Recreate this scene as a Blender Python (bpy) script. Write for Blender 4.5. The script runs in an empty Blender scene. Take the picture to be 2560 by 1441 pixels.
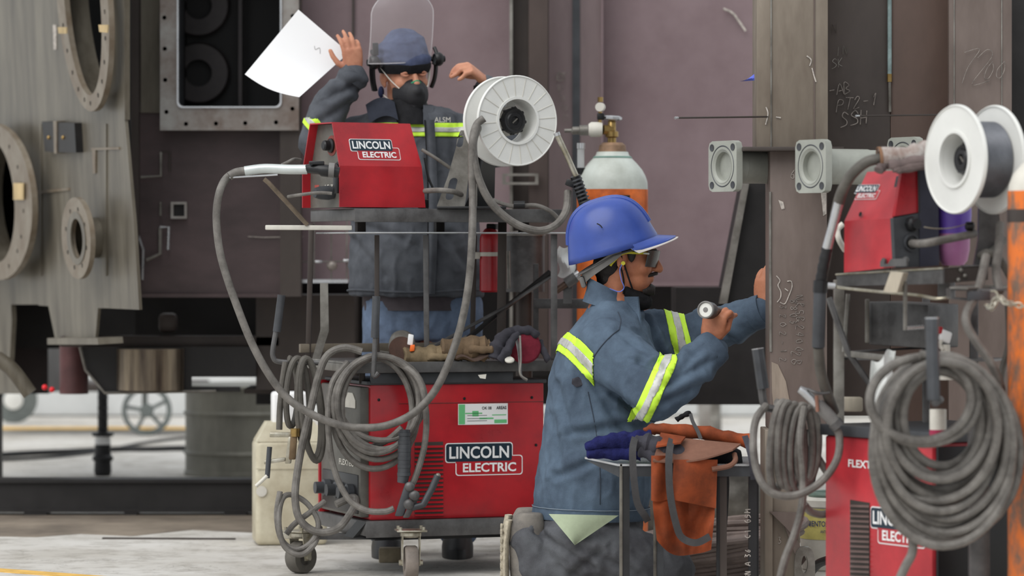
import bpy, bmesh, math, random
from mathutils import Vector, Matrix, noise, Quaternion
from math import sin, cos, pi, radians, sqrt
random.seed(7)
S = bpy.context.scene
COL = S.collection
V = Vector
# ------------------------------------------------------------------ camera
F = 9000.0          # focal length in pixels of the 2560 x 1441 frame
CX, HY, CH = 1280.0, 620.0, 1.09   # picture centre, horizon row, camera height
cam = bpy.data.cameras.new('camera'); cam_o = bpy.data.objects.new('camera', cam); COL.objects.link(cam_o)
cam_o.location = (0, 0, CH); cam_o.rotation_euler = (pi/2, 0, 0)
cam.sensor_width = 36.0; cam.lens = F/2560*36.0
cam.shift_y = -(720.5-HY)/2560
cam.clip_end = 200; cam.clip_start = 0.5
cam.dof.use_dof = True; cam.dof.focus_distance = 11.3; cam.dof.aperture_fstop = 3.2
S.camera = cam_o
# ------------------------------------------------------------------ sky, sun, exposure
w = bpy.data.worlds.new('sky'); S.world = w; w.use_nodes = True
bg = w.node_tree.nodes['Background']; bg.inputs[0].default_value = (0.93, 0.97, 1.0, 1); bg.inputs[1].default_value = 0.54
sun = bpy.data.lights.new('sun', 'SUN'); sun.energy = 1.7; sun.angle = radians(60); sun.color = (1.0, .985, .96)
sun_o = bpy.data.objects.new('sun', sun); COL.objects.link(sun_o)
sun_o.rotation_euler = V((-0.55, -0.66, 1.0)).to_track_quat('Z', 'Y').to_euler()
S.view_settings.view_transform = 'Standard'; S.view_settings.look = 'None'
S.view_settings.exposure = 0.5; S.view_settings.gamma = 1.0; S.view_settings.use_curve_mapping = False
# ------------------------------------------------------------------ helpers
def P(x, y, D):
    """point that shows at pixel (x, y) when it stands D metres away"""
    return V(((x-CX)*D/F, D, CH-(y-HY)*D/F))
def U(D): return D/F
def on_plane(x, y, p0, n):
    d = V(((x-CX)/F, 1.0, -(y-HY)/F)); o = V((0, 0, CH))
    return o + d*((p0-o).dot(n)/d.dot(n))
def floorD(y): return CH*F/(y-HY)
def lin(c): return c/12.92 if c <= .04045 else ((c+.055)/1.055)**2.4
def C(r, g, b): return (lin(r/255), lin(g/255), lin(b/255), 1)

class MB:
    def __init__(s): s.v = []; s.f = []
    def add(s, vs, fs):
        o = len(s.v); s.v += [V(p) for p in vs]; s.f += [tuple(i+o for i in f) for f in fs]; return s
    def obox(s, o, a, b, c):
        o, a, b, c = V(o), V(a), V(b), V(c)
        vs = [o, o+a, o+a+b, o+b, o+c, o+a+c, o+a+b+c, o+b+c]
        fs = [(0,3,2,1), (4,5,6,7), (0,1,5,4), (1,2,6,5), (2,3,7,6), (3,0,4,7)]
        if a.cross(b).dot(c) < 0: fs = [f[::-1] for f in fs]
        return s.add(vs, fs)
    def rbox(s, o, a, b, c, bev=.004, seg=2):
        t = MB().obox(o, a, b, c); bm = bmesh.new()
        vs = [bm.verts.new(p) for p in t.v]
        for f in t.f: bm.faces.new([vs[i] for i in f])
        bmesh.ops.bevel(bm, geom=bm.edges[:], offset=bev, segments=seg, profile=.5, affect='EDGES')
        bm.verts.index_update()
        s.add([v.co.copy() for v in bm.verts], [[v.index for v in f.verts] for f in bm.faces]); bm.free(); return s
    def tube(s, pts, r, n=10, closed=False, caps=True, flat=1.0):
        pts = [V(p) for p in pts]; m = len(pts)
        rs = r if isinstance(r, (list, tuple)) else [r]*m
        T = []
        for i in range(m):
            a = pts[(i-1) % m] if (closed or i > 0) else pts[i]
            b = pts[(i+1) % m] if (closed or i < m-1) else pts[i]
            t = b-a; T.append(t.normalized() if t.length > 1e-9 else V((0, 0, 1)))
        up = V((0, 0, 1)) if abs(T[0].z) < .9 else V((1, 0, 0))
        N = (up-T[0]*up.dot(T[0])).normalized(); vs = []
        for i in range(m):
            N = N-T[i]*N.dot(T[i])
            if N.length < 1e-6: N = T[i].orthogonal()
            N.normalize(); B = T[i].cross(N)
            for k in range(n):
                a = 2*pi*k/n; vs.append(pts[i]+N*(cos(a)*rs[i]*flat)+B*(sin(a)*rs[i]))
        fs = []
        for i in range(m if closed else m-1):
            j = (i+1) % m
            for k in range(n):
                k2 = (k+1) % n; fs.append((i*n+k, i*n+k2, j*n+k2, j*n+k))
        if caps and not closed:
            fs.append(tuple(range(n-1, -1, -1))); fs.append(tuple((m-1)*n+k for k in range(n)))
        return s.add(vs, fs)
    def cyl(s, a, b, r, r2=None, n=24): return s.tube([a, b], [r, r if r2 is None else r2], n)
    def lathe(s, prof, o, axis=(0, 0, 1), n=32, closed=False):
        o = V(o); ax = V(axis).normalized(); N = ax.orthogonal().normalized(); B = ax.cross(N); vs = []
        m = len(prof)
        for r, h in prof:
            for k in range(n):
                a = 2*pi*k/n; vs.append(o+ax*h+(N*cos(a)+B*sin(a))*max(r, 1e-5))
        fs = []
        for i in range(m if closed else m-1):
            j = (i+1) % m
            for k in range(n):
                k2 = (k+1) % n; fs.append((i*n+k, i*n+k2, j*n+k2, j*n+k))
        if not closed:
            if prof[0][0] > 1e-4: fs.append(tuple(range(n-1, -1, -1)))
            if prof[-1][0] > 1e-4: fs.append(tuple((m-1)*n+k for k in range(n)))
        return s.add(vs, fs)
    def prism(s, poly, d):
        poly = [V(p) for p in poly]; d = V(d); n = len(poly)
        vs = poly+[p+d for p in poly]
        fs = [tuple(range(n-1, -1, -1)), tuple(range(n, 2*n))]+[(i, (i+1) % n, n+(i+1) % n, n+i) for i in range(n)]
        return s.add(vs, fs)
    def holed(s, outer, inner, d):
        """plate with one opening: both outlines have the same count"""
        n = len(outer); d = V(d); o = [V(p) for p in outer]; i_ = [V(p) for p in inner]
        vs = o+i_+[p+d for p in o]+[p+d for p in i_]; fs = []
        for k in range(n):
            j = (k+1) % n
            fs += [(k, j, n+j, n+k), (2*n+j, 2*n+k, 3*n+k, 3*n+j), (j, k, 2*n+k, 2*n+j), (n+k, n+j, 3*n+j, 3*n+k)]
        return s.add(vs, fs)
    def sphere(s, c, r, n=16, m=10, sc=(1, 1, 1), R=None):
        c = V(c); vs = []
        for i in range(m+1):
            t = pi*i/m
            for k in range(n):
                a = 2*pi*k/n; p = V((sin(t)*cos(a)*sc[0]*r, sin(t)*sin(a)*sc[1]*r, cos(t)*sc[2]*r))
                vs.append(c+(R @ p if R else p))
        fs = [(i*n+k, (i+1)*n+k, (i+1)*n+(k+1) % n, i*n+(k+1) % n) for i in range(m) for k in range(n)]
        return s.add(vs, fs)
    def grid(s, fn, nu, nv, th=None):
        """surface fn(u, v) for u, v in 0..1; th = thickness vector or None"""
        vs = [V(fn(i/nu, j/nv)) for i in range(nu+1) for j in range(nv+1)]
        q = [(i*(nv+1)+j, (i+1)*(nv+1)+j, (i+1)*(nv+1)+j+1, i*(nv+1)+j+1) for i in range(nu) for j in range(nv)]
        if th is None: return s.add(vs, q)
        th = V(th); n = len(vs); fs = q+[tuple(i+n for i in f[::-1]) for f in q]
        ring = [i*(nv+1) for i in range(nu+1)]+[nu*(nv+1)+j for j in range(1, nv+1)]+[i*(nv+1)+nv for i in range(nu-1, -1, -1)]+[j for j in range(nv-1, 0, -1)]
        for k in range(len(ring)):
            a, b = ring[k], ring[(k+1) % len(ring)]; fs.append((a, a+n, b+n, b))
        return s.add(vs+[p+th for p in vs], fs)
    def loft(s, rings):
        """closed body through rings of (centre, half-axis a, half-axis b)"""
        n = 20; vs = []
        for c, a, b in rings:
            for k in range(n):
                t = 2*pi*k/n; vs.append(V(c)+V(a)*cos(t)+V(b)*sin(t))
        fs = [(i*n+k, i*n+(k+1) % n, (i+1)*n+(k+1) % n, (i+1)*n+k) for i in range(len(rings)-1) for k in range(n)]
        fs += [tuple(range(n-1, -1, -1)), tuple((len(rings)-1)*n+k for k in range(n))]
        return s.add(vs, fs)
    def mesh(s, name, base=V((0, 0, 0)), smooth=35):
        me = bpy.data.meshes.new(name)
        me.from_pydata([p-base for p in s.v], [], s.f); me.validate(); me.update()
        bm = bmesh.new(); bm.from_mesh(me); bmesh.ops.remove_doubles(bm, verts=bm.verts, dist=2e-5)
        bmesh.ops.recalc_face_normals(bm, faces=bm.faces); bm.to_mesh(me); bm.free()
        if smooth:
            me.polygons.foreach_set('use_smooth', [True]*len(me.polygons)); me.set_sharp_from_angle(angle=radians(smooth))
        return me

def wpos(o):
    p = V((0, 0, 0))
    while o is not None: p += o.location; o = o.parent
    return p
def thing(name, loc, label, cat, group=None, kind=None):
    o = bpy.data.objects.new(name, None); COL.objects.link(o); o.location = loc; o.empty_display_size = .05
    tag(o, label, cat, group, kind); return o
def tag(o, label=None, cat=None, group=None, kind=None):
    if label: o['label'] = label
    if cat: o['category'] = cat
    if group: o['group'] = group
    if kind: o['kind'] = kind
    return o
def put(name, mb, mat, parent=None, smooth=35, base=None, label=None):
    """link a mesh; its origin sits at base (world) or at its parent's origin"""
    pw = wpos(parent) if parent else V((0, 0, 0))
    if base is None: base = pw if parent else (sum(mb.v, V())/len(mb.v))
    o = bpy.data.objects.new(name, mb.mesh(name, V(base), smooth)); COL.objects.link(o)
    o.location = V(base)-pw
    if parent: o.parent = parent
    if mat: o.data.materials.append(mat)
    if label: o['label'] = label
    return o
def spline(pts, sub=8, closed=False):
    pts = [V(p) for p in pts]; n = len(pts); out = []
    rng = range(n if closed else n-1)
    for i in rng:
        g = lambda k: pts[k % n] if closed else pts[max(0, min(n-1, k))]
        p0, p1, p2, p3 = g(i-1), g(i), g(i+1), g(i+2)
        for j in range(sub):
            t = j/sub
            out.append(.5*((2*p1)+(p2-p0)*t+(2*p0-5*p1+4*p2-p3)*t*t+(3*p1-p0-3*p2+p3)*t**3))
    if not closed: out.append(pts[-1])
    return out
def pxs(lst, D=None):
    """[(x, y[, D])] pixels to points"""
    return [P(p[0], p[1], p[2] if len(p) > 2 else D) for p in lst]
def ell(cx, cy, a, b, n=48, shear=0.0, p=2.0):
    out = []
    for k in range(n):
        t = 2*pi*k/n; c, s_ = cos(t), sin(t)
        x = a*math.copysign(abs(c)**(2/p), c); y = b*math.copysign(abs(s_)**(2/p), s_)
        out.append((cx+x+shear*y, cy+y))
    return out
def rrect(x0, y0, x1, y1, r, n=4):
    out = []
    for cx, cy, a0 in ((x1-r, y1-r, 0), (x0+r, y1-r, pi/2), (x0+r, y0+r, pi), (x1-r, y0+r, 3*pi/2)):
        for k in range(n+1):
            a = a0+pi/2*k/n; out.append((cx+r*cos(a), cy+r*sin(a)))
    return out
# ------------------------------------------------------------------ materials
def M(name, col, rough=.55, metal=0.0, var=.18, scale=6.0, stretch=(1, 1, 1), bump=.0, bscale=60, col2=None, spec=.4, patch=.5, clear=None):
    """procedural paint/steel/cloth: base colour broken up by two noises, fine relief by bump"""
    m = bpy.data.materials.new(name); m.use_nodes = True; nt = m.node_tree; N = nt.nodes; L = nt.links
    b = N['Principled BSDF']; b.inputs['Roughness'].default_value = rough; b.inputs['Metallic'].default_value = metal
    b.inputs['Specular IOR Level'].default_value = spec
    tc = N.new('ShaderNodeTexCoord'); mp = N.new('ShaderNodeMapping'); mp.inputs['Scale'].default_value = stretch
    L.new(tc.outputs['Object'], mp.inputs['Vector'])
    n1 = N.new('ShaderNodeTexNoise'); n1.inputs['Scale'].default_value = scale; n1.inputs['Detail'].default_value = 6; n1.inputs['Roughness'].default_value = .65
    L.new(mp.outputs[0], n1.inputs['Vector'])
    rmp = N.new('ShaderNodeValToRGB'); rmp.color_ramp.elements[0].position = .5-.2*patch-.05; rmp.color_ramp.elements[1].position = .5+.2*patch+.05
    c2 = col2 or tuple(c*(1-var*1.8) for c in col[:3])+(1,)
    rmp.color_ramp.elements[0].color = c2; rmp.color_ramp.elements[1].color = tuple(min(1, c*(1+var*.5)) for c in col[:3])+(1,)
    L.new(n1.outputs['Fac'], rmp.inputs['Fac']); L.new(rmp.outputs['Color'], b.inputs['Base Color'])
    mr = N.new('ShaderNodeMapRange'); mr.inputs['To Min'].default_value = max(0, rough-.1); mr.inputs['To Max'].default_value = min(1, rough+.1)
    L.new(n1.outputs['Fac'], mr.inputs['Value']); L.new(mr.outputs[0], b.inputs['Roughness'])
    if bump:
        n2 = N.new('ShaderNodeTexNoise'); n2.inputs['Scale'].default_value = bscale; n2.inputs['Detail'].default_value = 4
        L.new(mp.outputs[0], n2.inputs['Vector'])
        bp = N.new('ShaderNodeBump'); bp.inputs['Strength'].default_value = bump; bp.inputs['Distance'].default_value = .01
        L.new(n2.outputs['Fac'], bp.inputs['Height']); L.new(bp.outputs[0], b.inputs['Normal'])
    return m
def glassy(name, col, rough=.05, alpha=.2):
    m = bpy.data.materials.new(name); m.use_nodes = True; nt = m.node_tree; b = nt.nodes['Principled BSDF']
    b.inputs['Base Color'].default_value = col; b.inputs['Roughness'].default_value = rough; b.inputs['Alpha'].default_value = alpha
    b.inputs['Specular IOR Level'].default_value = .5
    return m
m_olive = M('bare_steel_olive', C(124,118,106), .42, .3, .2, 4.0, (1.6,1.6,.28), .04, 40, col2=C(76,69,58), patch=.7)
m_brown = M('primer_brown', C(86,72,73), .5, .1, .2, 1.5, (1,1,2.2), .03, 50, col2=C(60,50,50))
m_mauve = M('primer_mauve', C(134,116,119), .5, .05, .1, 1.6, (1,1,1), .03, 50, col2=C(116,97,100))
m_mauve2 = M('primer_mauve_grey', C(140,124,124), .5, .1, .14, 2.5, (1,1,.3), .03, 50, col2=C(118,102,103))
m_colst = M('column_steel', C(124,111,105), .5, .15, .15, 2.2, (1,1,.35), .04, 60, col2=C(88,76,70))
m_colol = M('column_steel_olive', C(150,140,127), .5, .2, .15, 3, (1,1,.3), .04, 60, col2=C(112,101,90))
m_darkst = M('dark_steel', C(74,66,62), .5, .2, .2, 2.5, (1,1,.5), .04, 60)
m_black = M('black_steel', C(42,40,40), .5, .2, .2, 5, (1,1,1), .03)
m_frame = M('window_frame_steel', C(158,156,152), .42, .35, .15, 5, (1,1,1), .02, 80, col2=C(118,104,96))
m_bright = M('bright_steel', C(205,206,208), .28, .75, .1, 9)
m_cart = M('cart_steel', C(104,103,103), .42, .35, .2, 7, (1,1,1), .03, col2=C(68,66,66))
m_cartl = M('cart_steel_worn', C(140,137,131), .42, .4, .2, 8, (1,1,1), .03, col2=C(96,92,86))
m_red = M('red_paint', C(182,34,43), .3, 0, .16, 5, (1,1,1), .01, 60, col2=C(150,32,40), spec=.5)
m_red2 = M('red_paint_worn', C(190,52,60), .36, 0, .14, 5, (1,1,1), .015, 60, col2=C(160,44,52), spec=.5)
m_panel = M('grey_panel', C(106,104,98), .5, .1, .2, 8, (1,1,1), .02)
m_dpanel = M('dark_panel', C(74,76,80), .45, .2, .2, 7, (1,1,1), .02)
m_rub = M('grey_cable_rubber', C(118,114,109), .55, 0, .14, 20, (1,1,1), .02, col2=C(86,82,78))
m_rubd = M('dark_cable_rubber', C(96,92,86), .55, 0, .2, 16, (1,1,1), .02)
m_blk = M('black_rubber', C(38,38,40), .5, 0, .2, 12, (1,1,1), .02)
m_plasw = M('white_spool_plastic', C(226,226,222), .4, 0, .05, 4)
m_white = M('white_paint', C(240,240,240), .5, 0, .03, 6)
m_offw = M('offwhite_paint', C(214,210,200), .5, 0, .12, 6)
m_galv = M('zinc_steel', C(188,184,172), .32, .7, .15, 20, col2=C(150,142,120))
m_wood = M('pale_wood', C(196,186,168), .7, 0, .15, 20, (1,1,.2), .03)
m_orange = M('orange_paint', C(222,112,44), .45, 0, .2, 9, (1,1,1), .02, col2=C(176,86,40), patch=.3)
m_gasgrey = M('grey_cylinder_paint', C(196,202,196), .38, 0, .1, 6, col2=C(168,172,164))
m_brass = M('brass', C(176,146,92), .3, .85, .2, 14)
m_skin = M('skin', C(196,140,112), .5, 0, .08, 14, col2=C(172,114,90), spec=.35)
m_skin2 = M('skin_tan', C(182,120,90), .5, 0, .08, 14, col2=C(156,96,70), spec=.35)
m_hair = M('dark_hair', C(34,28,26), .6, 0, .2, 60, (1,1,1), .2, 200)
m_jack1 = M('slate_work_jacket', C(88,91,97), .85, 0, .12, 9, (1,1,1), .12, 260, col2=C(70,73,79), spec=.15)
m_jack2 = M('blue_denim_jacket', C(88,104,121), .85, 0, .14, 7, (1,1,1), .14, 300, col2=C(68,80,95), spec=.15)
m_pants = M('grey_denim', C(92,94,98), .85, 0, .18, 9, (1,1,1), .15, 300, col2=C(72,72,76), spec=.15)
m_jean = M('blue_jeans', C(104,120,144), .85, 0, .2, 7, (1,1,1), .15, 300, col2=C(74,84,100), spec=.15)
m_hiy = M('hi_vis_yellow', C(206,250,70), .6, 0, .05, 30)
m_his = M('reflective_silver', C(196,196,192), .45, .2, .1, 50)
m_blackcl = M('black_cloth', C(36,36,38), .9, 0, .2, 30, (1,1,1), .1, 200, spec=.1)
m_helm = M('blue_helmet_plastic', C(54,78,156), .34, 0, .1, 7, spec=.5)
m_blackpl = M('black_plastic', C(30,30,32), .35, 0, .15, 9)
m_greypl = M('grey_plastic', C(120,118,116), .45, 0, .15, 9)
m_chalk = M('chalk', C(196,188,180), .9, 0, .25, 60)
m_chalkf = M('faint_chalk', C(142,134,128), .9, 0, .3, 60)
m_leather = M('orange_leather', C(156,74,40), .75, 0, .2, 9, (1,1,1), .08, 120, col2=C(94,48,30), spec=.2, patch=.8)
m_leatherb = M('brown_suede', C(124,90,76), .85, 0, .15, 9, (1,1,1), .08, 160, spec=.1)
m_dgrey_cl = M('charcoal_cloth', C(68,67,74), .85, 0, .2, 14, (1,1,1), .1, 160, spec=.15)
m_concrete_kerb = M('kerb_concrete', C(214,216,216), .8, 0, .08, 2, (1,1,1), .05)
# ------------------------------------------------------------------ lettering
def text(name, body, o, ex, ey, W, H, mat, parent, depth=.0008, bold=.0, label=None):
    """flat letters filling a W x H box whose lower left corner is o"""
    cu = bpy.data.curves.new('t', 'FONT'); cu.body = body; cu.size = 1; cu.offset = bold; cu.resolution_u = 3
    to = bpy.data.objects.new('t', cu); COL.objects.link(to)
    me = to.evaluated_get(bpy.context.evaluated_depsgraph_get()).to_mesh()
    vs = [v.co.copy() for v in me.vertices]; fs = [tuple(p.vertices) for p in me.polygons]
    bpy.data.objects.remove(to); bpy.data.curves.remove(cu)
    x0 = min(v.x for v in vs); x1 = max(v.x for v in vs); y0 = min(v.y for v in vs); y1 = max(v.y for v in vs)
    ex, ey = V(ex), V(ey); nz = ex.cross(ey).normalized()
    q = [V(o)+ex*((v.x-x0)/(x1-x0)*W)+ey*((v.y-y0)/(y1-y0)*H)+nz*depth for v in vs]
    return put(name, MB().add(q, fs), mat, parent, smooth=0, label=label)
def flat_poly(mb, pts, n, th): mb.prism([V(p) for p in pts], V(n)*th)
GL = {'A': [[(0,0),(.4,1),(.8,0)],[(.15,.4),(.65,.4)]], 'B': [[(0,0),(0,1),(.6,.85),(.1,.55),(.7,.25),(0,0)]], 'P': [[(0,0),(.05,1),(.6,.9),(.6,.55),(.05,.5)]],
      'T': [[(0,1),(.8,1)],[(.4,1),(.35,0)]], 'S': [[(.75,.85),(.4,1),(.1,.75),(.6,.45),(.6,.1),(0,0)]], 'H': [[(0,0),(.05,1)],[(.6,0),(.65,1)],[(0,.5),(.65,.5)]],
      '2': [[(0,.75),(.3,1),(.6,.75),(0,0),(.7,.05)]], '1': [[(.2,.8),(.4,1),(.35,0)]], '0': [[(.35,1),(0,.6),(.1,.1),(.45,0),(.65,.5),(.35,1)]], '7': [[(0,.9),(.6,1),(.3,.5),(.2,0)]],
      '-': [[(.1,.45),(.6,.5)]], '8': [[(.35,.5),(.6,.8),(.3,1),(.05,.8),(.35,.5),(.65,.2),(.3,0),(0,.2),(.35,.5)]], '3': [[(0,.95),(.5,.9),(.2,.55),(.6,.3),(.3,0),(0,.1)]],
      'R': [[(0,0),(.05,1),(.6,.85),(.1,.5),(.65,0)]], '5': [[(.6,1),(.1,1),(.05,.6),(.5,.5),(.5,.1),(0,0)]], '4': [[(.45,0),(.5,1),(0,.4),(.7,.4)]], '6': [[(.6,1),(.1,.5),(.1,.1),(.5,0),(.55,.4),(.1,.4)]],
      'C': [[(.6,.85),(.3,1),(0,.5),(.3,0),(.6,.15)]], 'L': [[(0,1),(.05,0),(.6,0)]], 'G': [[(.6,.85),(.3,1),(0,.5),(.3,0),(.6,.15),(.6,.45),(.35,.45)]], 'M': [[(0,0),(.1,1),(.4,.4),(.7,1),(.8,0)]],
      'I': [[(.2,0),(.25,1)]], 'N': [[(0,0),(0,1),(.6,0),(.6,1)]], 'E': [[(.6,1),(0,1),(0,0),(.6,0)],[(0,.5),(.45,.5)]], 'K': [[(0,0),(0,1)],[(.6,1),(0,.45),(.65,0)]], 'O': [[(.35,1),(0,.5),(.3,0),(.65,.5),(.35,1)]], ' ': []}
def scrawl(name, s, o, ex, ey, h, mat, parent, r=.0016, jit=.06, adv=1.0):
    """hand lettering in chalk, drawn as thin strokes lying on the surface"""
    mb = MB(); x = 0.0; ex, ey = V(ex), V(ey)
    for ch in s:
        for st in GL.get(ch, []):
            q = [V(o)+ex*((x+px+random.uniform(-jit, jit))*h*.7)+ey*((py+random.uniform(-jit, jit))*h) for px, py in st]
            mb.tube(spline(q, 4) if len(q) > 2 else q, r, 5)
        x += adv
    return put(name, mb, mat, parent)
# ------------------------------------------------------------------ floor, kerb wall
def floor_material():
    m = bpy.data.materials.new('worn_concrete'); m.use_nodes = True; nt = m.node_tree; N = nt.nodes; L = nt.links; b = N['Principled BSDF']
    tc = N.new('ShaderNodeTexCoord')
    def nz(sc, det=6, ro=.6):
        n = N.new('ShaderNodeTexNoise'); n.inputs['Scale'].default_value = sc; n.inputs['Detail'].default_value = det; n.inputs['Roughness'].default_value = ro
        L.new(tc.outputs['Object'], n.inputs['Vector']); return n
    def ramp(src, p0, c0, p1, c1):
        r = N.new('ShaderNodeValToRGB'); e = r.color_ramp.elements; e[0].position = p0; e[0].color = c0; e[1].position = p1; e[1].color = c1
        L.new(src, r.inputs['Fac']); return r
    a = ramp(nz(1.3).outputs['Fac'], .35, C(184,179,171), .62, C(208,205,200))
    s = ramp(nz(5, 8, .75).outputs['Fac'], .40, (.62,.60,.57,1), .52, (1,1,1,1))
    mx = N.new('ShaderNodeMixRGB'); mx.blend_type = 'MULTIPLY'; mx.inputs[0].default_value = .7
    L.new(a.outputs[0], mx.inputs[1]); L.new(s.outputs[0], mx.inputs[2])
    vo = N.new('ShaderNodeTexVoronoi'); vo.feature = 'DISTANCE_TO_EDGE'; vo.inputs['Scale'].default_value = 1.1
    wob = nz(4, 4); mpv = N.new('ShaderNodeVectorMath'); mpv.operation = 'ADD'; L.new(tc.outputs['Object'], mpv.inputs[0]); L.new(wob.outputs['Color'], mpv.inputs[1]); L.new(mpv.outputs[0], vo.inputs['Vector'])
    cr = ramp(vo.outputs['Distance'], .0, (.35,.33,.31,1), .008, (1,1,1,1))
    m2 = N.new('ShaderNodeMixRGB'); m2.blend_type = 'MULTIPLY'; m2.inputs[0].default_value = .6
    L.new(mx.outputs[0], m2.inputs[1]); L.new(cr.outputs[0], m2.inputs[2]); L.new(m2.outputs[0], b.inputs['Base Color'])
    b.inputs['Roughness'].default_value = .75
    bp = N.new('ShaderNodeBump'); bp.inputs['Strength'].default_value = .15; bp.inputs['Distance'].default_value = .01; L.new(nz(30).outputs['Fac'], bp.inputs['Height']); L.new(bp.outputs[0], b.inputs['Normal'])
    return m
m_floor = floor_material()
fl = put('floor', MB().obox((-14, 2, -.1), (28, 0, 0), (0, 34, 0), (0, 0, .1)), m_floor, smooth=0, base=V((0, 0, 0))); fl['kind'] = 'structure'
m_yel = M('yellow_floor_paint', C(232,186,96), .7, 0, .2, 9)
def floor_strip(name, a, b, wd, mat):
    a, b = V(a), V(b); d = (b-a).normalized(); n = V((-d.y, d.x, 0))*wd
    o = put(name, MB().obox(a-n*.5, b-a, n, (0, 0, .0025)), mat, fl, smooth=0); return o
floor_strip('floor_line', (-2.0, 12.35, 0), (-1.28, 11.82, 0), .09, m_yel)
floor_strip('floor_line', (-4.5, 21.7, 0), (-1.0, 21.7, 0), .35, m_yel)
m_shade_grime = M('shaded_grimy_concrete', C(140,128,114), .7, 0, .2, 3, (1,1,1), .05, col2=C(104,94,84))  # brown floor patch: grime plus the casing's shade, put into the colour
shade_pts = [V((P(x,0,d).x, d, 0)) for x, d in ((-60,14.7),(300,14.72),(760,14.72),(800,13.9),(640,13.75),(480,13.9),(330,13.6),(200,13.7),(90,13.55),(-60,13.6))]
put('floor_shade_grime', MB().prism(shade_pts, (0, 0, .0015)), m_shade_grime, fl, smooth=0)
wb = put('wall_back', MB().rbox((-14, 23.2, 0), (28, 0, 0), (0, .35, 0), (0, 0, 1.15), .04), m_concrete_kerb, base=V((0, 23.2, 0))); wb['kind'] = 'structure'
# ------------------------------------------------------------------ far things under the casings
def hose(name, pts, r, mat, label, cat='hose', n=10, group=None, sub=8):
    mb = MB().tube(spline(pts, sub), r, n); base = pts[0]
    o = put(name, mb, mat, base=V(pts[0])); tag(o, label, cat, group); return o
D = 19.0
hose('air_hose', [P(x, y, 1.09*F/(y-HY)) + V((0, 0, .015)) for x, y in ((-80,1150),(60,1141),(180,1136),(235,1133),(300,1130),(380,1130),(470,1128),(620,1132))], .014, m_blk, 'dark hose lying straight across the floor behind the jack stand')
hose('air_hose', [P(x, y, 1.09*F/(y-HY)) + V((0, 0, .01)) for x, y in ((-80,1158),(40,1153),(150,1146),(260,1132),(360,1112),(480,1098),(640,1092))], .008, m_blk, 'thin dark cable lying on the floor behind the jack stand')
# trolley with two wheels
tro = thing('flatbed_trolley', (-2.0, 21.2, 0), 'grey flatbed trolley with spoked wheels standing far behind the casing', 'trolley')
put('deck', MB().rbox(P(-60, 975, 21.2)+V((0, -.3, 0)), (1.35, 0, 0), (0, .6, 0), (0, 0, .05), .01), m_darkst, tro)
def wheel(parent, c, r, wd, ax, spokes, mat_t, mat_h):
    t = MB().lathe([(r*.80, -wd/2), (r*.96, -wd/2), (r, -wd*.3), (r, wd*.3), (r*.96, wd/2), (r*.80, wd/2)], c, ax, 40, closed=True)
    tyre = put('tyre', t, mat_t, parent)
    h = MB().lathe([(.001, -wd*.5), (r*.24, -wd*.5), (r*.28, -wd*.3), (r*.28, wd*.3), (r*.24, wd*.5), (.001, wd*.5)], c, ax, 20)
    axv = V(ax).normalized(); N_ = axv.orthogonal().normalized(); B = axv.cross(N_)
    put('hub', h, mat_h, parent)
    for k in range(spokes):
        a = 2*pi*k/spokes+.3; d = N_*cos(a)+B*sin(a)
        put('spoke', MB().tube([V(c)+d*r*.22, V(c)+d*r*.84], r*.13, 8, flat=.6), mat_h, parent)
m_wheelg = M('grey_wheel', C(112,118,116), .6, 0, .15, 8)
c = P(367, 1029, 20.9); c.z = .145
wheel(tro, c, .145, .05, (0.15, -1, 0), 5, m_wheelg, m_wheelg)
c = P(35, 990, 22.4); c.z = .145
t = MB().lathe([(.001, -.03), (.05, -.04), (.1, -.03), (.115, -.03), (.145, -.02), (.145, .02), (.1, .03), (.001, .03)], c, (0.15, -1, 0), 32)
put('tyre', t, m_wheelg, tro)
put('wheel_hub', MB().lathe([(.001, 0), (.06, 0), (.06, .012), (.03, .02), (.001, .02)], c+V((0, -.03, 0)), (0.15, -1, 0), 24), m_plasw, tro)
put('axle_strut', MB().obox(P(355, 960, 21), (.03, 0, 0), (0, .03, 0), (0, 0, -.16)), m_darkst, tro)
# jack stand
D = 17.2; js = thing('jack_stand', V((P(257, 0, D).x, D, 0)), 'black screw jack stand on the floor under the casing', 'jack stand')
x = P(257, 0, D).x; u = U(D)
put('body', MB().lathe([(.035, 0), (.042, .02), (.04, .07), (.05, .075), (.05, .09), (.04, .1), (.038, .15)], (x, D, 0), n=20), m_blk, js)
put('collar', MB().lathe([(.036, .15), (.038, .155), (.036, .185), (.036, .19)], (x, D, 0), n=20), m_white, js)
put('flange', MB().lathe([(.05, .19), (.052, .195), (.052, .205), (.03, .21)], (x, D, 0), n=20), m_blk, js)
put('screw', MB().cyl((x, D, .2), (x, D, .50), .024, n=16), m_blk, js)
for k in range(5): put('thread_ring', MB().lathe([(.024, 0), (.028, .004), (.024, .008)], (x, D, .22+k*.05), n=16), m_blk, js)
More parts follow.
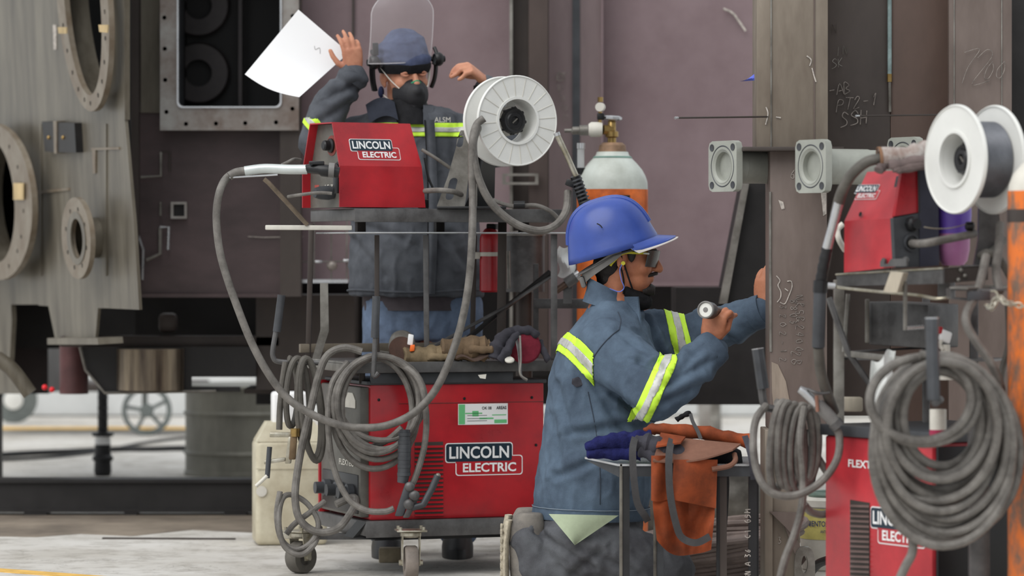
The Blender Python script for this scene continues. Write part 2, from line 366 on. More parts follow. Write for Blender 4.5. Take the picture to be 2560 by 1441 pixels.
# drum
D = 17.3; dr = thing('oil_drum', V((P(612, 0, D).x, D, 0)), 'olive grey ribbed steel drum standing on the floor behind the coiled cables', 'drum')
x = P(612, 0, D).x; R = .285
prof = [(R-.01, .0), (R+.006, .0), (R+.006, .02), (R, .025)]
for h in (.11, .3): prof += [(R, h-.012), (R+.012, h), (R, h+.012)]
prof += [(R, .405), (R+.006, .41), (R+.006, .43), (R-.01, .43), (R-.015, .42), (.001, .42)]
m_drum = M('drum_paint', C(142,140,130), .5, .15, .2, 5, (1,1,.4), .02)
put('shell', MB().lathe(prof, (x, D, 0), n=48), m_drum, dr)
put('lid_ring', MB().lathe([(R+.006, .42), (R+.012, .425), (R+.006, .435), (R-.008, .432)], (x, D, 0), n=48), m_drum, dr)
# black beam on shims
D = 14.64; bm_ = thing('steel_beam', P(300, 1289, D), 'long black steel beam lying on low shims across the floor', 'beam')
a = P(-200, 0, D).x; b = P(900, 0, D).x
put('bottom_flange', MB().obox((a, D, .014), (b-a, 0, 0), (0, .14, 0), (0, 0, .014)), m_black, bm_)
put('web', MB().obox((a, D+.01, .02), (b-a, 0, 0), (0, .012, 0), (0, 0, .115)), m_black, bm_)
put('top_flange', MB().obox((a, D-.01, .134), (b-a, 0, 0), (0, .15, 0), (0, 0, .014)), m_black, bm_)
for px in (60, 310, 560, 800): put('shim', MB().obox((P(px, 0, D).x, D-.0, 0), (.09 if px != 310 else .05, 0, 0), (0, .14, 0), (0, 0, .015)), m_black, bm_)
put('floor_strap', MB().obox(P(255, 1349, floorD(1349)).xy.to_3d()+V((0,0,0)), (.5, -.03, 0), (0, .03, 0), (0, 0, .005)), m_darkst)
o = bpy.data.objects['floor_strap']; tag(o, 'thin dark flat bar lying on the floor left of the cream can', 'flat bar')
# ------------------------------------------------------------------ olive casing, left
yaw = radians(68); n_ol = V((-sin(yaw), -cos(yaw), -.05)).normalized()
p_ol = P(330, 560, 13.6)
ol = thing('olive_casing', V((P(150, 0, 14.2).x, 14.2, 0)), 'olive bare steel vessel casing with oval manhole flanges at the left edge', 'vessel casing')
def OL(x, y, off=0.0): return on_plane(x, y, p_ol+n_ol*off, n_ol)
def olpoly(name, pts, off, th, mat): return put(name, MB().prism([OL(x, y, off) for x, y in pts], -n_ol*th), mat, ol, smooth=20)
# front plate, pierced by the manholes: four strips round the holes so the openings are open
sh = .08
e1 = ell(205, -5, 45, 243, 48, sh); e2 = ell(-14, 505, 50, 152, 48, .05); e3 = ell(191, 597, 15, 50, 40, .05)
def box_outline(x0, y0, x1, y1, e):
    cx = sum(p[0] for p in e)/len(e); cy = sum(p[1] for p in e)/len(e); out = []
    for x, y in e:
        dx, dy = x-cx, y-cy
        tx = ((x1-cx)/dx if dx > 0 else (x0-cx)/dx) if abs(dx) > 1e-6 else 1e9
        ty = ((y1-cy)/dy if dy > 0 else (y0-cy)/dy) if abs(dy) > 1e-6 else 1e9
        t = min(tx, ty); out.append((cx+dx*t, cy+dy*t))
    for q in ((x0, y0), (x1, y0), (x1, y1), (x0, y1)):
        a = math.atan2(q[1]-cy, q[0]-cx)
        i = min(range(len(out)), key=lambda k: abs(math.remainder(math.atan2(e[k][1]-cy, e[k][0]-cx)-a, 2*pi))); out[i] = q
    return out
def olplate(name, bx, e, th=.012):
    put(name, MB().holed([OL(*p) for p in box_outline(*bx, e)], [OL(*p) for p in e], -n_ol*th), m_olive, ol, smooth=20)
olplate('manhole_plate', (96, -260, 312, 300), e1)
olpoly('upper_plate', [(-120,-260),(96,-260),(96,300),(-120,300)], 0, .012, m_olive)
olplate('round_port_plate', (-120, 300, 96, 762), e2)
olplate('nozzle_plate', (96, 300, 262, 690), e3)
olpoly('side_plate', [(262,300),(312,300),(335,560),(348,775),(262,771)], 0, .012, m_olive)
olpoly('edge_plate', [(312,-260),(312,300),(309,300),(300,-260)], .002, .02, m_olive)
olpoly('lower_plate', [(96,690),(262,690),(262,771),(245,771),(238,850),(138,850),(121,766),(96,764)], 0, .012, m_olive)
olpoly('leg_plate', [(-120,762),(28,762),(30,800),(24,905),(60,985),(-120,985)], .0, .02, m_olive)
olpoly('foot_flange', [(118,846),(244,846),(246,862),(118,862)], .05, .1, m_olive)
# flanges
def flange(oe, ie, off, th, neck, holes, nm, matr=m_frame):
    f = put(nm, MB().holed([OL(x, y, off) for x, y in oe], [OL(x, y, off) for x, y in ie], -n_ol*th), m_olr, ol, smooth=30)
    k = len(ie); cx = sum(p[0] for p in ie)/k; cy = sum(p[1] for p in ie)/k
    mid = [(cx+(p[0]-cx)*1.12, cy+(p[1]-cy)*1.03) for p in ie]
    put('neck', MB().holed([OL(x, y, off-th) for x, y in mid], [OL(x, y, off-th) for x, y in ie], -n_ol*(off-th+.06)), m_olive, f, smooth=30)
    m2 = len(oe)
    for j in range(holes):
        i = int(j*m2/holes+m2/holes/2) % m2
        q = OL((oe[i][0]+ie[i][0])/2, (oe[i][1]+ie[i][1])/2, off)
        put('bolt_hole', MB().lathe([(.001, .0), (.008, .0), (.009, .001), (.009, -.004)], q, n_ol, 10), m_black, f)
m_olr = M('flange_steel', C(136,128,115), .45, .3, .2, 9, (1,1,1), .03, col2=C(110,94,76), patch=.7)
flange(ell(205, -5, 64, 284, 48, sh), e1, .06, .022, .05, 22, 'manhole_flange')
flange(ell(-12, 505, 92, 196, 48, .05), e2, .09, .025, .05, 18, 'round_port_flange')
flange(ell(190, 596, 36, 102, 40, .05), e3, .10, .02, .05, 8, 'nozzle_flange')
put('nozzle_rim', MB().holed([OL(x, y, .103) for x, y in ell(190, 596, 23, 66, 40, .05)], [OL(x, y, .103) for x, y in e3], -n_ol*.006), m_olive, ol)
# dark inside behind the openings
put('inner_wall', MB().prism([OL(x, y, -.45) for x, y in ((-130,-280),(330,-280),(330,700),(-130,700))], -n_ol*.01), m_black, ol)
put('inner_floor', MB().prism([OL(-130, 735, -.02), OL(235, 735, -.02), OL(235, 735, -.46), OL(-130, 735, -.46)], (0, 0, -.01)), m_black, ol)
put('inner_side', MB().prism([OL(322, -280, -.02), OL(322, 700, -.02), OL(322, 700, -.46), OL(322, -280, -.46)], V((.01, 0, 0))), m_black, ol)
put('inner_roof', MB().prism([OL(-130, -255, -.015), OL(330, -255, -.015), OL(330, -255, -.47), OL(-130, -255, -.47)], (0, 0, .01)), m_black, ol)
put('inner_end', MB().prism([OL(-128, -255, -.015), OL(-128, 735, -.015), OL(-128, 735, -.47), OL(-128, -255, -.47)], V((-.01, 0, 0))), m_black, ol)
for pts in ([(104,304),(136,306),(136,381),(112,379)], [(140,306),(186,308),(190,382),(142,381)]):
    olpoly('dark_lug', pts, .03, .03, m_black)
olpoly('lug_divider', [(133,303),(141,303),(141,384),(135,384)], .035, .04, m_olr)
for x, y in ((122,344),(158,344)): put('lug_bolt', MB().sphere(OL(x, y, .032), .008, 8, 6), m_brass, ol)
for x, y, h in ((132,62,62),):
    olpoly('chalk_mark', [(x,y),(x+8,y),(x+8,y+h),(x+2,y+h)], .003, .003, m_chalk)
for pts in ([(144,68),(166,68),(166,84),(146,84)], [(246,62),(270,62),(268,82),(248,80)], [(33,458),(58,458),(58,500),(33,500)]):
    olpoly('tape_patch', pts, .1, .004, M('masking_tape', C(196,172,128), .7))
for pts in ([(228,370),(296,368),(297,374),(228,376)], [(230,376),(238,376),(238,434),(232,434)], [(88,478),(170,470),(172,476),(88,486)]):
    olpoly('weld_bead', pts, .006, .008, m_olr)
for x0 in (100, 262): olpoly('weld_bead', [(x0-2,310),(x0+3,310),(x0+3,690),(x0-2,690)], .005, .006, m_olive)
# support frame below, dark pan, beams
put('cross_beam', MB().rbox(P(150, 868, 14.6), (P(700,0,14.6).x-P(150,0,14.6).x, 0, 0), (0, .12, 0), (0, 0, .045), .005), m_darkst, ol)
put('pedestal', MB().rbox(P(395, 832, 14.65), (.075, 0, 0), (0, .07, 0), (0, 0, .08), .02), m_darkst, ol)
pan = MB()
pan.prism([P(196, 868, 14.55), P(478, 868, 14.55), P(478, 980, 14.55), P(258, 984, 14.55), P(214, 925, 14.55)], (0, .03, 0))
pan.obox(P(478, 943, 14.55), (P(640,0,14.55).x-P(478,0,14.55).x, 0, 0), (0, .03, 0), (0, 0, .121))
pan.obox(P(478, 980, 14.55), (P(600,0,14.55).x-P(478,0,14.55).x, 0, 0), (0, .03, 0), (0, 0, .02))
put('pan_plate', pan, m_black, ol)
put('pan_rim', MB().tube([P(200, 868, 14.52), P(214, 925, 14.52), P(262, 983, 14.52), P(540, 978, 14.52)], .006, 8), m_cartl, ol)
put('lit_pan_cylinder', MB().cyl(P(376, 975, 14.53), P(376, 872, 14.53), .135, n=40), M('lit_pan_steel', C(150,136,116), .35, .6, .3, 5, (3,3,.2), .02, col2=C(70,60,54)), ol)  # lit part of the dark pan; the light is put into this paler colour
put('support_leg', MB().cyl(P(185, 985, 14.9), P(185, 865, 14.9), .06, n=20), M('maroon_primer', C(92,58,58), .5, .1, .2, 6), ol)
put('skid_box', MB().obox(P(-260, 985, 16.4), (P(120,0,16.4).x-P(-260,0,16.4).x, 0, 0), (0, .6, 0), (0, 0, .41)), M('maroon_dark', C(46,36,36), .5, .1, .2, 6), ol)
put('floor_leg', MB().obox(V((P(-40,0,16.2).x, 16.2, 0)), (.076, 0, 0), (0, .06, 0), (0, 0, .45)), m_black, ol)
put('drain_elbow', MB().tube(spline([P(-10, 895, 13.9), P(30, 925, 13.9), P(75, 985, 13.9)], 5), .03, 12), m_olive, ol)
for x, y in ((112, 969), (130, 975)): put('tail_light', MB().sphere(P(x, y, 14.9), .012, 8, 6), M('red_lens', C(240,40,50), .3), ol)
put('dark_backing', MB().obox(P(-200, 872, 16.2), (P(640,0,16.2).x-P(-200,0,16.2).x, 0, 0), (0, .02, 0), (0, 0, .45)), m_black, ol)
# ------------------------------------------------------------------ brown casing with the framed opening
DB = 14.3
br = thing('brown_casing', V((P(520, 0, DB).x, DB, 0)), 'dark brown primed casing with a bolted rectangular opening', 'vessel casing')
hole = rrect(440, -160, 706, 272, 14, 5)
bo = box_outline(296, -260, 716, 742, hole)
# panel wide to the right of the opening too
put('panel', MB().holed([P(x, y, DB) for x, y in bo], [P(x, y, DB) for x, y in hole], (0, .012, 0)), m_brown, br, smooth=20)
put('corner_stiffener', MB().obox(P(312, 742, DB-.05), (.055, 0, 0), (0, .05, 0), (0, 0, 1.6)), m_darkst, br)
put('corner_rib', MB().obox(P(345, 285, DB-.03), (.006, 0, 0), (0, .03, 0), (0, 0, .9)), m_darkst, br)
put('olive_strip', MB().obox(P(352, 282, DB-.012), (.075, 0, 0), (0, .012, 0), (0, 0, .9)), m_olive, br)
put('right_stiffener', MB().obox(P(700, 742, DB-.09), (.082, 0, 0), (0, .1, 0), (0, 0, 1.6)), m_darkst, br)
put('bottom_flange', MB().obox(P(352, 744, DB-.02), (.56, 0, 0), (0, .12, 0), (0, 0, .014)), m_brown, br)
inner = rrect(442, -158, 704, 270, 14, 5)
fo = box_outline(400, -200, 747, 326, inner)
wf = put('window_frame', MB().holed([P(x, y, DB-.12) for x, y in fo], [P(x, y, DB-.12) for x, y in inner], (0, .03, 0)), m_frame, br, smooth=30)
lip = rrect(446, -154, 700, 266, 14, 5)
put('gasket_lip', MB().holed([P(x, y, DB-.13) for x, y in inner], [P(x, y, DB-.13) for x, y in lip], (0, .04, 0)), m_bright, wf, smooth=30)
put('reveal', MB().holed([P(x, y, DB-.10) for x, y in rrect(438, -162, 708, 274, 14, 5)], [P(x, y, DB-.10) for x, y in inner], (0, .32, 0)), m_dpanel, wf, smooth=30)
for x, y in ((411,44),(412,122),(413,200),(416,280),(465,310),(540,309),(613,308),(690,306),(731,272),(732,190),(732,110),(732,40)):
    put('bolt_hole', MB().lathe([(.001, .0), (.008, .0), (.0085, .0008), (.0085, -.004)], P(x, y, DB-.12), (0, -1, 0), 12), m_black, wf)
# inside of the box seen through the opening
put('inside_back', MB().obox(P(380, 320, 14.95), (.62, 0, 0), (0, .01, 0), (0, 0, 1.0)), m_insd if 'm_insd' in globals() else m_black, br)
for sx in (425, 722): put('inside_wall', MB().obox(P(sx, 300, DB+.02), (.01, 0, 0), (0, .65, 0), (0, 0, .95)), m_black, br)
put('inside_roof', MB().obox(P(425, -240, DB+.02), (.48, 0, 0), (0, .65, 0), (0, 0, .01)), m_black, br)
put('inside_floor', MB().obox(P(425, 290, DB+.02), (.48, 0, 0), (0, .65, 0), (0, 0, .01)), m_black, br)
m_ins = M('inside_steel', C(80,74,74), .4, .3, .2, 5)
for cx, cy in ((497, 183), (497, 15)):
    q = P(cx, cy, 14.9); put('port_disc', MB().lathe([(.056, -.02), (.056, .016), (.12, .016), (.128, .008), (.128, -.02)], q, (0, -1, 0), 40, closed=True), m_ins, br, smooth=20)
put('inside_rib', MB().obox(P(596, 300, 14.8), (.015, 0, 0), (0, .06, 0), (0, 0, .9)), m_ins, br)
# fittings on the panel
sq = put('square_socket', MB().holed([P(x, y, DB-.03) for x, y in box_outline(427,505,467,547, rrect(433,511,461,541,2,3))], [P(x, y, DB-.03) for x, y in rrect(433,511,461,541,2,3)], (0, .035, 0)), m_frame, br)
put('socket_bottom', MB().obox(P(430, 544, DB-.002), (.055, 0, 0), (0, .002, 0), (0, 0, .055)), m_black, br)
def bracket(pts, r=.006, mat=m_cartl): put('bracket', MB().tube(pxs(pts, DB-.03), r, 6), mat, br, smooth=0)
bracket([(402,380),(402,440),(352,443)]); bracket([(402,380),(424,380),(424,430)], .004, m_darkst)
bracket([(400,570),(400,635),(366,650)], .008); bracket([(400,568),(422,568),(420,625)], .006, m_bright)
bracket([(346,590),(358,625),(356,700)], .005, m_bright); bracket([(401,505),(401,540)], .005)
put('weld_bead', MB().tube(pxs([(345,0),(345,200),(348,280)], DB-.02), .004, 6), m_cartl, br)
put('scratch_line', MB().tube(pxs([(620,592),(660,594),(760,592)], DB-.004), .0015, 5), m_chalk, br)
# ------------------------------------------------------------------ mauve casings
def casing(nm, x0, x1, y1, D, mat, label):
    t = thing(nm, V((P((x0+x1)/2, 0, D).x, D, 0)), label, 'steel casing')
    put('panel', MB().obox(P(x0, y1, D), (P(x1,0,D).x-P(x0,0,D).x, 0, 0), (0, .015, 0), (0, 0, P(0,-260,D).z-P(0,y1,D).z)), mat, t, smooth=0)
    return t
c1 = casing('mauve_casing', 716, 1278, 706, 14.45, m_mauve, 'mauve primed steel wall behind the worker with the face mask')
put('bottom_flange', MB().obox(P(728, 708, 14.3), (P(870,0,14.3).x-P(728,0,14.3).x, 0, 0), (0, .15, 0), (0, 0, .014)), m_bright, c1)  # brighter metal on this stretch: the flange's lit edge put into the colour
put('bottom_flange', MB().obox(P(870, 706, 14.4), (P(1278,0,14.4).x-P(870,0,14.4).x, 0, 0), (0, .1, 0), (0, 0, .012)), m_mauve, c1)
for x in (785, 828, 867): put('stud_rod', MB().cyl(P(x, 704, 14.33), P(x, 500, 14.33), .003, n=6), m_cartl, c1)
for x in (880,): put('seam_rib', MB().obox(P(x, 90, 14.43), (.008, 0, 0), (0, .02, 0), (0, 0, .5)), m_darkst, c1)
for x, y in ((795, 655), (866, 652)): put('clip', MB().rbox(P(x-8, y+3, 14.3), (.03, 0, 0), (0, .02, 0), (0, 0, .01), .002), m_bright, c1)
put('clip_lump', MB().sphere(P(830, 665, 14.3), .022, 10, 8, (1, .6, .9)), m_frame, c1)
put('cross_rod', MB().cyl(P(745, 655, 14.32), P(868, 654, 14.32), .003, n=6), m_cartl, c1)
c2 = casing('mauve_casing', 1278, 1372, 900, 14.35, m_darkst, 'dark steel post between two mauve walls above the wire spool')
put('rib', MB().obox(P(1274, 900, 14.28), (.012, 0, 0), (0, .08, 0), (0, 0, 1.9)), m_cartl, c2)
put('rib', MB().obox(P(1322, 900, 14.28), (.076, 0, 0), (0, .06, 0), (0, 0, 1.9)), M('rust_brown_steel', C(80,68,64), .5, .2, .2, 3, (1,1,.4)), c2)
put('plate_slot', MB().holed([P(x, y, 14.25) for x, y in box_outline(1256,434,1346,462, rrect(1264,440,1338,456,3,3))], [P(x, y, 14.25) for x, y in rrect(1264,440,1338,456,3,3)], (0, .01, 0)), m_cartl, c2)
c2['category'] = 'steel post'
c3 = casing('mauve_casing', 1372, 1508, 900, 14.5, m_mauve2, 'grey mauve steel wall strip with vertical weld behind the gas cylinder valve')
put('weld_strip', MB().obox(P(1431, 900, 14.49), (.03, 0, 0), (0, .01, 0), (0, 0, 1.9)), m_dpanel, c3)
put('edge_strip', MB().obox(P(1503, 900, 14.47), (.008, 0, 0), (0, .03, 0), (0, 0, 1.9)), m_mauve, c3)
scrawl('chalk_writing', 'REST', P(1392, 200, 14.48), (1, 0, 0), (0, 0, 1), .03, m_chalkf, c3, .0015, .15, .35)
for i, y in enumerate((215, 240, 262, 290)): scrawl('chalk_writing', random.choice(('35', '81', '26', '4R')), P(1394+i*4, y+12, 14.48), (1, 0, 0), (0, 0, 1), .022, m_chalkf, c3, .0012, .15)
c4 = casing('mauve_casing', 1508, 1960, 712, 14.6, m_mauve, 'wide mauve primed steel wall above the kneeling worker')
put('bottom_flange', MB().obox(P(1508, 716, 14.52), (P(1960,0,14.52).x-P(1508,0,14.52).x, 0, 0), (0, .1, 0), (0, 0, .014)), m_mauve, c4)
put('chalk_mark', MB().tube(spline(pxs([(1808,22),(1830,32),(1845,50),(1864,78)], 14.58), 5), .005, 6), m_chalk, c4)
put('scuff_mark', MB().lathe([(.001, 0), (.006, .001)], P(1367, 280, 14.44), (0, -1, 0), 10), m_darkst, c4)
skid = thing('skid_frame', V((0, 15.2, 0)), 'black skid frame under the mauve steel walls', 'steel frame')
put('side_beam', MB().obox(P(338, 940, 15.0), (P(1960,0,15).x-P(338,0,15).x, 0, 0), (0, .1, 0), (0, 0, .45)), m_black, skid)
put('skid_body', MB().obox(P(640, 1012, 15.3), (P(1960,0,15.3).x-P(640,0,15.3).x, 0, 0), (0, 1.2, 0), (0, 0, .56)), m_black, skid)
put('end_plate', MB().obox(P(640, 975, 14.6), (.4, 0, 0), (0, .4, 0), (0, 0, .385)), m_darkst, skid)
put('bottom_plate', MB().obox(P(610, 985, 14.7), (.5, 0, 0), (0, .4, 0), (0, 0, .02)), m_darkst, skid)
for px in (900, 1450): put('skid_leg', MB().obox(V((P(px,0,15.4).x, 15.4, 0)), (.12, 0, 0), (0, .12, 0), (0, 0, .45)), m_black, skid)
# steel post on the floor, seen under the skid
sp = put('support_post', MB().lathe([(.03, 0), (.034, .004), (.034, .12), (.03, .125), (.03, .42)], V((P(1789,0,20.5).x, 20.5, 0)), n=20), m_cartl); tag(sp, 'round steel post standing on the floor behind the leather apron', 'post')
sp = put('support_post', MB().rbox(V((P(1745,0,21.5).x, 21.5, 0)), (.09, 0, 0), (0, .06, 0), (0, 0, .3), .006), m_frame); tag(sp, 'small grey steel block standing behind the forearm of the kneeling worker', 'block')
pp = thing('grey_pipe', V((P(1870,0,13.5).x, 13.5, 0)), 'large grey pipe lying on the floor behind the leather apron', 'pipe')
put('pipe_shell', MB().lathe([(.12,-.5),(.135,-.5),(.135,.16),(.12,.16)], V((P(1870,0,13.5).x, 13.6, .137)), (1, .1, 0), 32, closed=True), m_cartl, pp)
# ------------------------------------------------------------------ column and dark frame, right
DC = 10.9
col = thing('steel_column', V((P(1990, 0, DC).x, DC, 0)), 'tall brown steel column covered in chalk writing beside the kneeling worker', 'column')
def colbox(nm, x0, y0, x1, y1, D, dep, mat, par=col, bev=.003):
    return put(nm, MB().rbox(P(x0, y1, D), (P(x1,0,D).x-P(x0,0,D).x, 0, 0), (0, dep, 0), (0, 0, (y1-y0)*U(D)), bev), mat, par)
colbox('upper_shaft', 1892, -260, 2070, 372, DC, .2, m_colol)
colbox('seam_rib', 1926, -260, 1930, 372, DC-.004, .01, m_cartl, bev=.001)
colbox('seam_rib', 2034, -260, 2038, 372, DC-.003, .01, m_colst, bev=.001)
colbox('joint_plate', 1858, 367, 2110, 377, DC-.06, .3, m_darkst, bev=.001)
colbox('lower_shaft', 1925, 377, 2068, 1075, DC, .2, m_colst)
colbox('base_shaft', 1912, 1075, 2000, 1528, DC, .2, m_colol)
colbox('base_flange', 1912, 1075, 1932, 1528, DC-.03, .03, m_colol)
put('base_brace', MB().prism(pxs([(1962,1318),(1976,1312),(2016,1400),(2000,1420)], DC-.03), (0, .02, 0)), m_colst, col)
put('gusset', MB().prism(pxs([(1924,1280),(2000,1284),(1990,1350),(1965,1320)], DC-.04), (0, .04, 0)), m_colst, col)
put('lifting_lug', MB().holed([P(x, y, DC-.05) for x, y in ell(2012, 1428, 26, 60, 24, 0, 3)], [P(x, y, DC-.05) for x, y in ell(2012, 1412, 8, 22, 24)], (0, .03, 0)), m_cartl, col)
put('ground_patch', MB().prism(pxs([(1929,905),(1945,912),(1965,955),(1975,1010),(1985,1040),(1936,1040),(1930,980)], DC-.003), (0, .003, 0)), M('ground_steel', C(168,154,140), .4, .4, .15, 9, (2,1,.3)), col)
# plates with edge chips
put('chip_mark', MB().prism(pxs([(1946,500),(1958,505),(1962,522),(1954,524)], DC-.002), (0, .002, 0)), m_chalk, col)
put('chalk_smear', MB().prism(pxs([(2052,480),(2066,480),(2066,535),(2058,540)], DC-.002), (0, .002, 0)), m_chalk, col)
put('corner_weld', MB().tube(pxs([(1926,480),(1926,640),(1927,880)], DC-.002), .004, 6), m_cartl, col)
def squig(par, D, pts, r=.0016, mat=m_chalk): put('chalk_writing', MB().tube(spline(pxs(pts, D), 5), r, 5), mat, par)
squig(col, DC-.002, [(1941,690),(1950,702),(1945,714),(1952,730),(1951,745),(1943,756)])
squig(col, DC-.002, [(1968,704),(1978,704),(1980,718),(1972,740),(1962,760),(1950,756)]); squig(col, DC-.002, [(1962,722),(1970,728)])
ezd = V((0, 0, -1))
scrawl('chalk_writing', '8803', P(1976, 750, DC-.002), ezd, (1, 0, 0), .020, m_chalkf, col, .0012, .1, 1.5)
scrawl('chalk_writing', 'NR5B2400', P(1990, 740, DC-.002), ezd, (1, 0, 0), .022, m_chalkf, col, .0011, .12, 1.45)
scrawl('chalk_writing', '3202-12', P(1950, 765, DC-.002), ezd, (1, 0, 0), .018, m_chalkf, col, .0011, .12, 2.1)
scrawl('chalk_writing', '28', P(1980, 880, DC-.002), ezd, (1, 0, 0), .028, m_chalkf, col, .0011, .1, 1.2)
scrawl('chalk_writing', '3', P(1945, 1360, DC-.004), (1, 0, 0), (0, 0, 1), .022, m_chalk, col, .001, .1)
scrawl('chalk_writing', '6', P(1977, 446, DC-.002), (1, 0, 0), (0, 0, 1), .024, m_chalk, col, .0009, .05)
for pts in ([(2017,140),(2028,150),(2024,165)], [(2030,170),(2035,190),(2040,205)], [(1915,268),(1920,285),(1914,312)], [(1940,293),(1952,295)]): squig(col, DC-.003, pts, .0022)
# dark frame behind
fr = thing('plate_structure', V((P(2300, 0, 11.2).x, 11.2, 0)), 'dark brown steel frame of welded plates behind the right hand welding cart', 'steel frame')
colbox('plate', 2060, -260, 2226, 1040, 11.2, .02, m_darkst, fr)
colbox('plate', 2226, -260, 2376, 1495, 11.2, .02, M('red_brown_steel', C(92,74,66), .5, .15, .18, 2.5, (1,1,.5), .03), fr)
colbox('flange', 2372, -260, 2530, 1507, 11.05, .03, m_colst, fr)
colbox('flange_edge', 2384, -260, 2387, 480, 11.047, .01, m_cartl, fr, .001)
colbox('flange_edge', 2503, -260, 2506, 480, 11.047, .01, m_cartl, fr, .001)
colbox('back_plate', 2530, -260, 2900, 1480, 11.4, .02, m_black, fr)
put('weld_seam', MB().cyl(P(2224, -40, 11.19), P(2224, 185, 11.19), .007, n=8), M('pale_weld', C(150,170,170), .4, .4, .2, 20), fr)
put('weld_seam', MB().cyl(P(2224, 185, 11.19), P(2224, 205, 11.19), .008, n=8), m_brass, fr)
put('weld_seam', MB().cyl(P(2224, 205, 11.19), P(2225, 280, 11.19), .005, n=8), m_cartl, fr)
scrawl('chalk_writing', '-AB', P(2074, 240, 11.19), (1, .0, .12), (-.05, 0, 1), .034, m_chalkf, fr, .0016, .08)
scrawl('chalk_writing', 'PT2-1', P(2090, 280, 11.19), (1, .0, .16), (.15, 0, 1), .038, m_chalkf, fr, .0015, .08)
scrawl('chalk_writing', 'SSH', P(2102, 318, 11.19), (1, .0, .12), (0, 0, 1), .044, m_chalkf, fr, .0018, .06)
scrawl('chalk_writing', 'N', P(2080, 84, 11.19), (1, .0, .2), (0, 0, 1), .03, m_darkst, fr, .0012)
scrawl('chalk_writing', 'IN', P(2092, 140, 11.19), (1, .0, .2), (0, 0, 1), .028, m_cartl, fr, .001)
scrawl('chalk_writing', 'SK', P(2080, 172, 11.19), (1, .0, .2), (0, 0, 1), .028, m_cartl, fr, .001)
scrawl('chalk_writing', '72', P(2394, 208, 11.04), (1, 0, 0), (.22, 0, 1), .105, m_chalkf, fr, .0012, .03, .62)
scrawl('chalk_writing', '00', P(2458, 197, 11.04), (1, 0, .05), (.35, 0, 1), .05, m_chalkf, fr, .0012, .05, 1.0)
# pipes with square flanges
npi = V((-sin(radians(60)), -cos(radians(60)), 0)); tpi = V((cos(radians(60)), -sin(radians(60)), 0)); zz = V((0, 0, 1))
m_pipe = M('grey_primed_pipe', C(160,162,154), .5, .05, .12, 6, (1,1,1), .02)
def pipe_flange(cx, cy, D, L, label, s=.0775):
    c = P(cx, cy, D); t = thing('flanged_pipe', c, label, 'pipe', 'square flanged pipe ends')
    n = 40; bore = [c+tpi*(.052*cos(2*pi*k/n))+zz*(.052*sin(2*pi*k/n)) for k in range(n)]
    sqp = box_outline(-s, -s, s, s, [(.052*cos(2*pi*k/n), .052*sin(2*pi*k/n)) for k in range(n)])
    cut = []
    for a, b in sqp:   # trim the corners
        m_ = abs(a)+abs(b)-(2*s-.012)
        if m_ > 0: a -= math.copysign(m_/2, a); b -= math.copysign(m_/2, b)
        cut.append(c+tpi*a+zz*b)
    fl_ = put('square_flange', MB().holed(cut, bore, -npi*.022), m_pipe, t, smooth=30)
    for a in (-1, 1):
        for b in (-1, 1):
            put('bolt_hole', MB().lathe([(.001, 0), (.009, 0), (.011, .0012), (.011, -.003)], c+tpi*(a*s*.74)+zz*(b*s*.74)+npi*.0005, npi, 14), m_dpanel, fl_)
    put('face_groove', MB().lathe([(.060, .0), (.062, .0015), (.064, 0), (.062, -.002)], c, npi, 40, closed=True), m_dpanel, fl_)
    put('bore_lining', MB().lathe([(.052, .001), (.044, -.004), (.042, -.2), (.052, -.2)], c, npi, 40, closed=True), m_pipe, t)
    put('bore_end', MB().lathe([(.001, -.19), (.045, -.19), (.045, -.2), (.001, -.2)], c, npi, 30), m_black, t)
    put('pipe', MB().lathe([(.053, -.02), (.053, -.06), (.0535, -.062), (.050, -.066), (.050, -L), (.045, -L)], c, npi, 40), m_pipe, t)
    return t
pipe_flange(1806, 416, 10.96, .21, 'grey square pipe flange left of the chalked column')
t_ = pipe_flange(2026, 416, 10.45, .62, 'grey square pipe flange in front of the chalked column')
put('pipe_saddle', MB().obox(P(2052, 440, 10.5), (.05, 0, 0), (0, .405, 0), (0, 0, .04)), m_darkst, t_)
pipe_flange(2256, 408, 10.75, .2, 'grey square pipe flange mostly hidden behind the work glove')
# rods
def rod(a, b, r, mat, label, tip=True):
    t = thing('welding_rod', a, label, 'rod', 'thin rods sticking out of the column'); put('shaft', MB().cyl(a, b, r, n=8), mat, t)
    d = (b-a).normalized(); put('tip', MB().cyl(a, a+d*.014, r*1.3, n=8), m_bright, t)
rod(P(1688, 295, 10.5), P(1920, 292, 10.9), .0028, m_darkst, 'thin dark rod sticking out left from the column')
rod(P(2140, 290, 10.7), P(2420, 286, 11.06), .0026, m_darkst, 'thin dark rod pointing left above the wire spool of the right cart')
bt = put('blue_flag', MB().grid(lambda u, v: P(1850+46*u, 203-28*u*u*v-2*u, 11.02)+V((0, .01*sin(5*u+3*v), 0)), 8, 5, (0, .002, 0)), M('blue_plastic_film', C(96,112,220), .4, 0, .1, 5)); tag(bt, 'small blue plastic scrap behind the column edge', 'plastic scrap')
# leaning flat bar and dark bay to the right of it
lb2 = thing('steel_bay', V((P(1900,0,13.2).x, 13.2, 0)), 'black steel bay with a leaning grey edge bar behind the outstretched arm', 'steel bay')
put('edge_bar', MB().prism(pxs([(1858,458),(1873,458),(1818,760),(1798,760)], 13.15), (0, .05, 0)), m_cartl, lb2)
put('back_plate', MB().prism(pxs([(1866,440),(2080,440),(2080,1012),(1690,1012),(1690,720),(1812,720)], 13.2), (0, .4, 0)), m_black, lb2)
put('bay_leg', MB().obox(V((P(1985,0,13.3).x, 13.3, 0)), (.08, 0, 0), (0, .1, 0), (0, 0, .55)), m_black, lb2)
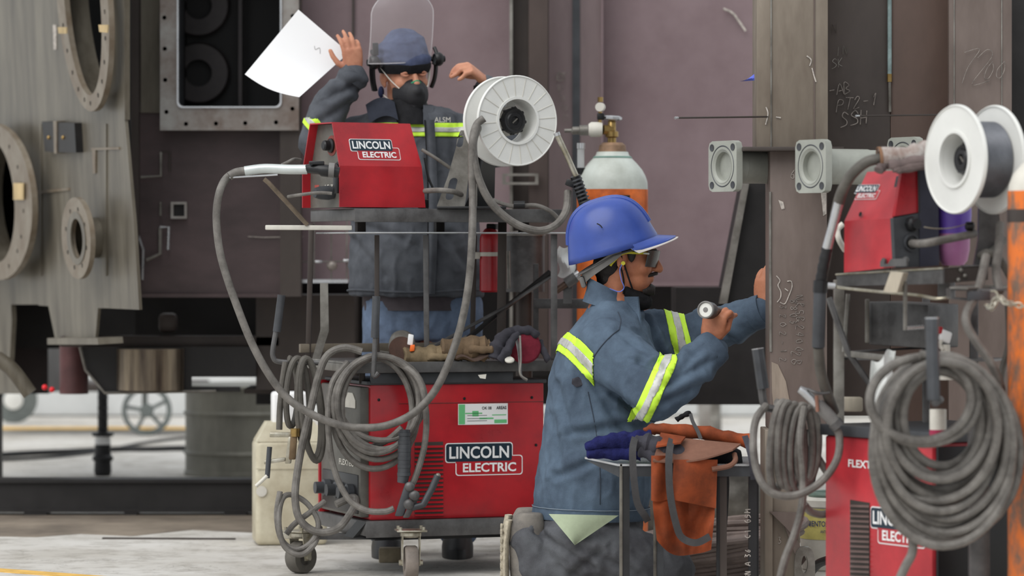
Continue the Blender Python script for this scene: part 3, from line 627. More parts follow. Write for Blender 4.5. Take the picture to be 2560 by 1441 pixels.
# ------------------------------------------------------------------ gas cylinder
DG = 12.95; x = P(1531, 0, DG).x; u = U(DG)
gz = lambda y: CH-(y-HY)*u
gc = thing('gas_cylinder', V((x, DG, 0)), 'orange gas cylinder with pale grey shoulder and brass valve', 'gas cylinder')
R = .128
put('body', MB().lathe([(R*.9, 0), (R, .02), (R, gz(474))], (x, DG, 0), n=48), m_orange, gc)
pr = [(R, gz(474)), (R*.985, gz(455)), (R*.93, gz(440)), (R*.84, gz(425)), (R*.70, gz(410)), (R*.57, gz(398)), (R*.47, gz(388)), (R*.44, gz(380))]
put('shoulder', MB().lathe(pr, (x, DG, 0), n=48), m_gasgrey, gc)
put('green_band', MB().lathe([(R*.545, gz(396)), (R*.56, gz(395)), (R*.52, gz(391))], (x, DG, 0), n=40), M('green_line', C(110,140,130), .5), gc)
put('neck_ring', MB().lathe([(R*.40, gz(382)), (R*.37, gz(364)), (R*.28, gz(357)), (.001, gz(357))], (x, DG, 0), n=30), M('rusty_ring', C(150,120,96), .6, .2, .2, 20), gc)
va = put('valve', MB().lathe([(.016, gz(358)), (.016, gz(345)), (.024, gz(342)), (.024, gz(330)), (.015, gz(326)), (.015, gz(305)), (.01, gz(300))], (x-.002, DG, 0), n=16), m_brass, gc)
hw = put('hand_wheel', MB().lathe([(.001, 0), (.03, 0), (.034, .004), (.034, .012), (.03, .016), (.001, .014)], V((x, DG, gz(301))), (.05, 0, 1), 8), m_bright, va)
rg = thing('gas_regulator', P(1480, 328, DG-.03), 'small grey brass pressure regulator fixed to the cylinder valve', 'regulator')
put('inlet_nut', MB().cyl(P(1531, 326, DG), P(1508, 324, DG-.01), .018, n=10), m_brass, rg)
put('regulator_body', MB().lathe([(.001,-.02),(.024,-.02),(.027,-.01),(.027,.02),(.02,.03),(.001,.03)], P(1492, 324, DG-.02), (-1, 0, 0), 20), m_offw, rg)
put('outlet_hose_tail', MB().lathe([(.019,0),(.019,.03),(.014,.032),(.014,.055),(.007,.06),(.007,.085)], P(1470, 326, DG-.02), (-1, 0, -.02), 14), m_cartl, rg)
put('gauge_stem', MB().cyl(P(1499, 320, DG-.02), P(1501, 268, DG-.02), .007, n=10), m_brass, rg)
put('gauge', MB().lathe([(.001,-.014),(.016,-.014),(.016,.014),(.001,.014)], P(1501, 268, DG-.03), (-.25, -1, 0), 20), m_offw, rg)
put('gauge_cap', MB().cyl(P(1501, 255, DG-.02), P(1501, 243, DG-.02), .01, n=10), m_brass, rg)
put('gauge_block', MB().rbox(P(1493, 300, DG-.03), (.026, 0, 0), (0, .02, 0), (0, 0, .025), .004), m_blackpl, rg)
fl2 = thing('flow_meter', P(1452, 360, DG-.02), 'small clear flow meter tube left of the cylinder shoulder', 'flow meter')
put('tube', MB().cyl(P(1452, 420, DG-.02), P(1452, 362, DG-.02), .013, n=16), glassy('clear_tube', (.7,.72,.72,1), .1, .45), fl2)
put('top_cap', MB().cyl(P(1452, 372, DG-.02), P(1452, 358, DG-.02), .015, n=12), m_bright, fl2)
put('bottom_cap', MB().cyl(P(1452, 436, DG-.02), P(1452, 420, DG-.02), .018, n=12), m_blackpl, fl2)
# stencil letters on the orange body
for i, (tx, ty, w_, h_) in enumerate(((1508, 507, 24, 16), (1545, 508, 30, 20))):
    q = P(tx, ty, DG-R-.002); put('stencil', MB().rbox(q+V((0, .003, 0)), (w_*u, 0, 0), (0, .004, 0), (0, 0, h_*u), .002), m_blackpl, gc)
# fire extinguisher strapped to the cart
DE = 12.45; x = P(1225, 0, DE).x; ez = lambda y: CH-(y-HY)*U(DE)
fe = thing('fire_extinguisher', V((x, DE, ez(730))), 'slim red fire extinguisher strapped upright behind the left cart shelf', 'fire extinguisher')
put('cylinder', MB().lathe([(.03, ez(731)), (.036, ez(727)), (.036, ez(600)), (.034, ez(590)), (.02, ez(574)), (.012, ez(570))], (x, DE, 0), n=28), m_red, fe)
put('strap', MB().lathe([(.037, ez(641)), (.0385, ez(641)), (.0385, ez(631)), (.037, ez(631))], (x, DE, 0), n=28, closed=True), m_offw, fe)
put('strap_buckle', MB().rbox(P(1186, 648, DE-.02), (.02, 0, 0), (0, .015, 0), (0, 0, .024), .003), m_offw, fe)
put('valve_head', MB().rbox(P(1216, 574, DE-.015), (.03, 0, 0), (0, .03, 0), (0, 0, .02), .004), m_blackpl, fe)
put('cap', MB().cyl(P(1247, 574, DE), P(1247, 560, DE), .014, n=14), m_white, fe)
# orange cylinder at the right edge
DO = 9.15; x = P(2634, 0, DO).x; oz = lambda y: CH-(y-HY)*U(DO)
oc = thing('orange_gas_cylinder', V((x, DO, 0)), 'scratched orange gas cylinder with cream shoulder at the right edge', 'gas cylinder')
R = .116
m_or2 = M('scratched_orange', C(218,112,42), .45, 0, .2, 18, (1,1,.6), .03, col2=C(120,96,80), patch=.25)
put('body', MB().lathe([(R*.92, 0), (R, .02), (R, oz(478))], (x, DO, 0), n=48), m_or2, oc)
put('shoulder', MB().lathe([(R*.985, oz(480)), (R*.97, oz(462)), (R*.88, oz(435)), (R*.7, oz(410)), (R*.45, oz(395)), (R*.3, oz(388))], (x, DO, 0), n=48), m_offw, oc)
put('neck', MB().cyl((x, DO, oz(392)), (x, DO, oz(350)), .03, n=16), m_brass, oc)
put('dark_band', MB().lathe([(R+.0006, oz(556)), (R+.001, oz(552)), (R+.001, oz(528)), (R+.0006, oz(524))], (x, DO, 0), n=48), m_darkst, oc)
# ------------------------------------------------------------------ parts shared by both carts
def logo(o, ex, ey, W, parent, red=m_red):
    """two stacked name plates: dark upper bar, red lower bar, white outlines and letters"""
    ex, ey = V(ex).normalized(), V(ey).normalized(); n = ex.cross(ey).normalized(); k = W/195.0
    def pl(nm, x0, y0, x1, y1, r, z, mat, par, th=.0006):
        return put(nm, MB().prism([V(o)+ex*(x*k)+ey*(-y*k)+n*z for x, y in rrect(x0, y0, x1, y1, r, 3)][::-1], n*th), mat, par, smooth=0)
    a = pl('badge_border', 0, 0, 170, 47, 7, .0002, m_white, parent)
    b = pl('badge_border', 26, 31, 195, 78, 7, .0002, m_white, parent)
    pl('badge_field', 28.5, 33, 192.5, 75.5, 6, .0009, red, b)
    pl('badge_gap', 26.5, 44, 170, 48.5, 1, .0012, red, b)
    pl('badge_field', 2.5, 2.5, 167.5, 44.5, 6, .0014, M('badge_navy', C(28,46,60), .4, 0, .05, 5), a)
    text('badge_lettering', 'LINCOLN', V(o)+ex*(10*k)-ey*(37.5*k)+n*.0022, ex, ey, 150*k, 29*k, m_white, a, .0004, .022)
    text('badge_lettering', 'ELECTRIC', V(o)+ex*(44*k)-ey*(70*k)+n*.0022, ex, ey, 134*k, 22*k, m_white, b, .0004, .026)
def spool(name, c, ax, R, W, label, wire=None, ribs=20, mat=m_plasw):
    """wire spool: two flanges, barrel, ribs, hub; ax points to the front"""
    ax = V(ax).normalized(); t = thing(name, c-V((0, 0, R)), label, 'wire spool', 'welding wire spools')
    ri = R*.50
    for z0, nm in ((W/2, 'front_flange'), (-W/2, 'rear_flange')):
        f = put(nm, MB().lathe([(ri, z0+.001), (R*.965, z0+.001), (R*.97, z0+.004), (R*.985, z0+.004), (R, z0), (R, z0-.005), (R*.985, z0-.008), (ri, z0-.006)], c, ax, 64, closed=True), mat, t)
        if nm == 'front_flange' and ribs:
            Nn = ax.orthogonal().normalized(); B = ax.cross(Nn)
            for k in range(ribs):
                a = 2*pi*k/ribs; d = Nn*cos(a)+B*sin(a); e = ax.cross(d)
                put('rib', MB().obox(c+ax*(z0+.0005)+d*(ri+.006)-e*.0008, d*(R*.95-ri-.006), e*.0016, ax*.0022), m_offw, f)
        put('rim_ring', MB().lathe([(ri-.004, z0+.006), (ri+.004, z0+.006), (ri+.004, z0-.004), (ri-.004, z0-.004)], c, ax, 48, closed=True), mat, f)
    put('barrel', MB().lathe([(ri-.003, W/2), (ri+.001, W/2), (ri+.001, -W/2), (ri-.003, -W/2)], c, ax, 48, closed=True), mat, t)
    if wire:
        pr = [(ri, -W/2+.004)]; nw = 22
        for k in range(nw+1):
            h = -W/2+.006+(W-.012)*k/nw; pr += [(wire, h-.0008), (wire+.0014, h+.001)]
        pr += [(ri, W/2-.004)]
        put('wound_wire', MB().lathe(pr, c, ax, 56, closed=True), M('wire_windings', C(112,114,120), .35, .5, .1, 30), t)
    # rear web with three windows
    Nn = ax.orthogonal().normalized(); B = ax.cross(Nn)
    for k in range(4):
        a = 2*pi*k/4+.5; d = Nn*cos(a)+B*sin(a); e = ax.cross(d)
        put('web_spoke', MB().obox(c-ax*(W/2-.01)-e*.016, d*ri, e*.032, ax*.004), mat, t)
    put('core', MB().lathe([(R*.2, -W/2), (R*.33, -W/2+.01), (R*.31, W*.1), (R*.24, W*.1), (R*.22, -W/2)], c, ax, 32, closed=True), m_offw, t)
    hub = MB().lathe([(.001, W*.30), (R*.08, W*.30), (R*.1, W*.36), (R*.17, W*.36), (R*.20, W*.32), (R*.25, W*.34), (R*.285, W*.28), (R*.285, -W*.05), (R*.27, -W*.3), (.001, -W*.3)], c, ax, 36)
    h_ = put('hub_knob', hub, m_blackpl, t)
    for k in range(8):
        a = 2*pi*k/8; d = Nn*cos(a)+B*sin(a); put('grip_lobe', MB().cyl(c+d*R*.27-ax*W*.0, c+d*R*.27+ax*W*.27, R*.045, n=8), m_blackpl, h_)
    put('hub_slot', MB().obox(c+ax*(W*.30)-Nn*.012-B*.002, Nn*.024, B*.004, ax*.004), m_cartl, h_)
    return t
def turns(ts, seg=40):
    """path through hanging cable turns (top x, top y, half width, half height, D, lean)"""
    pts = []
    for i, t in enumerate(ts):
        nx = ts[i+1] if i+1 < len(ts) else t
        for k in range(seg):
            f = k/seg; g = f*f*(3-2*f); q = [a+(b-a)*g for a, b in zip(t, nx)]
            a = -pi/2+2*pi*f; tx, ty, hw, hh, D_, ln = q
            yy = hh*(1+sin(a)); pts.append(P(tx+hw*cos(a)+ln*yy, ty+yy, D_+.02*cos(a)))
    return pts
def cable(name, paths, r, mat, label, cat='cable', n=10, group=None):
    """one cable; several pieces of it may be given as separate point lists"""
    t = thing(name, paths[0][0], label, cat, group)
    for p in paths: put('cable_run', MB().tube(p, r, n), mat, t)
    return t
def caster(parent, x, D, r, wd, ang, top, label=None, mat=None):
    """swivel caster: plate, fork of two cheeks, axle, wheel"""
    c = V((P(x, 0, D).x, D, r)); ax = V((cos(ang), sin(ang), 0)); f = V((-sin(ang), cos(ang), 0))
    k = put('caster', MB().rbox(V((c.x, c.y, top-.008))-ax*.05-f*.045, ax*.1, f*.09, (0, 0, .006), .002), m_galv, parent)
    put('wheel', MB().lathe([(.001,-wd*.3),(r*.45,-wd*.3),(r*.5,-wd/2),(r*.93,-wd/2),(r,-wd*.36),(r,wd*.36),(r*.93,wd/2),(r*.5,wd/2),(r*.45,wd*.3),(.001,wd*.3)], c, ax, 36), mat or M('caster_rubber', C(134,124,116), .6, 0, .2, 14), k)
    for s_ in (-1, 1):
        o_ = c+ax*(s_*(wd/2+.006))
        put('fork_cheek', MB().prism([o_+f*.014+V((0,0,-.01)), o_-f*.014+V((0,0,-.01)), o_-f*.024+V((0,0,top-r-.012)), o_+f*.024+V((0,0,top-r-.012))], ax*.003*s_), m_galv, k)
        put('axle_nut', MB().cyl(o_+ax*(.003*s_), o_+ax*(.012*s_), .009, n=6), m_galv, k)
    put('swivel', MB().lathe([(.03, top-.028), (.036, top-.022), (.036, top-.012), (.03, top-.008)], (c.x, c.y, 0), n=20), m_galv, k)
    for a, b in ((-1,-1),(1,-1),(-1,1),(1,1)): put('plate_bolt', MB().cyl(V((c.x, c.y, top-.002))+ax*(a*.038)+f*(b*.034), V((c.x, c.y, top+.008))+ax*(a*.038)+f*(b*.034), .006, n=6), m_galv, k)
    return k
# ------------------------------------------------------------------ left cart
TH = radians(20); e1 = V((cos(TH), sin(TH), 0)); e2 = V((-sin(TH), cos(TH), 0))
O1 = P(925, 1303, 11.9); z0 = O1.z
lc = thing('welding_cart', V((O1.x+.2, O1.y+.3, 0)), 'left welding cart of dark angle steel on casters with open shelves', 'cart')
def L1(a, b, z): return V((O1.x, O1.y, 0))+e1*a+e2*b+V((0, 0, z))
def lbox(nm, a0, b0, z_0, da, db, dz, mat, par=None, bev=.002):
    return put(nm, MB().rbox(L1(a0, b0, z_0), e1*da, e2*db, (0, 0, dz), bev), mat, par or lc)
bt_ = lbox('base_tray', -.02, -.02, z0-.006, .70, .56, .006, m_cart)
lbox('base_rail', -.02, -.024, z0-.055, .70, .006, .055, m_cart)
put('base_wedge', MB().prism([L1(-.02,-.02,z0-.004), L1(.16,-.02,z0-.004), L1(.10,-.02,z0-.068), L1(-.04,.06,z0-.06)], e2*.1), m_blk, lc)
lbox('base_rail', -.02, -.02, z0-.05, .006, .56, .05, m_cart)
lbox('under_tray', .05, .1, z0-.075, .6, .4, .03, m_blk)
caster(lc, 1027, 11.82, .056, .042, radians(8), z0-.02)
caster(lc, 752, 12.05, .054, .05, radians(-42), z0-.04, mat=m_rubd)
caster(lc, 1330, 12.0, .054, .042, radians(20), z0-.02)
put('outrigger', MB().rbox(P(700, 1348, 12.05), (.115, 0, 0), (0, .06, 0), (0, 0, .025), .003), m_galv, lc)
put('outrigger_arm', MB().obox(P(780, 1350, 12.1), (.25, 0, 0), (0, .05, 0), (0, 0, .02)), m_cart, lc)
wb_ = put('wood_block', MB().rbox(V((P(947,0,12.45).x, 12.45, 0)), (.075, 0, 0), (0, .06, 0), (0, 0, .05), .004), M('dirty_wood', C(150,138,116), .7, 0, .2, 14)); tag(wb_, 'dirty wood block on the floor under the left cart', 'wood block')
# shelf, tray and thin plate
zs = CH-(906-HY)*U(11.95)
lbox('shelf_plate', -.09, -.03, zs-.006, .78, .56, .006, m_cart)
lbox('shelf_rail', -.09, -.034, zs-.034, .78, .006, .036, m_cart)
lbox('shelf_side', -.09, -.03, zs-.03, .006, .56, .034, m_cartl)
zt = CH-(522-HY)*U(11.85)
tr = lbox('top_tray', -.065, -.035, zt-.006, .735, .5, .006, m_cartl)
lbox('tray_rail', -.065, -.039, zt-.044, .735, .008, .044, m_cart)
lbox('tray_side', -.065, -.035, zt-.040, .008, .5, .040, m_cart)
zp = CH-(584-HY)*U(11.85)
lbox('thin_plate', -.075, -.05, zp, .80, .42, .005, m_bright)
put('side_bar', MB().rbox(P(663, 575, 12.0), P(880, 576, 11.9)-P(663, 575, 12.0), (0, .03, 0), (0, 0, .016), .003), m_offw, lc)
put('stay_bar', MB().tube(pxs([(660,448,11.9),(672,458,11.9),(768,562,11.95)]), .0075, 8), M('rusty_bar', C(128,114,98), .5, .3, .25, 20), lc)
def post(x0, y0, x1, y1, D0, D1, wd, mat=m_cart, nm='post'):
    a, b = P(x0, y0, D0), P(x1, y1, D1); d = (b-a)
    put(nm, MB().rbox(a-V((wd/2, 0, 0)), (wd, 0, 0), (0, wd, 0), d, .002), mat, lc)
post(942, 905, 942, 588, 11.95, 11.95, .016, m_darkst)
post(1067, 910, 1064, 588, 12.0, 12.0, .018)
post(1385, 910, 1385, 586, 12.1, 12.1, .022)
post(1252, 905, 1256, 555, 12.3, 12.3, .030, m_darkst)
post(1180, 905, 1186, 588, 12.45, 12.45, .018, m_darkst)
post(1395, 1300, 1395, 905, 12.12, 12.12, .025); post(905, 960, 905, 905, 11.95, 11.95, .02, m_darkst)
post(770, 905, 778, 560, 12.35, 12.35, .018, m_darkst)
for zc in (zp, zt): lbox('tray_leg', .55, .05, zp, .03, .03, zt-zp, m_darkst)
for a in (0.02, .3): lbox('tray_leg', a, .2, zp, .03, .03, zt-zp-.03, m_darkst)
# hooks: bent bars, two with rubber sleeves
def hook(pts, D, r, sleeve=None, mat=m_cart):
    h = put('cable_hook', MB().tube(spline(pxs(pts, D), 5), r, 10), mat, lc)
    if sleeve: put('rubber_sleeve', MB().tube(pxs(sleeve, D), r*1.55, 12), m_dpanel, h)
hook([(702,745),(695,800),(683,870),(684,895),(700,905),(770,908),(800,908)], 11.95, .0085, [(704,738),(692,830)])
hook([(940,750),(938,850),(934,930),(938,940),(946,932)], 11.78, .0085, [(941,741),(937,845)])
put('flat_hook', MB().prism(pxs([(800,708),(820,708),(822,828),(798,905),(778,905),(801,825)], 12.3), (0, .006, 0)), m_cartl, lc)
lbox('back_rail', -.09, .5, zs+.02, .78, .02, .03, M('tan_steel', C(128,118,104), .5, .3, .15, 9))
put('back_cross_rail', MB().rbox(P(1334, 772, 12.5), (.2, 0, 0), (0, .03, 0), (0, 0, .034), .003), m_cart, lc)
lbox('drawer_front', .0, -.01, zs-.07, .5, .01, .035, m_dpanel)
post(1340, 905, 1340, 660, 12.55, 12.55, .02, m_cart)
put('diagonal_brace', MB().tube(pxs([(1165,850,12.3),(1375,680,12.4)]), .009, 6), m_black, lc)
put('diagonal_brace', MB().tube(pxs([(1040,890,12.2),(1260,770,12.3),(1380,690,12.4)]), .006, 6), m_cart, lc)
# ------------------------------------------------------------------ power source on the left cart
ws = thing('welding_power_source', L1(.3, .25, z0), 'red welding power source with white and green sticker on the left cart', 'welder')
WL, WD, WH = .615, .47, .452
put('case', MB().rbox(L1(0, 0, z0), e1*WL, e2*WD, (0, 0, WH), .008), m_red, ws)
put('case_seam', MB().obox(L1(.1, -.0012, z0+WH-.067), e1*(WL-.1), e2*.002, (0, 0, .0015)), m_darkst, ws)
put('top_cover', MB().rbox(L1(-.012, -.004, z0+WH-.004), e1*(WL+.02), e2*(WD+.008), (0, 0, .014), .004), m_dpanel, ws)
fp = put('front_panel', MB().rbox(L1(-.03, .012, z0+.01), e1*.032, e2*(WD-.024), (0, 0, WH-.02), .006), m_panel, ws)
put('panel_frame', MB().rbox(L1(-.036, WD-.012, z0), e1*.04, e2*.014, (0, 0, WH), .002), m_red, ws)
put('maker_plate', MB().prism([L1(-.031, b, z0+h) for b, h in ((.06,.37),(.17,.37),(.17,.395),(.14,.42),(.09,.42),(.06,.395))], -e1*.002), m_offw, fp)
for b, h, r in ((.1,.29,.018),(.22,.29,.018),(.33,.3,.02),(.22,.36,.012)): put('knob', MB().lathe([(r,0),(r,.012),(r*.8,.02),(.001,.02)], L1(-.03, b, z0+h), -e1, 16), m_blackpl, fp)
text('panel_lettering', 'FLEXTEC', L1(-.0315, .24, z0+.175), -e2, (0, 0, 1), .16, .02, m_offw, fp, .001, .02)
put('output_recess', MB().rbox(L1(-.034, .03, z0+.02), e1*.01, e2*.40, (0, 0, .13), .004), m_blackpl, fp)
for b, h in ((.09, .09), (.22, .09), (.35, .09)): put('output_stud', MB().lathe([(.028,0),(.028,.02),(.02,.022),(.02,.05),(.001,.05)], L1(-.034, b, z0+h), -e1, 18), m_dpanel, fp)
lv = put('louver_panel', MB().obox(L1(.155, -.001, z0+.012), e1*.10, e2*.002, (0, 0, .245)), m_darkst, ws)
for k in range(17): put('louver', MB().prism([L1(.155, -.001, z0+.018+k*.0142), L1(.155, -.008, z0+.012+k*.0142), L1(.155, -.006, z0+.010+k*.0142), L1(.155, 0, z0+.012+k*.0142)], e1*.10), m_red, lv, smooth=0)
logo(L1(.262, -.0006, z0+.252), e1, (0, 0, 1), .275, ws)
stk = put('sticker', MB().obox(L1(.308, -.0012, z0+.312), e1*.176, e2*.001, (0, 0, .070)), m_white, ws)
m_gst = M('sticker_green', C(110,196,132), .6, 0, .05, 5); m_ink = M('ink', C(60,62,64), .6, 0, .05, 5)
for a, h, w_, hh in ((.002,.002,.022,.066),(.05,.028,.022,.018),(.025,.036,.06,.004),(.075,.018,.05,.005),(.128,.004,.044,.012),(.12,.03,.05,.003)):
    put('sticker_block', MB().obox(L1(.308+a, -.0018, z0+.312+h), e1*w_, e2*.001, (0, 0, hh)), m_gst, stk)
text('sticker_text', 'OK 08', L1(.392, -.0018, z0+.362), e1, (0,0,1), .034, .010, m_ink, stk, .0002, .02)
text('sticker_text', 'AREAS', L1(.443, -.0018, z0+.362), e1, (0,0,1), .036, .011, m_ink, stk, .0002, .03)
for h in (.012, .02, .030): put('sticker_line', MB().obox(L1(.34, -.0018, z0+.312+h), e1*.07, e2*.001, (0, 0, .0015)), m_ink, stk)
for a, h in ((.585,.24),(.585,.1),(.33,.40),(.57,.4),(.03,.4)): put('screw', MB().lathe([(.005,0),(.005,.002),(.001,.003)], L1(a, 0, z0+h), -e2, 8), m_blackpl, ws)
# ------------------------------------------------------------------ wire feeder on the left cart
TF = radians(31); f1 = V((cos(TF), sin(TF), 0)); f2 = V((-sin(TF), cos(TF), 0))
FO = P(849, 518, 11.83); FL, FW, FH = .325, .265, .281
def LF(a, b, z): return FO+f1*a+f2*b+V((0, 0, z))
wf_ = thing('wire_feeder', LF(.15, .13, 0), 'red wire feeder box with grey control panel on top of the left cart', 'wire feeder')
prof = [(0, 0), (0, .136), (.052, FH), (FW-.055, FH), (FW, .12), (FW, 0)]
def shell(L_, pr, pt, mat, par, th=.004, lean=0.0):
    mb = MB()
    for k in range(len(pr)-1):
        (b0, h0), (b1, h1) = pr[k], pr[k+1]
        s0 = lean*h0/FH; s1 = lean*h1/FH
        nrm = V((0, h1-h0, -(b1-b0))); nrm.normalize()
        q = [pt(0, b0, h0), pt(L_-s0, b0, h0), pt(L_-s1, b1, h1), pt(0, b1, h1)]
        ctr = pt(L_/2, FW/2, FH*.4); m_ = (q[1]-q[0]).cross(q[3]-q[0]).normalized()
        if m_.dot(ctr-q[0]) < 0: m_ = -m_
        mb.prism(q, m_*th)
    return put('cover', mb, mat, par, smooth=0)
shell(FL, prof, LF, m_red, wf_, .004, .03)
inn = [(.004, .0), (.004, .134), (.054, FH-.005), (FW-.057, FH-.005), (FW-.004, .118), (FW-.004, 0)]
cp = put('control_panel', MB().prism([LF(.03, b, h) for b, h in inn], f1*.26), m_panel, wf_, smooth=20)
put('speed_knob', MB().lathe([(.024,0),(.024,.008),(.017,.012),(.017,.03),(.012,.034),(.001,.034)], LF(.03, .11, .205), -f1, 20), m_blackpl, cp)
put('knob_dial', MB().lathe([(.034,0),(.034,.002),(.001,.002)], LF(.03, .108, .205), -f1, 24), M('dial_red', C(150,70,60), .5), cp)
put('panel_seam', MB().obox(LF(.029, .06, .13), f2*.004, f1*.004, (0, 0, .15)), m_blackpl, cp)
put('red_badge', MB().obox(LF(.029, .20, .06), f2*.03, f1*.002, (0, 0, .016)), M('badge_red', C(190,90,80), .5), cp)
text('model_lettering', 'LF-74', LF(.029, .155, .062), -f2, (0,0,1), .07, .014, m_offw, cp, .0006, .02)
put('gun_socket', MB().lathe([(.03,0),(.03,.02),(.024,.024),(.024,.03),(.001,.03)], LF(.03, .03, .12), -f1, 20), m_blackpl, cp)
put('lower_socket', MB().lathe([(.02,0),(.024,.02),(.022,.05),(.016,.07),(.001,.07)], LF(.03, .10, .048), -f1, 18), m_dpanel, cp)
put('latch', MB().rbox(LF(-.006, .008, .045), f2*.03, f1*.03, (0, 0, .06), .004), m_blackpl, cp)
put('foot', MB().rbox(LF(FL-.01, .01, -.002), f1*.03, f2*.03, (0, 0, .03), .004), m_blackpl, wf_)
slope = (LF(0, .052, FH)-LF(0, 0, .136)); ns = f1.cross(slope).normalized()
logo(LF(.05, 0, .136)+slope*.62+ns*.0005, f1, slope, .185, wf_)
# gun lead plug, silver sleeve and the long grey loop
g = thing('welding_gun_lead', P(700, 425, 11.8), 'long grey gun cable looping down from the left wire feeder', 'cable')
put('plug_body', MB().tube(pxs([(848,432,11.75),(822,428,11.75),(806,426,11.75),(800,424,11.75),(768,422,11.78)]), [.018,.02,.02,.0165,.015], 16), m_blackpl, g)
put('plug_collar', MB().cyl(P(836, 426, 11.74), P(822, 425, 11.74), .024, n=14), m_greypl, g)
put('plug_clip', MB().rbox(P(772, 412, 11.74), (.05, 0, 0), (0, .02, 0), (0, 0, .012), .003), m_blackpl, g)
put('silver_sleeve', MB().tube(spline(pxs([(768,424),(720,424),(660,422),(612,428)], 11.78), 6), .0158, 16), M('silver_sleeve', C(206,212,210), .3, .3, .08, 9), g)
put('support_rod', MB().tube(pxs([(574,444,11.77),(694,437,11.77)]), .0032, 6), m_bright, g)
loop = [(612,428),(590,432),(566,446),(549,480),(541,540),(548,620),(566,690),(594,770),(628,855),(668,930),(715,992),(775,1034),(845,1062),(905,1070),(968,1064),(1030,1036),(1078,990),(1112,930),(1142,850),(1162,770),(1174,690),(1180,600),(1182,500),(1180,420),(1182,350),(1192,312),(1210,296)]
Ds = [11.78]*3+[11.72]*14+[11.72]*5+[11.76]*3+[11.8]*2
put('cable_run', MB().tube(spline([P(x, y, d) for (x, y), d in zip(loop, Ds)], 10), .0128, 12), m_rub, g)
put('end_sleeve', MB().tube(spline(pxs([(612,428,11.78),(590,432,11.78),(573,441,11.775)]), 5), .0145, 12), m_rub, g)
cable('control_cable', [spline(pxs([(752,400,11.9),(735,398,11.85),(718,406,11.85),(705,412,11.9)]), 6)], .005, m_rub, 'short thin grey lead above the silver sleeve at the feeder panel')
cable('control_cable', [spline(pxs([(830,484,11.75),(800,482,11.75),(760,486,11.76),(720,492,11.8)]), 6)], .0055, m_rub, 'thin grey lead plugged low into the feeder panel')
# spool and its arm
sa = V((sin(radians(29)), -cos(radians(29)), 0)); sc_ = P(1276, 303, 11.93)
spool('wire_spool', sc_, sa, .1505, .095, 'empty white ribbed wire spool on the left cart', None, 20)
arm = thing('spool_stand', P(1150, 515, 12.0), 'pale grey slotted spool arm on the left cart', 'spool stand')
def armq(nm, o_, i_, D, mat, th=.006): put(nm, MB().holed([P(x, y, D) for x, y in box_outline4(o_, i_)], [P(x, y, D) for x, y in i_], (0, th, 0)), mat, arm)
def box_outline4(quad, inner):
    """outline of a quad sampled with as many points as inner, corner to corner"""
    n = len(inner); k = n//4; out = []
    for c_ in range(4):
        a, b = quad[c_], quad[(c_+1) % 4]
        for j in range(k): out.append((a[0]+(b[0]-a[0])*j/k, a[1]+(b[1]-a[1])*j/k))
    return out
def slot(x0, y0, x1, y1, lean, n=5): return [(x+(y1-y)*lean, y) for x, y in rrect(x0, y0, x1, y1, min(x1-x0, y1-y0)*.45, n-1)][::1]
def slot4(x0, y0, x1, y1, lean):
    s_ = rrect(x0, y0, x1, y1, min(x1-x0, y1-y0)*.45, 4); return [(x+(y1-y)*lean, y) for x, y in s_]
armq('arm_plate', [(1172,440),(1120,440),(1152,326),(1206,326)], slot4(1140,340,1156,368,.15), 11.98, m_cartl)
armq('arm_plate', [(1162,516),(1092,516),(1120,440),(1172,440)], slot4(1112,445,1132,500,.25), 11.98, m_cartl)
put('arm_side', MB().prism(pxs([(1206,326,11.97),(1240,330,11.95),(1236,516,12.1),(1162,516,11.97)]), (0, .006, 0)), m_blackpl, arm)
put('arm_edge', MB().obox(P(1176, 516, 11.95), (.022, 0, 0), (0, .012, 0), (0, 0, .2)), m_cartl, arm)
put('arm_base', MB().rbox(P(1092, 522, 11.93), (.23, 0, 0), (0, .14, 0), (0, 0, .008), .002), m_blackpl, arm)
put('axle', MB().cyl(sc_-sa*.10, sc_+sa*.01, .012, n=14), m_dpanel, arm)
put('arm_head', MB().rbox(P(1192, 340, 12.0), (.06, 0, 0), (0, .02, 0), (0, 0, .06), .006), m_cartl, arm)
cable('feeder_lead', [spline(pxs([(1060,478,12.0),(1100,476,11.95),(1135,480,11.95),(1160,490,12.0)]), 6)], .009, m_rub, 'grey lead from the left feeder to its spool arm')
cable('feeder_lead', [spline(pxs([(1056,375,12.0),(1090,396,11.97),(1125,420,11.97)]), 5)], .006, m_rubd, 'thin stiff conduit from the left feeder to the spool arm')
cable('feeder_lead', [spline(pxs([(1062,395,12.05),(1070,440,12.05),(1082,470,12.05)]), 5)], .004, m_blk, 'thin black wire hanging behind the left feeder')
hose('gas_hose', pxs([(1196,318,11.83),(1184,352,11.78),(1186,400,11.76),(1200,455,11.76),(1230,510,11.76),(1282,556,11.78),(1340,577,11.8),(1385,566,11.82),(1414,530,11.85),(1420,480,11.9)]), .013, m_rub, 'thick grey hose sagging in a loop below the left spool')
hose('gas_hose', pxs([(1232,500,11.95),(1262,512,11.95),(1290,516,11.95),(1340,514,11.95),(1378,530,11.95),(1400,552,11.97)]), .007, m_rub, 'thin hose with a black joiner on the left cart tray')
jn = put('hose_joiner', MB().cyl(P(1284, 512, 11.94), P(1312, 512, 11.94), .012, n=14), m_blackpl); tag(jn, 'short black hose joiner on the left cart tray', 'hose joiner')
mg = thing('mig_gun', P(1420, 430, 11.9), 'welding gun with metal neck hanging beside the left spool', 'welding gun')
put('neck', MB().tube(pxs([(1392,335,11.86),(1420,395,11.87),(1442,444,11.88)]), .0095, 14), m_galv, mg)
put('neck_cap', MB().cyl(P(1391, 332, 11.86), P(1394, 340, 11.86), .011, n=12), m_bright, mg)
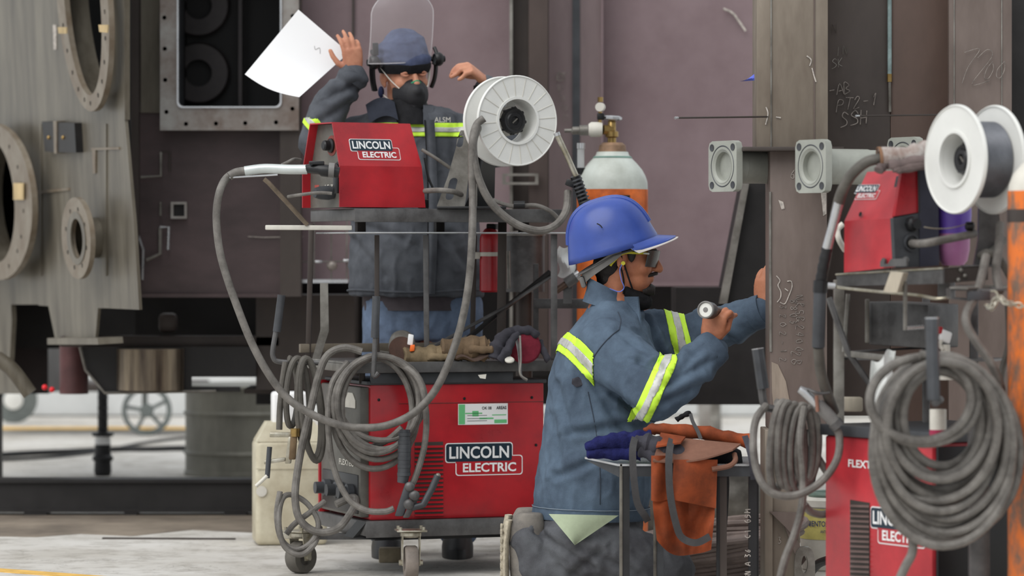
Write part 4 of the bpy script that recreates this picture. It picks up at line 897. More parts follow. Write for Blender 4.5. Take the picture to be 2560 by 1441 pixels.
put('handle', MB().tube(spline(pxs([(1438,440,11.88),(1450,475,11.89),(1462,515,11.9),(1478,560,11.92)]), 5), .0175, 14), m_blackpl, mg)
for k in range(7): put('grip_ring', MB().tube([P(1441+3.4*k, 448+9*k, 11.88), P(1442.5+3.4*k, 452+9*k, 11.88)], .0195, 14), m_dpanel, mg)
put('trigger', MB().rbox(P(1412, 462, 11.87), (.03, 0, -.012), (0, .012, 0), (.008, 0, .02), .003), m_blackpl, mg)
# ------------------------------------------------------------------ things on the shelf
m_glove = M('tan_work_glove', C(132,116,92), .9, 0, .2, 18, (1,1,1), .15, 120, spec=.1)
def lump(pts_r, mat, nm, parent=None, flat=.6):
    """soft cloth-like body: chain of flattened balls welded by remeshing is too heavy, so a tapered tube with wobble"""
    pts = spline([p for p, r in pts_r], 5); rs = []
    n = len(pts)
    for i in range(n):
        f = i/(n-1)*(len(pts_r)-1); k = min(int(f), len(pts_r)-2); t = f-k; rs.append((pts_r[k][1]*(1-t)+pts_r[k+1][1]*t)*(1+.12*sin(i*1.7)))
    mb = MB().tube(pts, rs, 14)
    for v in mb.v:
        nn = noise.noise_vector(v*28); v += nn*.006
    return put(nm, mb, mat, parent)
def glove(name, c, ang, label, mat=m_glove, s=1.0, tilt=0.0):
    t = thing(name, c, label, 'glove'); d = V((cos(ang), .15, sin(tilt)*.6)).normalized(); q = V((-d.y, d.x, 0)).normalized()
    lump([(c-d*.09*s, .028*s), (c-d*.04*s, .034*s), (c+d*.02*s, .038*s), (c+d*.05*s, .03*s)], mat, 'palm', t)
    for k in range(4):
        o_ = q*((k-1.5)*.017*s); lump([(c+d*.04*s+o_, .011*s), (c+d*.075*s+o_+V((0,0,.008)), .0105*s), (c+d*.11*s+o_+V((0,0,-.006)), .009*s)], mat, 'finger', t)
    lump([(c-d*.01*s-q*.03*s, .012*s), (c+d*.03*s-q*.05*s, .0105*s), (c+d*.055*s-q*.05*s, .009*s)], mat, 'thumb', t)
    return t
glove('work_glove', P(1075, 892, 12.0)+V((0,0,.0)), 0.1, 'tan work glove lying left on the left cart shelf')
glove('work_glove', P(1180, 880, 12.0)+V((0,0,.01)), .2, 'brown leather glove on the left cart shelf beside the crimson pad', M('brown_glove', C(112,92,70), .85, 0, .2, 18, (1,1,1), .15, 120), 1.15)
bx = put('leather_scrap', MB().grid(lambda u, v: P(1140+95*u, 898-18*sin(3*u)*v-4*v, 11.95)+V((0, .08*v, .008*sin(9*u+4*v))), 14, 6, (0, 0, .006)), M('dark_brown_leather', C(88,70,62), .8, 0, .2, 18, (1,1,1), .1)); tag(bx, 'dark brown leather scrap under the gloves on the left cart shelf', 'leather')
pad = thing('knee_pad', P(1312, 906, 12.0), 'round crimson pad leaning on the left cart shelf', 'pad')
m_crim = M('crimson_felt', C(122,44,58), .9, 0, .15, 30, (1,1,1), .15, 150, spec=.1)
put('disc', MB().lathe([(.001, .012), (.035, .014), (.05, .010), (.0555, 0), (.054, -.014), (.04, -.02), (.001, -.02)], P(1312, 868, 12.0), (.15, -1, .15), 40), m_crim, pad)
put('strap', MB().tube(spline(pxs([(1288,835,11.96),(1296,870,11.94),(1300,905,11.93),(1302,938,11.9),(1318,952,11.9)]), 5), .006, 8, flat=.35), m_cart, pad)
rag = thing('grey_rag', P(1270, 905, 11.98), 'crumpled charcoal rag draped round the crimson pad', 'rag')
lump([(P(1236,898,11.97), .026), (P(1246,868,11.97), .030), (P(1262,842,11.98), .024), (P(1290,828,12.0), .018), (P(1322,828,12.0), .016), (P(1346,842,12.0), .012)], m_dgrey_cl, 'upper_fold', rag)
lump([(P(1248,903,11.94), .012), (P(1268,878,11.94), .016), (P(1282,850,11.95), .014), (P(1296,836,11.96), .010)], m_dgrey_cl, 'front_fold', rag)
lump([(P(1350,850,12.02), .010), (P(1358,880,12.02), .012), (P(1372,902,12.02), .012)], m_dgrey_cl, 'tail_fold', rag)
cup = put('small_cap', MB().lathe([(.001, .008), (.012, .008), (.016, .004), (.016, 0), (.001, 0)], P(1274, 902, 11.93), (0, -.6, 1), 18), m_offw); tag(cup, 'small pale round cap on the shelf under the crimson pad', 'cap')
hl = thing('grinder_guard', P(1008, 884, 12.05), 'rounded metal guard with orange rim on the left cart shelf', 'guard')
put('dome', MB().lathe([(.001, .045), (.025, .042), (.038, .03), (.044, .01), (.046, -.01), (.043, -.012), (.038, .005), (.001, .01)], P(1005, 862, 12.05), (0, -.75, .75), 30), m_cartl, hl)
put('opening', MB().lathe([(.001,0),(.040,0),(.042,-.006),(.001,-.006)], P(1003, 872, 11.99), (0, -1, .2), 26), M('brown_felt', C(84,60,50), .8, 0, .2, 20), hl)
put('white_tab', MB().rbox(P(1018, 862, 11.97), (.018, 0, -.004), (0, .01, 0), (.004, 0, .036), .003), m_white, hl)
put('orange_tab', MB().rbox(P(1024, 880, 11.96), (.016, 0, .002), (0, .01, 0), (.002, 0, .022), .003), M('safety_orange', C(240,110,40), .5), hl)
cable('loose_lead', [spline(pxs([(950,880,12.0),(1000,886,12.0),(1060,885,12.02),(1120,872,12.05),(1165,842,12.1)]), 6)], .005, m_rubd, 'thin dark lead lying along the left cart shelf')
dm = put('dangling_wire', MB().tube(spline(pxs([(1300,840,11.9),(1302,900,11.88),(1300,935,11.87),(1318,950,11.87)]), 5), .0035, 6), m_cartl); tag(dm, 'bent wire hanging over the left shelf edge', 'wire')
tg = put('paper_scrap', MB().prism(pxs([(1195,938,11.84),(1216,936,11.84),(1214,948,11.84),(1200,946,11.84)]), (0, .003, 0)), m_offw); tag(tg, 'small crumpled paper caught under the left shelf edge', 'paper')
# ------------------------------------------------------------------ cables hung on the left cart
ts = [(738,897,30,150,11.9,-.02),(742,896,32,150,11.9,.0),(752,897,36,160,11.9,.03),(760,898,34,150,11.9,.10),(770,899,30,148,11.9,.05)]
cable('hanging_cable', [spline(pxs([(714,905,11.9),(706,960,11.9),(700,1020,11.9),(698,1075,11.9)]), 6), turns([(722,896,22,75,11.93,-.05),(744,896,24,95,11.9,.0),(764,896,26,120,11.9,.08),(766,897,26,128,11.9,.1)])], .0105, m_rubd, 'narrow bundle of grey cable hung on the left hook of the left cart', n=10)
cable('hanging_cable', [spline(pxs([(905,880,11.82),(860,870,11.82),(818,890,11.82),(795,945,11.82),(775,1030,11.82),(756,1110,11.82),(742,1190,11.82),(738,1250,11.8),(750,1300,11.8),(790,1330,11.8),(840,1325,11.8),(872,1290,11.85),(890,1255,11.9),(880,1245,11.92),(840,1262,11.9)]), 8)], .0125, m_rub, 'grey cable running from the shelf down to the left caster')
cable('hanging_cable', [spline(pxs([(700,1230,11.82),(692,1290,11.8),(704,1350,11.8),(740,1375,11.8),(780,1355,11.8),(796,1310,11.82),(770,1262,11.84),(730,1238,11.84),(705,1250,11.82),(697,1310,11.78),(712,1368,11.78),(752,1388,11.78),(786,1360,11.8),(800,1318,11.84)]), 8),
   spline(pxs([(716,1336,11.83),(735,1312,11.83),(775,1282,11.83),(812,1255,11.86)]), 6)], .0095, m_rub, 'small loops of grey cable hanging low over the left caster')
mt = [(935,888,112,146,11.85,-.02),(940,890,105,138,11.84,-.01),(944,892,108,120,11.82,-.01),(948,890,104,115,11.8,0),(940,896,84,125,11.82,.0),(950,892,110,105,11.83,.02)]
cable('coiled_cable', [turns(mt), spline(pxs([(960,890,11.84),(1040,940,11.8),(1064,1020,11.78),(1062,1110,11.78),(1040,1190,11.77),(1022,1225,11.77)]), 7), spline(pxs([(870,905,11.84),(830,960,11.82),(820,1050,11.8),(832,1160,11.8),(865,1240,11.79),(910,1275,11.78),(960,1280,11.77),(985,1272,11.77)]), 7), spline(pxs([(868,940,11.86),(848,1000,11.86),(850,1080,11.86),(900,1120,11.86),(960,1106,11.84),(1005,1070,11.83)]), 7)], .0105, m_rub, 'coil of grey cable hung on the middle hook of the left cart')
hd = thing('electrode_holder', P(1008, 1180, 11.75), 'dark grey electrode holder hanging from the coil in front of the red welder', 'electrode holder')
put('grip', MB().tube(pxs([(1012,1075,11.76),(1012,1110,11.76),(1010,1180,11.76),(1006,1208,11.76)]), [.017,.021,.021,.017], 16), m_dpanel, hd)
for k in range(6): put('grip_ring', MB().cyl(P(1012-.4*k, 1082+20*k, 11.76), P(1012-.4*k, 1090+20*k, 11.76), .0222, n=16), m_dpanel, hd)
put('jaw', MB().rbox(P(986, 1292, 11.75), (.035, 0, .11), (0, .03, 0), (.03, 0, 0), .006), m_dpanel, hd)
put('jaw', MB().rbox(P(1006, 1296, 11.74), (.03, 0, .06), (0, .024, 0), (.022, 0, 0), .005), m_cart, hd)
put('lever', MB().tube(pxs([(1030,1270,11.73),(1058,1262,11.73),(1080,1222,11.73),(1094,1190,11.73)]), .0115, 12), m_dpanel, hd)
for x, y, r in ((1024,1218,.017),(1036,1240,.018),(1022,1262,.018)): put('pivot', MB().sphere(P(x, y, 11.72), r, 14, 10, (1, .7, 1)), m_cart, hd)
put('tip', MB().sphere(P(1095, 1190, 11.73), .009, 10, 8), m_cartl, hd)
ck = thing('ground_clamp', P(705, 1120, 11.88), 'steel screw clamp hanging at the left edge of the left cart', 'clamp')
put('frame_bar', MB().rbox(P(674, 1094, 11.88), (.075, 0, 0), (0, .02, 0), (0, 0, .016), .003), m_galv, ck)
put('frame_spine', MB().rbox(P(712, 1160, 11.88), (.02, 0, 0), (0, .02, 0), (.012, 0, .09), .003), m_galv, ck)
put('frame_lower_arm', MB().rbox(P(660, 1162, 11.88), (.07, 0, .01), (0, .02, 0), (0, 0, .013), .003), m_galv, ck)
put('screw', MB().cyl(P(668, 1196, 11.88), P(674, 1118, 11.88), .0085, n=12), m_dpanel, ck)
put('clamp_cap', MB().cyl(P(738, 1092, 11.87), P(738, 1072, 11.87), .016, n=12), m_brass, ck)
put('spring_block', MB().rbox(P(722, 1150, 11.86), (.022, 0, 0), (0, .02, 0), (.006, 0, .085), .003), M('bronze', C(120,100,76), .5, .5, .2, 20), ck)
put('tail_wire', MB().tube(spline(pxs([(668,1190,11.87),(652,1205,11.87),(640,1216,11.87)]), 4), .006, 8), m_offw, ck)
# cream can behind the cart
DCAN = floorD(1366); x0 = P(640, 0, DCAN).x; cn = thing('cream_can', V((x0+.13, DCAN+.12, 0)), 'dented cream metal can with sloping shoulders left of the left cart', 'can')
m_can = M('cream_paint', C(204,198,176), .5, .05, .14, 7, (1,1,1), .03, col2=C(178,168,144))
cz = lambda y: CH-(y-HY)*U(DCAN)
put('can_body', MB().rbox((x0, DCAN, 0), (.26, .04, 0), (-.03, .2, 0), (0, 0, cz(1102)), .02, 3), m_can, cn)
q0 = V((x0, DCAN, cz(1106))); a_, b_ = V((.26, .04, 0)), V((-.03, .2, 0))
ring = lambda k, h, ox=0: [q0+a_*(.5+(i-.5)*k)+b_*(.5+(j-.5)*k)+V((ox, 0, h)) for i, j in ((0,0),(1,0),(1,1),(0,1))]
r0, r1 = ring(.96, 0), ring(.66, .07)
put('shoulder', MB().add(r0+r1, [(0,1,5,4),(1,2,6,5),(2,3,7,6),(3,0,4,7),(4,5,6,7),(3,2,1,0)]), m_can, cn, smooth=60)
put('neck', MB().rbox(ring(.5, .06)[0], a_*.5, b_*.5, (0, 0, .12), .012, 3), m_white, cn)
put('seam', MB().obox(q0+V((0, -.003, -.10)), a_, V((0, .004, 0)), (0, 0, .004)), m_can, cn)
put('dent_patch', MB().lathe([(.02, 0), (.016, -.002), (.001, -.002)], q0+V((.02, -.001, -.18)), (0, -1, 0), 14), m_offw, cn)

# small things behind the cart
tl_ = thing('chipping_tool', P(1418, 708, 12.4), 'short dark air tool with silver collar behind the hard hat', 'air tool')
put('barrel', MB().cyl(P(1390, 728, 12.4), P(1418, 708, 12.4), .012, n=14), M('bronze_tool', C(104,84,74), .4, .5), tl_)
put('collar', MB().cyl(P(1415, 710, 12.4), P(1440, 693, 12.4), .019, n=16), m_cart, tl_)
put('tip', MB().cyl(P(1438, 694, 12.4), P(1450, 686, 12.4), .016, n=14), m_bright, tl_)
put('tool_hanger', MB().obox(P(1408, 716, 12.41), (.03, 0, 0), (0, .02, 0), (0, 0, -.06)), m_cart, tl_)
wr = put('film_wrap', MB().grid(lambda u, v: P(1394+40*u+6*sin(7*v), 690-75*v+6*sin(5*u), 12.46)+V((0, .02*sin(6*u+4*v), 0)), 8, 10, (0, .002, 0)), glassy('clear_film', (.8,.82,.82,1), .2, .5)); tag(wr, 'clear plastic film bunched behind the hard hat', 'plastic film')
br_ = put('steel_rod', MB().cyl(P(1272, 722, 12.4), P(1270, 628, 12.4), .007, n=10), m_cartl); tag(br_, 'short pale steel rod beside the fire extinguisher', 'rod')
dk = thing('dark_vessel_pipe', V((P(1310,0,13.0).x, 13.0, CH-(735-HY)*U(13.0))), 'grey scuffed round tank behind the left cart posts', 'tank')
put('shell', MB().cyl(P(1310, 730, 13.0), P(1310, 590, 13.0), .075, n=28), m_cart, dk)
put('lid', MB().lathe([(.078, 0), (.078, .012), (.001, .02)], P(1310, 590, 13.0), n=28), m_cartl, dk)
put('stand_pole', MB().cyl(V((P(1310,0,13.0).x, 13.0, 0)), P(1310, 728, 13.0), .03, n=14), m_darkst, dk)
# ------------------------------------------------------------------ right cart
TR = radians(60); tR = V((cos(TR), -sin(TR), 0)); nR = V((-sin(TR), -cos(TR), 0)); rR = -nR; nB = V((cos(TR), -sin(TR), 0))
rc = thing('welding_cart', V((P(2300, 0, 9.7).x, 9.7, 0)), 'right welding cart of grey steel with open frame and tool hooks', 'cart')
lc['group'] = 'welding carts'; rc['group'] = 'welding carts'
E = P(2330, 1200, 9.45); eb = V((E.x, E.y, 0)); WL2 = .49; zt2 = .577; zb2 = .125
w2 = thing('welding_power_source', eb-tR*.25+rR*.2+V((0, 0, zb2)), 'red welding power source half hidden by the big cable coil on the right cart', 'welder', 'welding power sources'); ws['group'] = 'welding power sources'
put('case', MB().rbox(eb-tR*WL2+V((0, 0, zb2)), tR*WL2, rR*.42, (0, 0, zt2-zb2), .008), m_red2, w2)
put('rear_panel', MB().rbox(eb+V((0, 0, zb2))+tR*.001+rR*.01, tR*.012, rR*.40, (0, 0, zt2-zb2-.01), .004), m_blackpl, w2)
put('top_bar', MB().rbox(eb-tR*(WL2+.01)+V((0, 0, zt2))-rR*.01, tR*(WL2+.02), rR*.44, (0, 0, .03), .004), m_dpanel, w2)
def W2(x, y, off=0.0): return on_plane(x, y, E+nR*off, nR)
lp2 = put('louver_panel', MB().prism([W2(x, y, .001) for x, y in ((2125,1250),(2174,1258),(2174,1520),(2125,1500))], -nR*.002), m_darkst, w2)
for k in range(20):
    y = 1262+k*12.6
    put('louver', MB().prism([W2(2126, y, .001), W2(2173, y+2, .001), W2(2173, y+8, .007), W2(2126, y+6, .007)], nR*.002), M('louver_grey', C(110,92,88), .5) if k == 0 else bpy.data.materials['louver_grey'], lp2, smooth=0)
zR = V((0, 0, 1))
logo(W2(2177, 1266, .0008), tR, zR, .245, w2, m_red2)
text('panel_lettering', 'FLEXTEC', W2(2121, 1168, .0015), tR, zR, .150, .021, m_white, w2, .0005, .02)
# cart frame
def rpost(nm, x0, y0, x1, y1, D0, D1, wd, mat=m_cartl):
    a, b = P(x0, y0, D0), P(x1, y1, D1); put(nm, MB().rbox(a-V((wd/2, 0, 0)), (wd, 0, 0), (0, wd, 0), b-a, .002), mat, rc)
def fpost(nm, x, y1, D, wd, mat=m_cartl):
    p = P(x, y1, D); put(nm, MB().rbox((p.x-wd/2, D, 0), (wd, 0, 0), (0, wd, 0), (0, 0, p.z), .002), mat, rc)
fpost('frame_post', 2098, 700, 9.86, .028); fpost('frame_post', 2436, 750, 9.75, .022, m_cart)
fpost('frame_post', 2316, 745, 9.95, .02, m_cart)
rpost('frame_post', 2452, 1640, 2448, 1000, 9.25, 9.3, .05, m_cart)
put('base_tray', MB().rbox(eb-tR*(WL2+.03)-rR*.03+V((0, 0, zb2-.02)), tR*(WL2+.2), rR*.5, (0, 0, .02), .003), m_cart, rc)
for a, b in ((.02, .0), (.02, .4), (.55, .0), (.55, .4)):
    q = eb-tR*(WL2-a)+rR*(b+.03); put('foot', MB().rbox(q, tR*.04, rR*.04, (0, 0, zb2-.02), .003), m_cart, rc)
put('diagonal_brace', MB().tube(pxs([(2072,745,9.8),(2120,880,9.8),(2190,985,9.8)]), .0085, 6), m_cart, rc)
put('diagonal_brace', MB().tube(pxs([(2120,735,9.82),(2110,880,9.82)]), .006, 6), m_cartl, rc)
put('shelf_bar', MB().rbox(P(2112, 892, 9.82), P(2290, 912, 9.5)-P(2112, 892, 9.82), (0, .02, 0), (0, 0, .017), .002), m_cartl, rc)
put('shelf_bar', MB().rbox(P(2112, 884, 9.9), P(2320, 872, 9.9)-P(2112, 884, 9.9), (0, .01, 0), (0, 0, .006), .001), m_cart, rc)
put('shelf_plate', MB().prism([P(2095, 900, 9.9), P(2480, 905, 9.6), P(2520, 900, 9.9), P(2150, 895, 10.2)], (0, 0, .006)), m_cart, rc)
put('tool_box', MB().rbox(P(2172, 862, 9.86), P(2320, 872, 9.7)-P(2172, 862, 9.86), (.1, .14, 0), (0, 0, .118), .004), m_cart, rc)
put('box_edge', MB().rbox(P(2163, 858, 9.84), (.012, 0, 0), (0, .012, 0), (0, 0, .12), .003), m_cartl, rc)
put('crank_rod', MB().cyl(P(2263, 826, 9.4), P(2263, 704, 9.4), .0055, n=10), m_cartl, rc)
put('crank_pin', MB().cyl(P(2266, 821, 9.4), P(2308, 818, 9.42), .0055, n=10), m_bright, rc)
# top tray (slightly tilted, as it sits)
TE = P(2357, 690, 9.35)
def TP(x, y, off=0.0): return on_plane(x, y, TE+nR*off, nR)
def TBk(x, y, off=0.0): return on_plane(x, y, TE+nB*off, nB)
tray_top = [TP(2090, 686), TP(2357, 670), TBk(2470, 663), TP(2090, 686)+(TBk(2470, 663)-TP(2357, 670))]
put('top_tray', MB().prism(tray_top, (0, 0, -.005)), m_cartl, rc)
put('tray_rail', MB().prism([TP(2090,686,.002), TP(2357,670,.002), TP(2357,710,.002), TP(2094,716,.002)], rR*.006), m_cart, rc)
put('tray_rail_edge', MB().tube([TP(2090,687,.004), TP(2357,671,.004)], .003, 6), m_galv, rc)
put('tray_end', MB().prism([TBk(2359,671), TBk(2470,663), TBk(2470,700), TBk(2359,709)], -nB*.006), m_darkst, rc)
for x, y in ((2402,676),(2412,690),(2396,700)): put('tray_bolt', MB().sphere(TBk(x, y, .002), .006, 8, 6), m_cartl, rc)
put('bent_rail', MB().tube(spline([P(2066,712,9.75), P(2104,720,9.7), P(2200,730,9.55), P(2290,738,9.4), P(2340,747,9.3), P(2378,744,9.3)], 5), .0045, 8), m_galv, rc)
put('rail_pin', MB().cyl(P(2060, 714, 9.72), P(2088, 716, 9.72), .009, n=12), m_bright, rc)
put('tray_column', MB().cyl(P(2366, 745, 9.6), P(2366, 705, 9.6), .024, n=20), m_cart, rc)
put('wood_wedge', MB().prism(pxs([(2226,680),(2258,682),(2242,732),(2208,730)], 9.36), (.02, .05, 0)), m_wood, rc)
ch = put('channel', MB().prism(pxs([(2376,722,9.2),(2520,722,9.2),(2520,727,9.2),(2382,727,9.2),(2382,744,9.2),(2420,746,9.2),(2420,752,9.2),(2376,748,9.2)]), (.0, .09, 0)), m_cart, rc)
put('channel_lid', MB().prism([P(2374,722,9.19), P(2420,724,9.15), P(2540,718,9.4), P(2400,716,9.5)], (0, 0, .004)), m_cartl, rc)
put('channel_end', MB().rbox(P(2420, 752, 9.16), (.06, .02, 0), (0, .03, 0), (0, 0, .024), .002), m_dpanel, rc)
# hooks
def rhook(pts, D, r, sleeve, sq=True, mat=m_cart):
    h = put('cable_hook', MB().tube(spline(pxs(pts, D), 5), r, 8), mat, rc)
    a, b = pxs(sleeve, D); put('rubber_sleeve', MB().tube([a, a+(b-a)*.5, b], .0165, 8), m_dpanel, h)
    put('sleeve_cap', MB().tube([a-(b-a)*.004, a+(b-a)*.01], .0168, 8), m_bright, h)
rhook([(1896,880),(1903,960),(1910,1010),(1925,1022),(1990,1024),(2080,1030)], 9.9, .011, [(1894,872),(1908,972)])
rhook([(2330,800),(2331,900),(2333,985),(2338,1008)], 8.84, .010, [(2330,795),(2334,1000)])
put('hook_stem', MB().cyl(P(2338,1006,8.84), P(2350,1000,9.5), .011, n=10), m_cart, rc)
# ------------------------------------------------------------------ right wire feeder
f2_ = thing('wire_feeder', P(2230, 670, 9.6), 'red wire feeder with scuffed badge on the right cart', 'wire feeder', 'wire feeders'); wf_['group'] = 'wire feeders'
FE = P(2236, 600, 9.5)
def A2(x, y, off=0.0): return on_plane(x, y, FE+nR*off, nR)
def B2(x, y, off=0.0): return on_plane(x, y, FE+nB*off, nB)
lo = [A2(2111,553), A2(2231,546), A2(2238,668), A2(2110,682)]
put('side_lower', MB().prism(lo, rR*.004), m_red2, f2_, smooth=0)
tl, trr = A2(2168,430)+rR*.05, A2(2254,426)+rR*.05
tl = P(2168, 430, A2(2111,553).y+.045); trr = P(2254, 426, A2(2231,546).y+.045)
pu = lambda x, y: on_plane(x, y, A2(2231,546), (A2(2231,546)-A2(2111,553)).cross(tl-A2(2111,553)).normalized())
trr = pu(2254, 426)
put('side_upper', MB().prism([A2(2111,553), A2(2231,546), trr, tl], rR*.004+V((0,0,-.002))), m_red2, f2_, smooth=0)
put('top_cover', MB().prism([tl, trr, trr+rR*.10+V((0,0,.004)), tl+rR*.10], (0, 0, -.004)), m_red2, f2_, smooth=0)
put('body', MB().prism([B2(2250,552,-.012), B2(2274,440,-.012), B2(2345,420,-.012), B2(2348,664,-.012), B2(2252,668,-.012)], -nB*.06), m_dpanel, f2_, smooth=0)
put('rear_window', MB().prism([B2(2254,432), B2(2294,425), B2(2297,531), B2(2237,541)], -nB*.012), m_red, f2_, smooth=0)
rp = put('rear_plate', MB().prism([B2(2233,546,.004), B2(2298,533,.004), B2(2300,667,.004), B2(2239,671,.004)], -nB*.014), m_dpanel, f2_, smooth=0)
put('rear_side', MB().prism([B2(2297,424,.006), B2(2345,414,.006), B2(2348,664,.006), B2(2300,668,.006)], -nB*.02), M('blue_black_steel', C(58,58,72), .4, .2, .15, 6), f2_, smooth=0)
put('window_frame', MB().tube([B2(2255,431,.004), B2(2296,424,.004), B2(2298,532,.004)], .003, 6), m_blackpl, f2_)
put('cable_port', MB().lathe([(.019,.001),(.021,.004),(.001,.004)], B2(2277, 607, .005), nB, 24), m_blackpl, rp)
put('port_bezel', MB().lathe([(.019,.0),(.019,.006),(.023,.006),(.023,0)], B2(2277, 607, .006), nB, 24, closed=True), m_dpanel, rp)
put('rear_socket', MB().lathe([(.02,0),(.02,.015),(.014,.02),(.014,.03),(.001,.03)], B2(2277, 561, .005), nB, 8), m_blackpl, rp)
put('mount_clip', MB().prism([A2(2200,668,.012), A2(2200,655,.012), A2(2206,645,.012), A2(2212,648,.012), A2(2211,660,.012), A2(2220,660,.012), A2(2226,648,.012), A2(2266,646,.012), A2(2266,666,.012)], rR*.006), m_cart, f2_)
put('clip_stud', MB().cyl(B2(2264, 650, .01), B2(2264, 650, .03), .009, n=12), m_cart, f2_)
put('side_hole', MB().lathe([(.006,.0),(.007,.001),(.001,.001)], A2(2150, 536, .0)+rR*.004+nR*.002, nR+V((0,0,.3)), 12), m_blackpl, f2_)
ups = (trr-A2(2231,546)).normalized(); nu_ = tR.cross((A2(2111,553)-tl).normalized()); nu_ = nu_ if nu_.dot(nR) > 0 else -nu_
pu = lambda x, y: on_plane(x, y, A2(2231,546), (A2(2231,546)-A2(2111,553)).cross(tl-A2(2111,553)).normalized())
exu = (pu(2200, 470)-pu(2140, 471)).normalized(); eyu = ((tl+trr)/2-(A2(2111,553)+A2(2231,546))/2); eyu = (eyu-exu*eyu.dot(exu)).normalized()
nuu = exu.cross(eyu).normalized()
logo(pu(2147, 463)+nuu*.001, exu, eyu, .118, f2_, m_red2)
# spool, glove, bottle
sR = V((-sin(radians(64)), -cos(radians(64)), 0)); cR = P(2436, 399, 9.35)
spool('wire_spool', cR, sR, .1425, .118, 'white wire spool wound with grey wire on the right cart', .098, 0)
so = thing('spool_post', P(2470, 665, 9.45), 'dark grey post carrying the spool of the right cart', 'spool stand')
put('post_plate', MB().prism(pxs([(2447,500),(2496,490),(2500,560),(2486,664),(2434,664),(2446,600)], 9.48), (.0, .02, 0)), m_cart, so)
put('spool_axle', MB().cyl(cR+sR*.03, cR-sR*.09, .012, n=14), m_dpanel, so)
put('post_foot', MB().rbox(P(2410, 668, 9.42), (.08, 0, 0), (0, .07, 0), (0, 0, .005), .002), m_cart, so)
put('wire_guide', MB().lathe([(.008,0),(.012,.004),(.012,.02),(.008,.024)], P(2436, 566, 9.4), (-1, 0, 0), 14, closed=True), m_blackpl, so)
cable('feed_hose', [spline([B2(2279, 609, .008), P(2310,609,9.33), P(2360,600,9.35), P(2410,590,9.38), P(2436,584,9.42)], 6)], .0105, m_rub, 'grey hose running into the back of the right wire feeder')
cable('feed_wire', [spline(pxs([(2310,568,9.35),(2340,572,9.36),(2380,570,9.38),(2432,556,9.4)]), 6)], .0013, m_galv, 'single bright welding wire behind the right spool', 'wire', 6)
pb = thing('purple_jug', P(2383, 662, 9.62), 'purple and pink plastic jug behind the right spool', 'jug')
jz = lambda y: CH-(y-HY)*U(9.62); jx = P(2383,0,9.62).x
put('upper_shell', MB().lathe([(.045, jz(584)), (.049, jz(540)), (.048, jz(480)), (.045, jz(440)), (.030, jz(415)), (.015, jz(405)), (.015, jz(395)), (.001, jz(394))], (jx, 9.62, 0), n=32), M('purple_plastic', C(104,76,172), .35, 0, .08, 6), pb)
put('lower_shell', MB().lathe([(.028, jz(664)), (.038, jz(652)), (.044, jz(625)), (.045, jz(584))], (jx, 9.62, 0), n=32), M('pink_plastic', C(172,112,156), .4, 0, .1, 6), pb)
gl = thing('knit_glove', P(2260, 415, 9.5), 'grey knitted work glove draped over the right wire feeder', 'glove')
m_knit = M('grey_knit', C(178,172,168), .9, 0, .12, 20, (1,1,1), .25, 260, col2=C(132,112,104), spec=.1)
cuff = MB().lathe([(.022, 0), (.029, .0), (.031, .01), (.028, .05), (.026, .075), (.022, .075)], P(2198, 397, 9.5), (1, .1, .06), 24, closed=True)
put('cuff', cuff, m_knit, gl)
put('cuff_hem', MB().lathe([(.029, -.002), (.0315, -.002), (.0315, .006), (.029, .006)], P(2197, 397, 9.5), (1, .1, .06), 24, closed=True), M('glove_hem', C(140,104,78), .8), gl)
lump([(P(2250,398,9.5), .027), (P(2290,388,9.5), .031), (P(2325,385,9.52), .034), (P(2360,385,9.55), .03)], m_knit, 'palm', gl)
for k, (y, r_) in enumerate(((404,.0125),(413,.012),(418,.011))): lump([(P(2330,y-4,9.47), r_), (P(2270,y+2,9.46), r_), (P(2222+10*k,y+8,9.46), r_*.85)], M('stained_knit', C(112,98,96), .9, 0, .2, 20, (1,1,1), .2, 200) if k == 0 else bpy.data.materials['stained_knit'], 'finger', gl)
lump([(P(2215,410,9.49), .012), (P(2203,420,9.48), .0125), (P(2198,428,9.47), .01)], bpy.data.materials['stained_knit'], 'thumb', gl)
# gun lead with silver sleeve
g2 = thing('welding_gun_lead', P(2060, 700, 9.7), 'dark gun cable with silver sleeve arching over the right wire feeder', 'cable')
put('cable_run', MB().tube(spline(pxs([(2215,396,9.5),(2170,404,9.5),(2132,434,9.52),(2108,474,9.55),(2094,520,9.6)]), 8), .0145, 12), m_rubd, g2)
put('silver_sleeve', MB().tube(pxs([(2098,503,9.58),(2084,560,9.6),(2066,625,9.62)]), .013, 16), m_bright, g2)
put('taped_joint', MB().tube(spline(pxs([(2068,620,9.62),(2058,665,9.63),(2050,712,9.64)]), 6), [.0145+.0012*sin(i*2.2) for i in range(13)], 14), m_blk, g2)
put('joint_collar', MB().cyl(P(2052, 702, 9.64), P(2050, 732, 9.64), .0195, n=16), m_blackpl, g2)
put('handle', MB().tube(spline(pxs([(2050,730,9.64),(2048,800,9.64),(2046,868,9.65)]), 6), .0172, 14), m_dpanel, g2)
put('lower_run', MB().tube(spline(pxs([(2046,868,9.65),(2052,930,9.68),(2068,985,9.72),(2085,1030,9.78)]), 6), .0145, 12), m_rubd, g2)
cable('feeder_lead', [spline(pxs([(2215,396,9.6),(2170,404,9.62),(2128,436,9.64),(2100,485,9.66),(2082,560,9.7),(2064,660,9.72),(2052,730,9.74)]), 8)], .0125, m_rubd, 'second dark cable running behind the silver sleeve of the right cart')
cable('frame_lead', [spline(pxs([(2108,560,9.9),(2094,575,9.9),(2098,600,9.9),(2112,625,9.95)]), 6)], .008, m_offw, 'pale lead peeking out left of the right wire feeder')
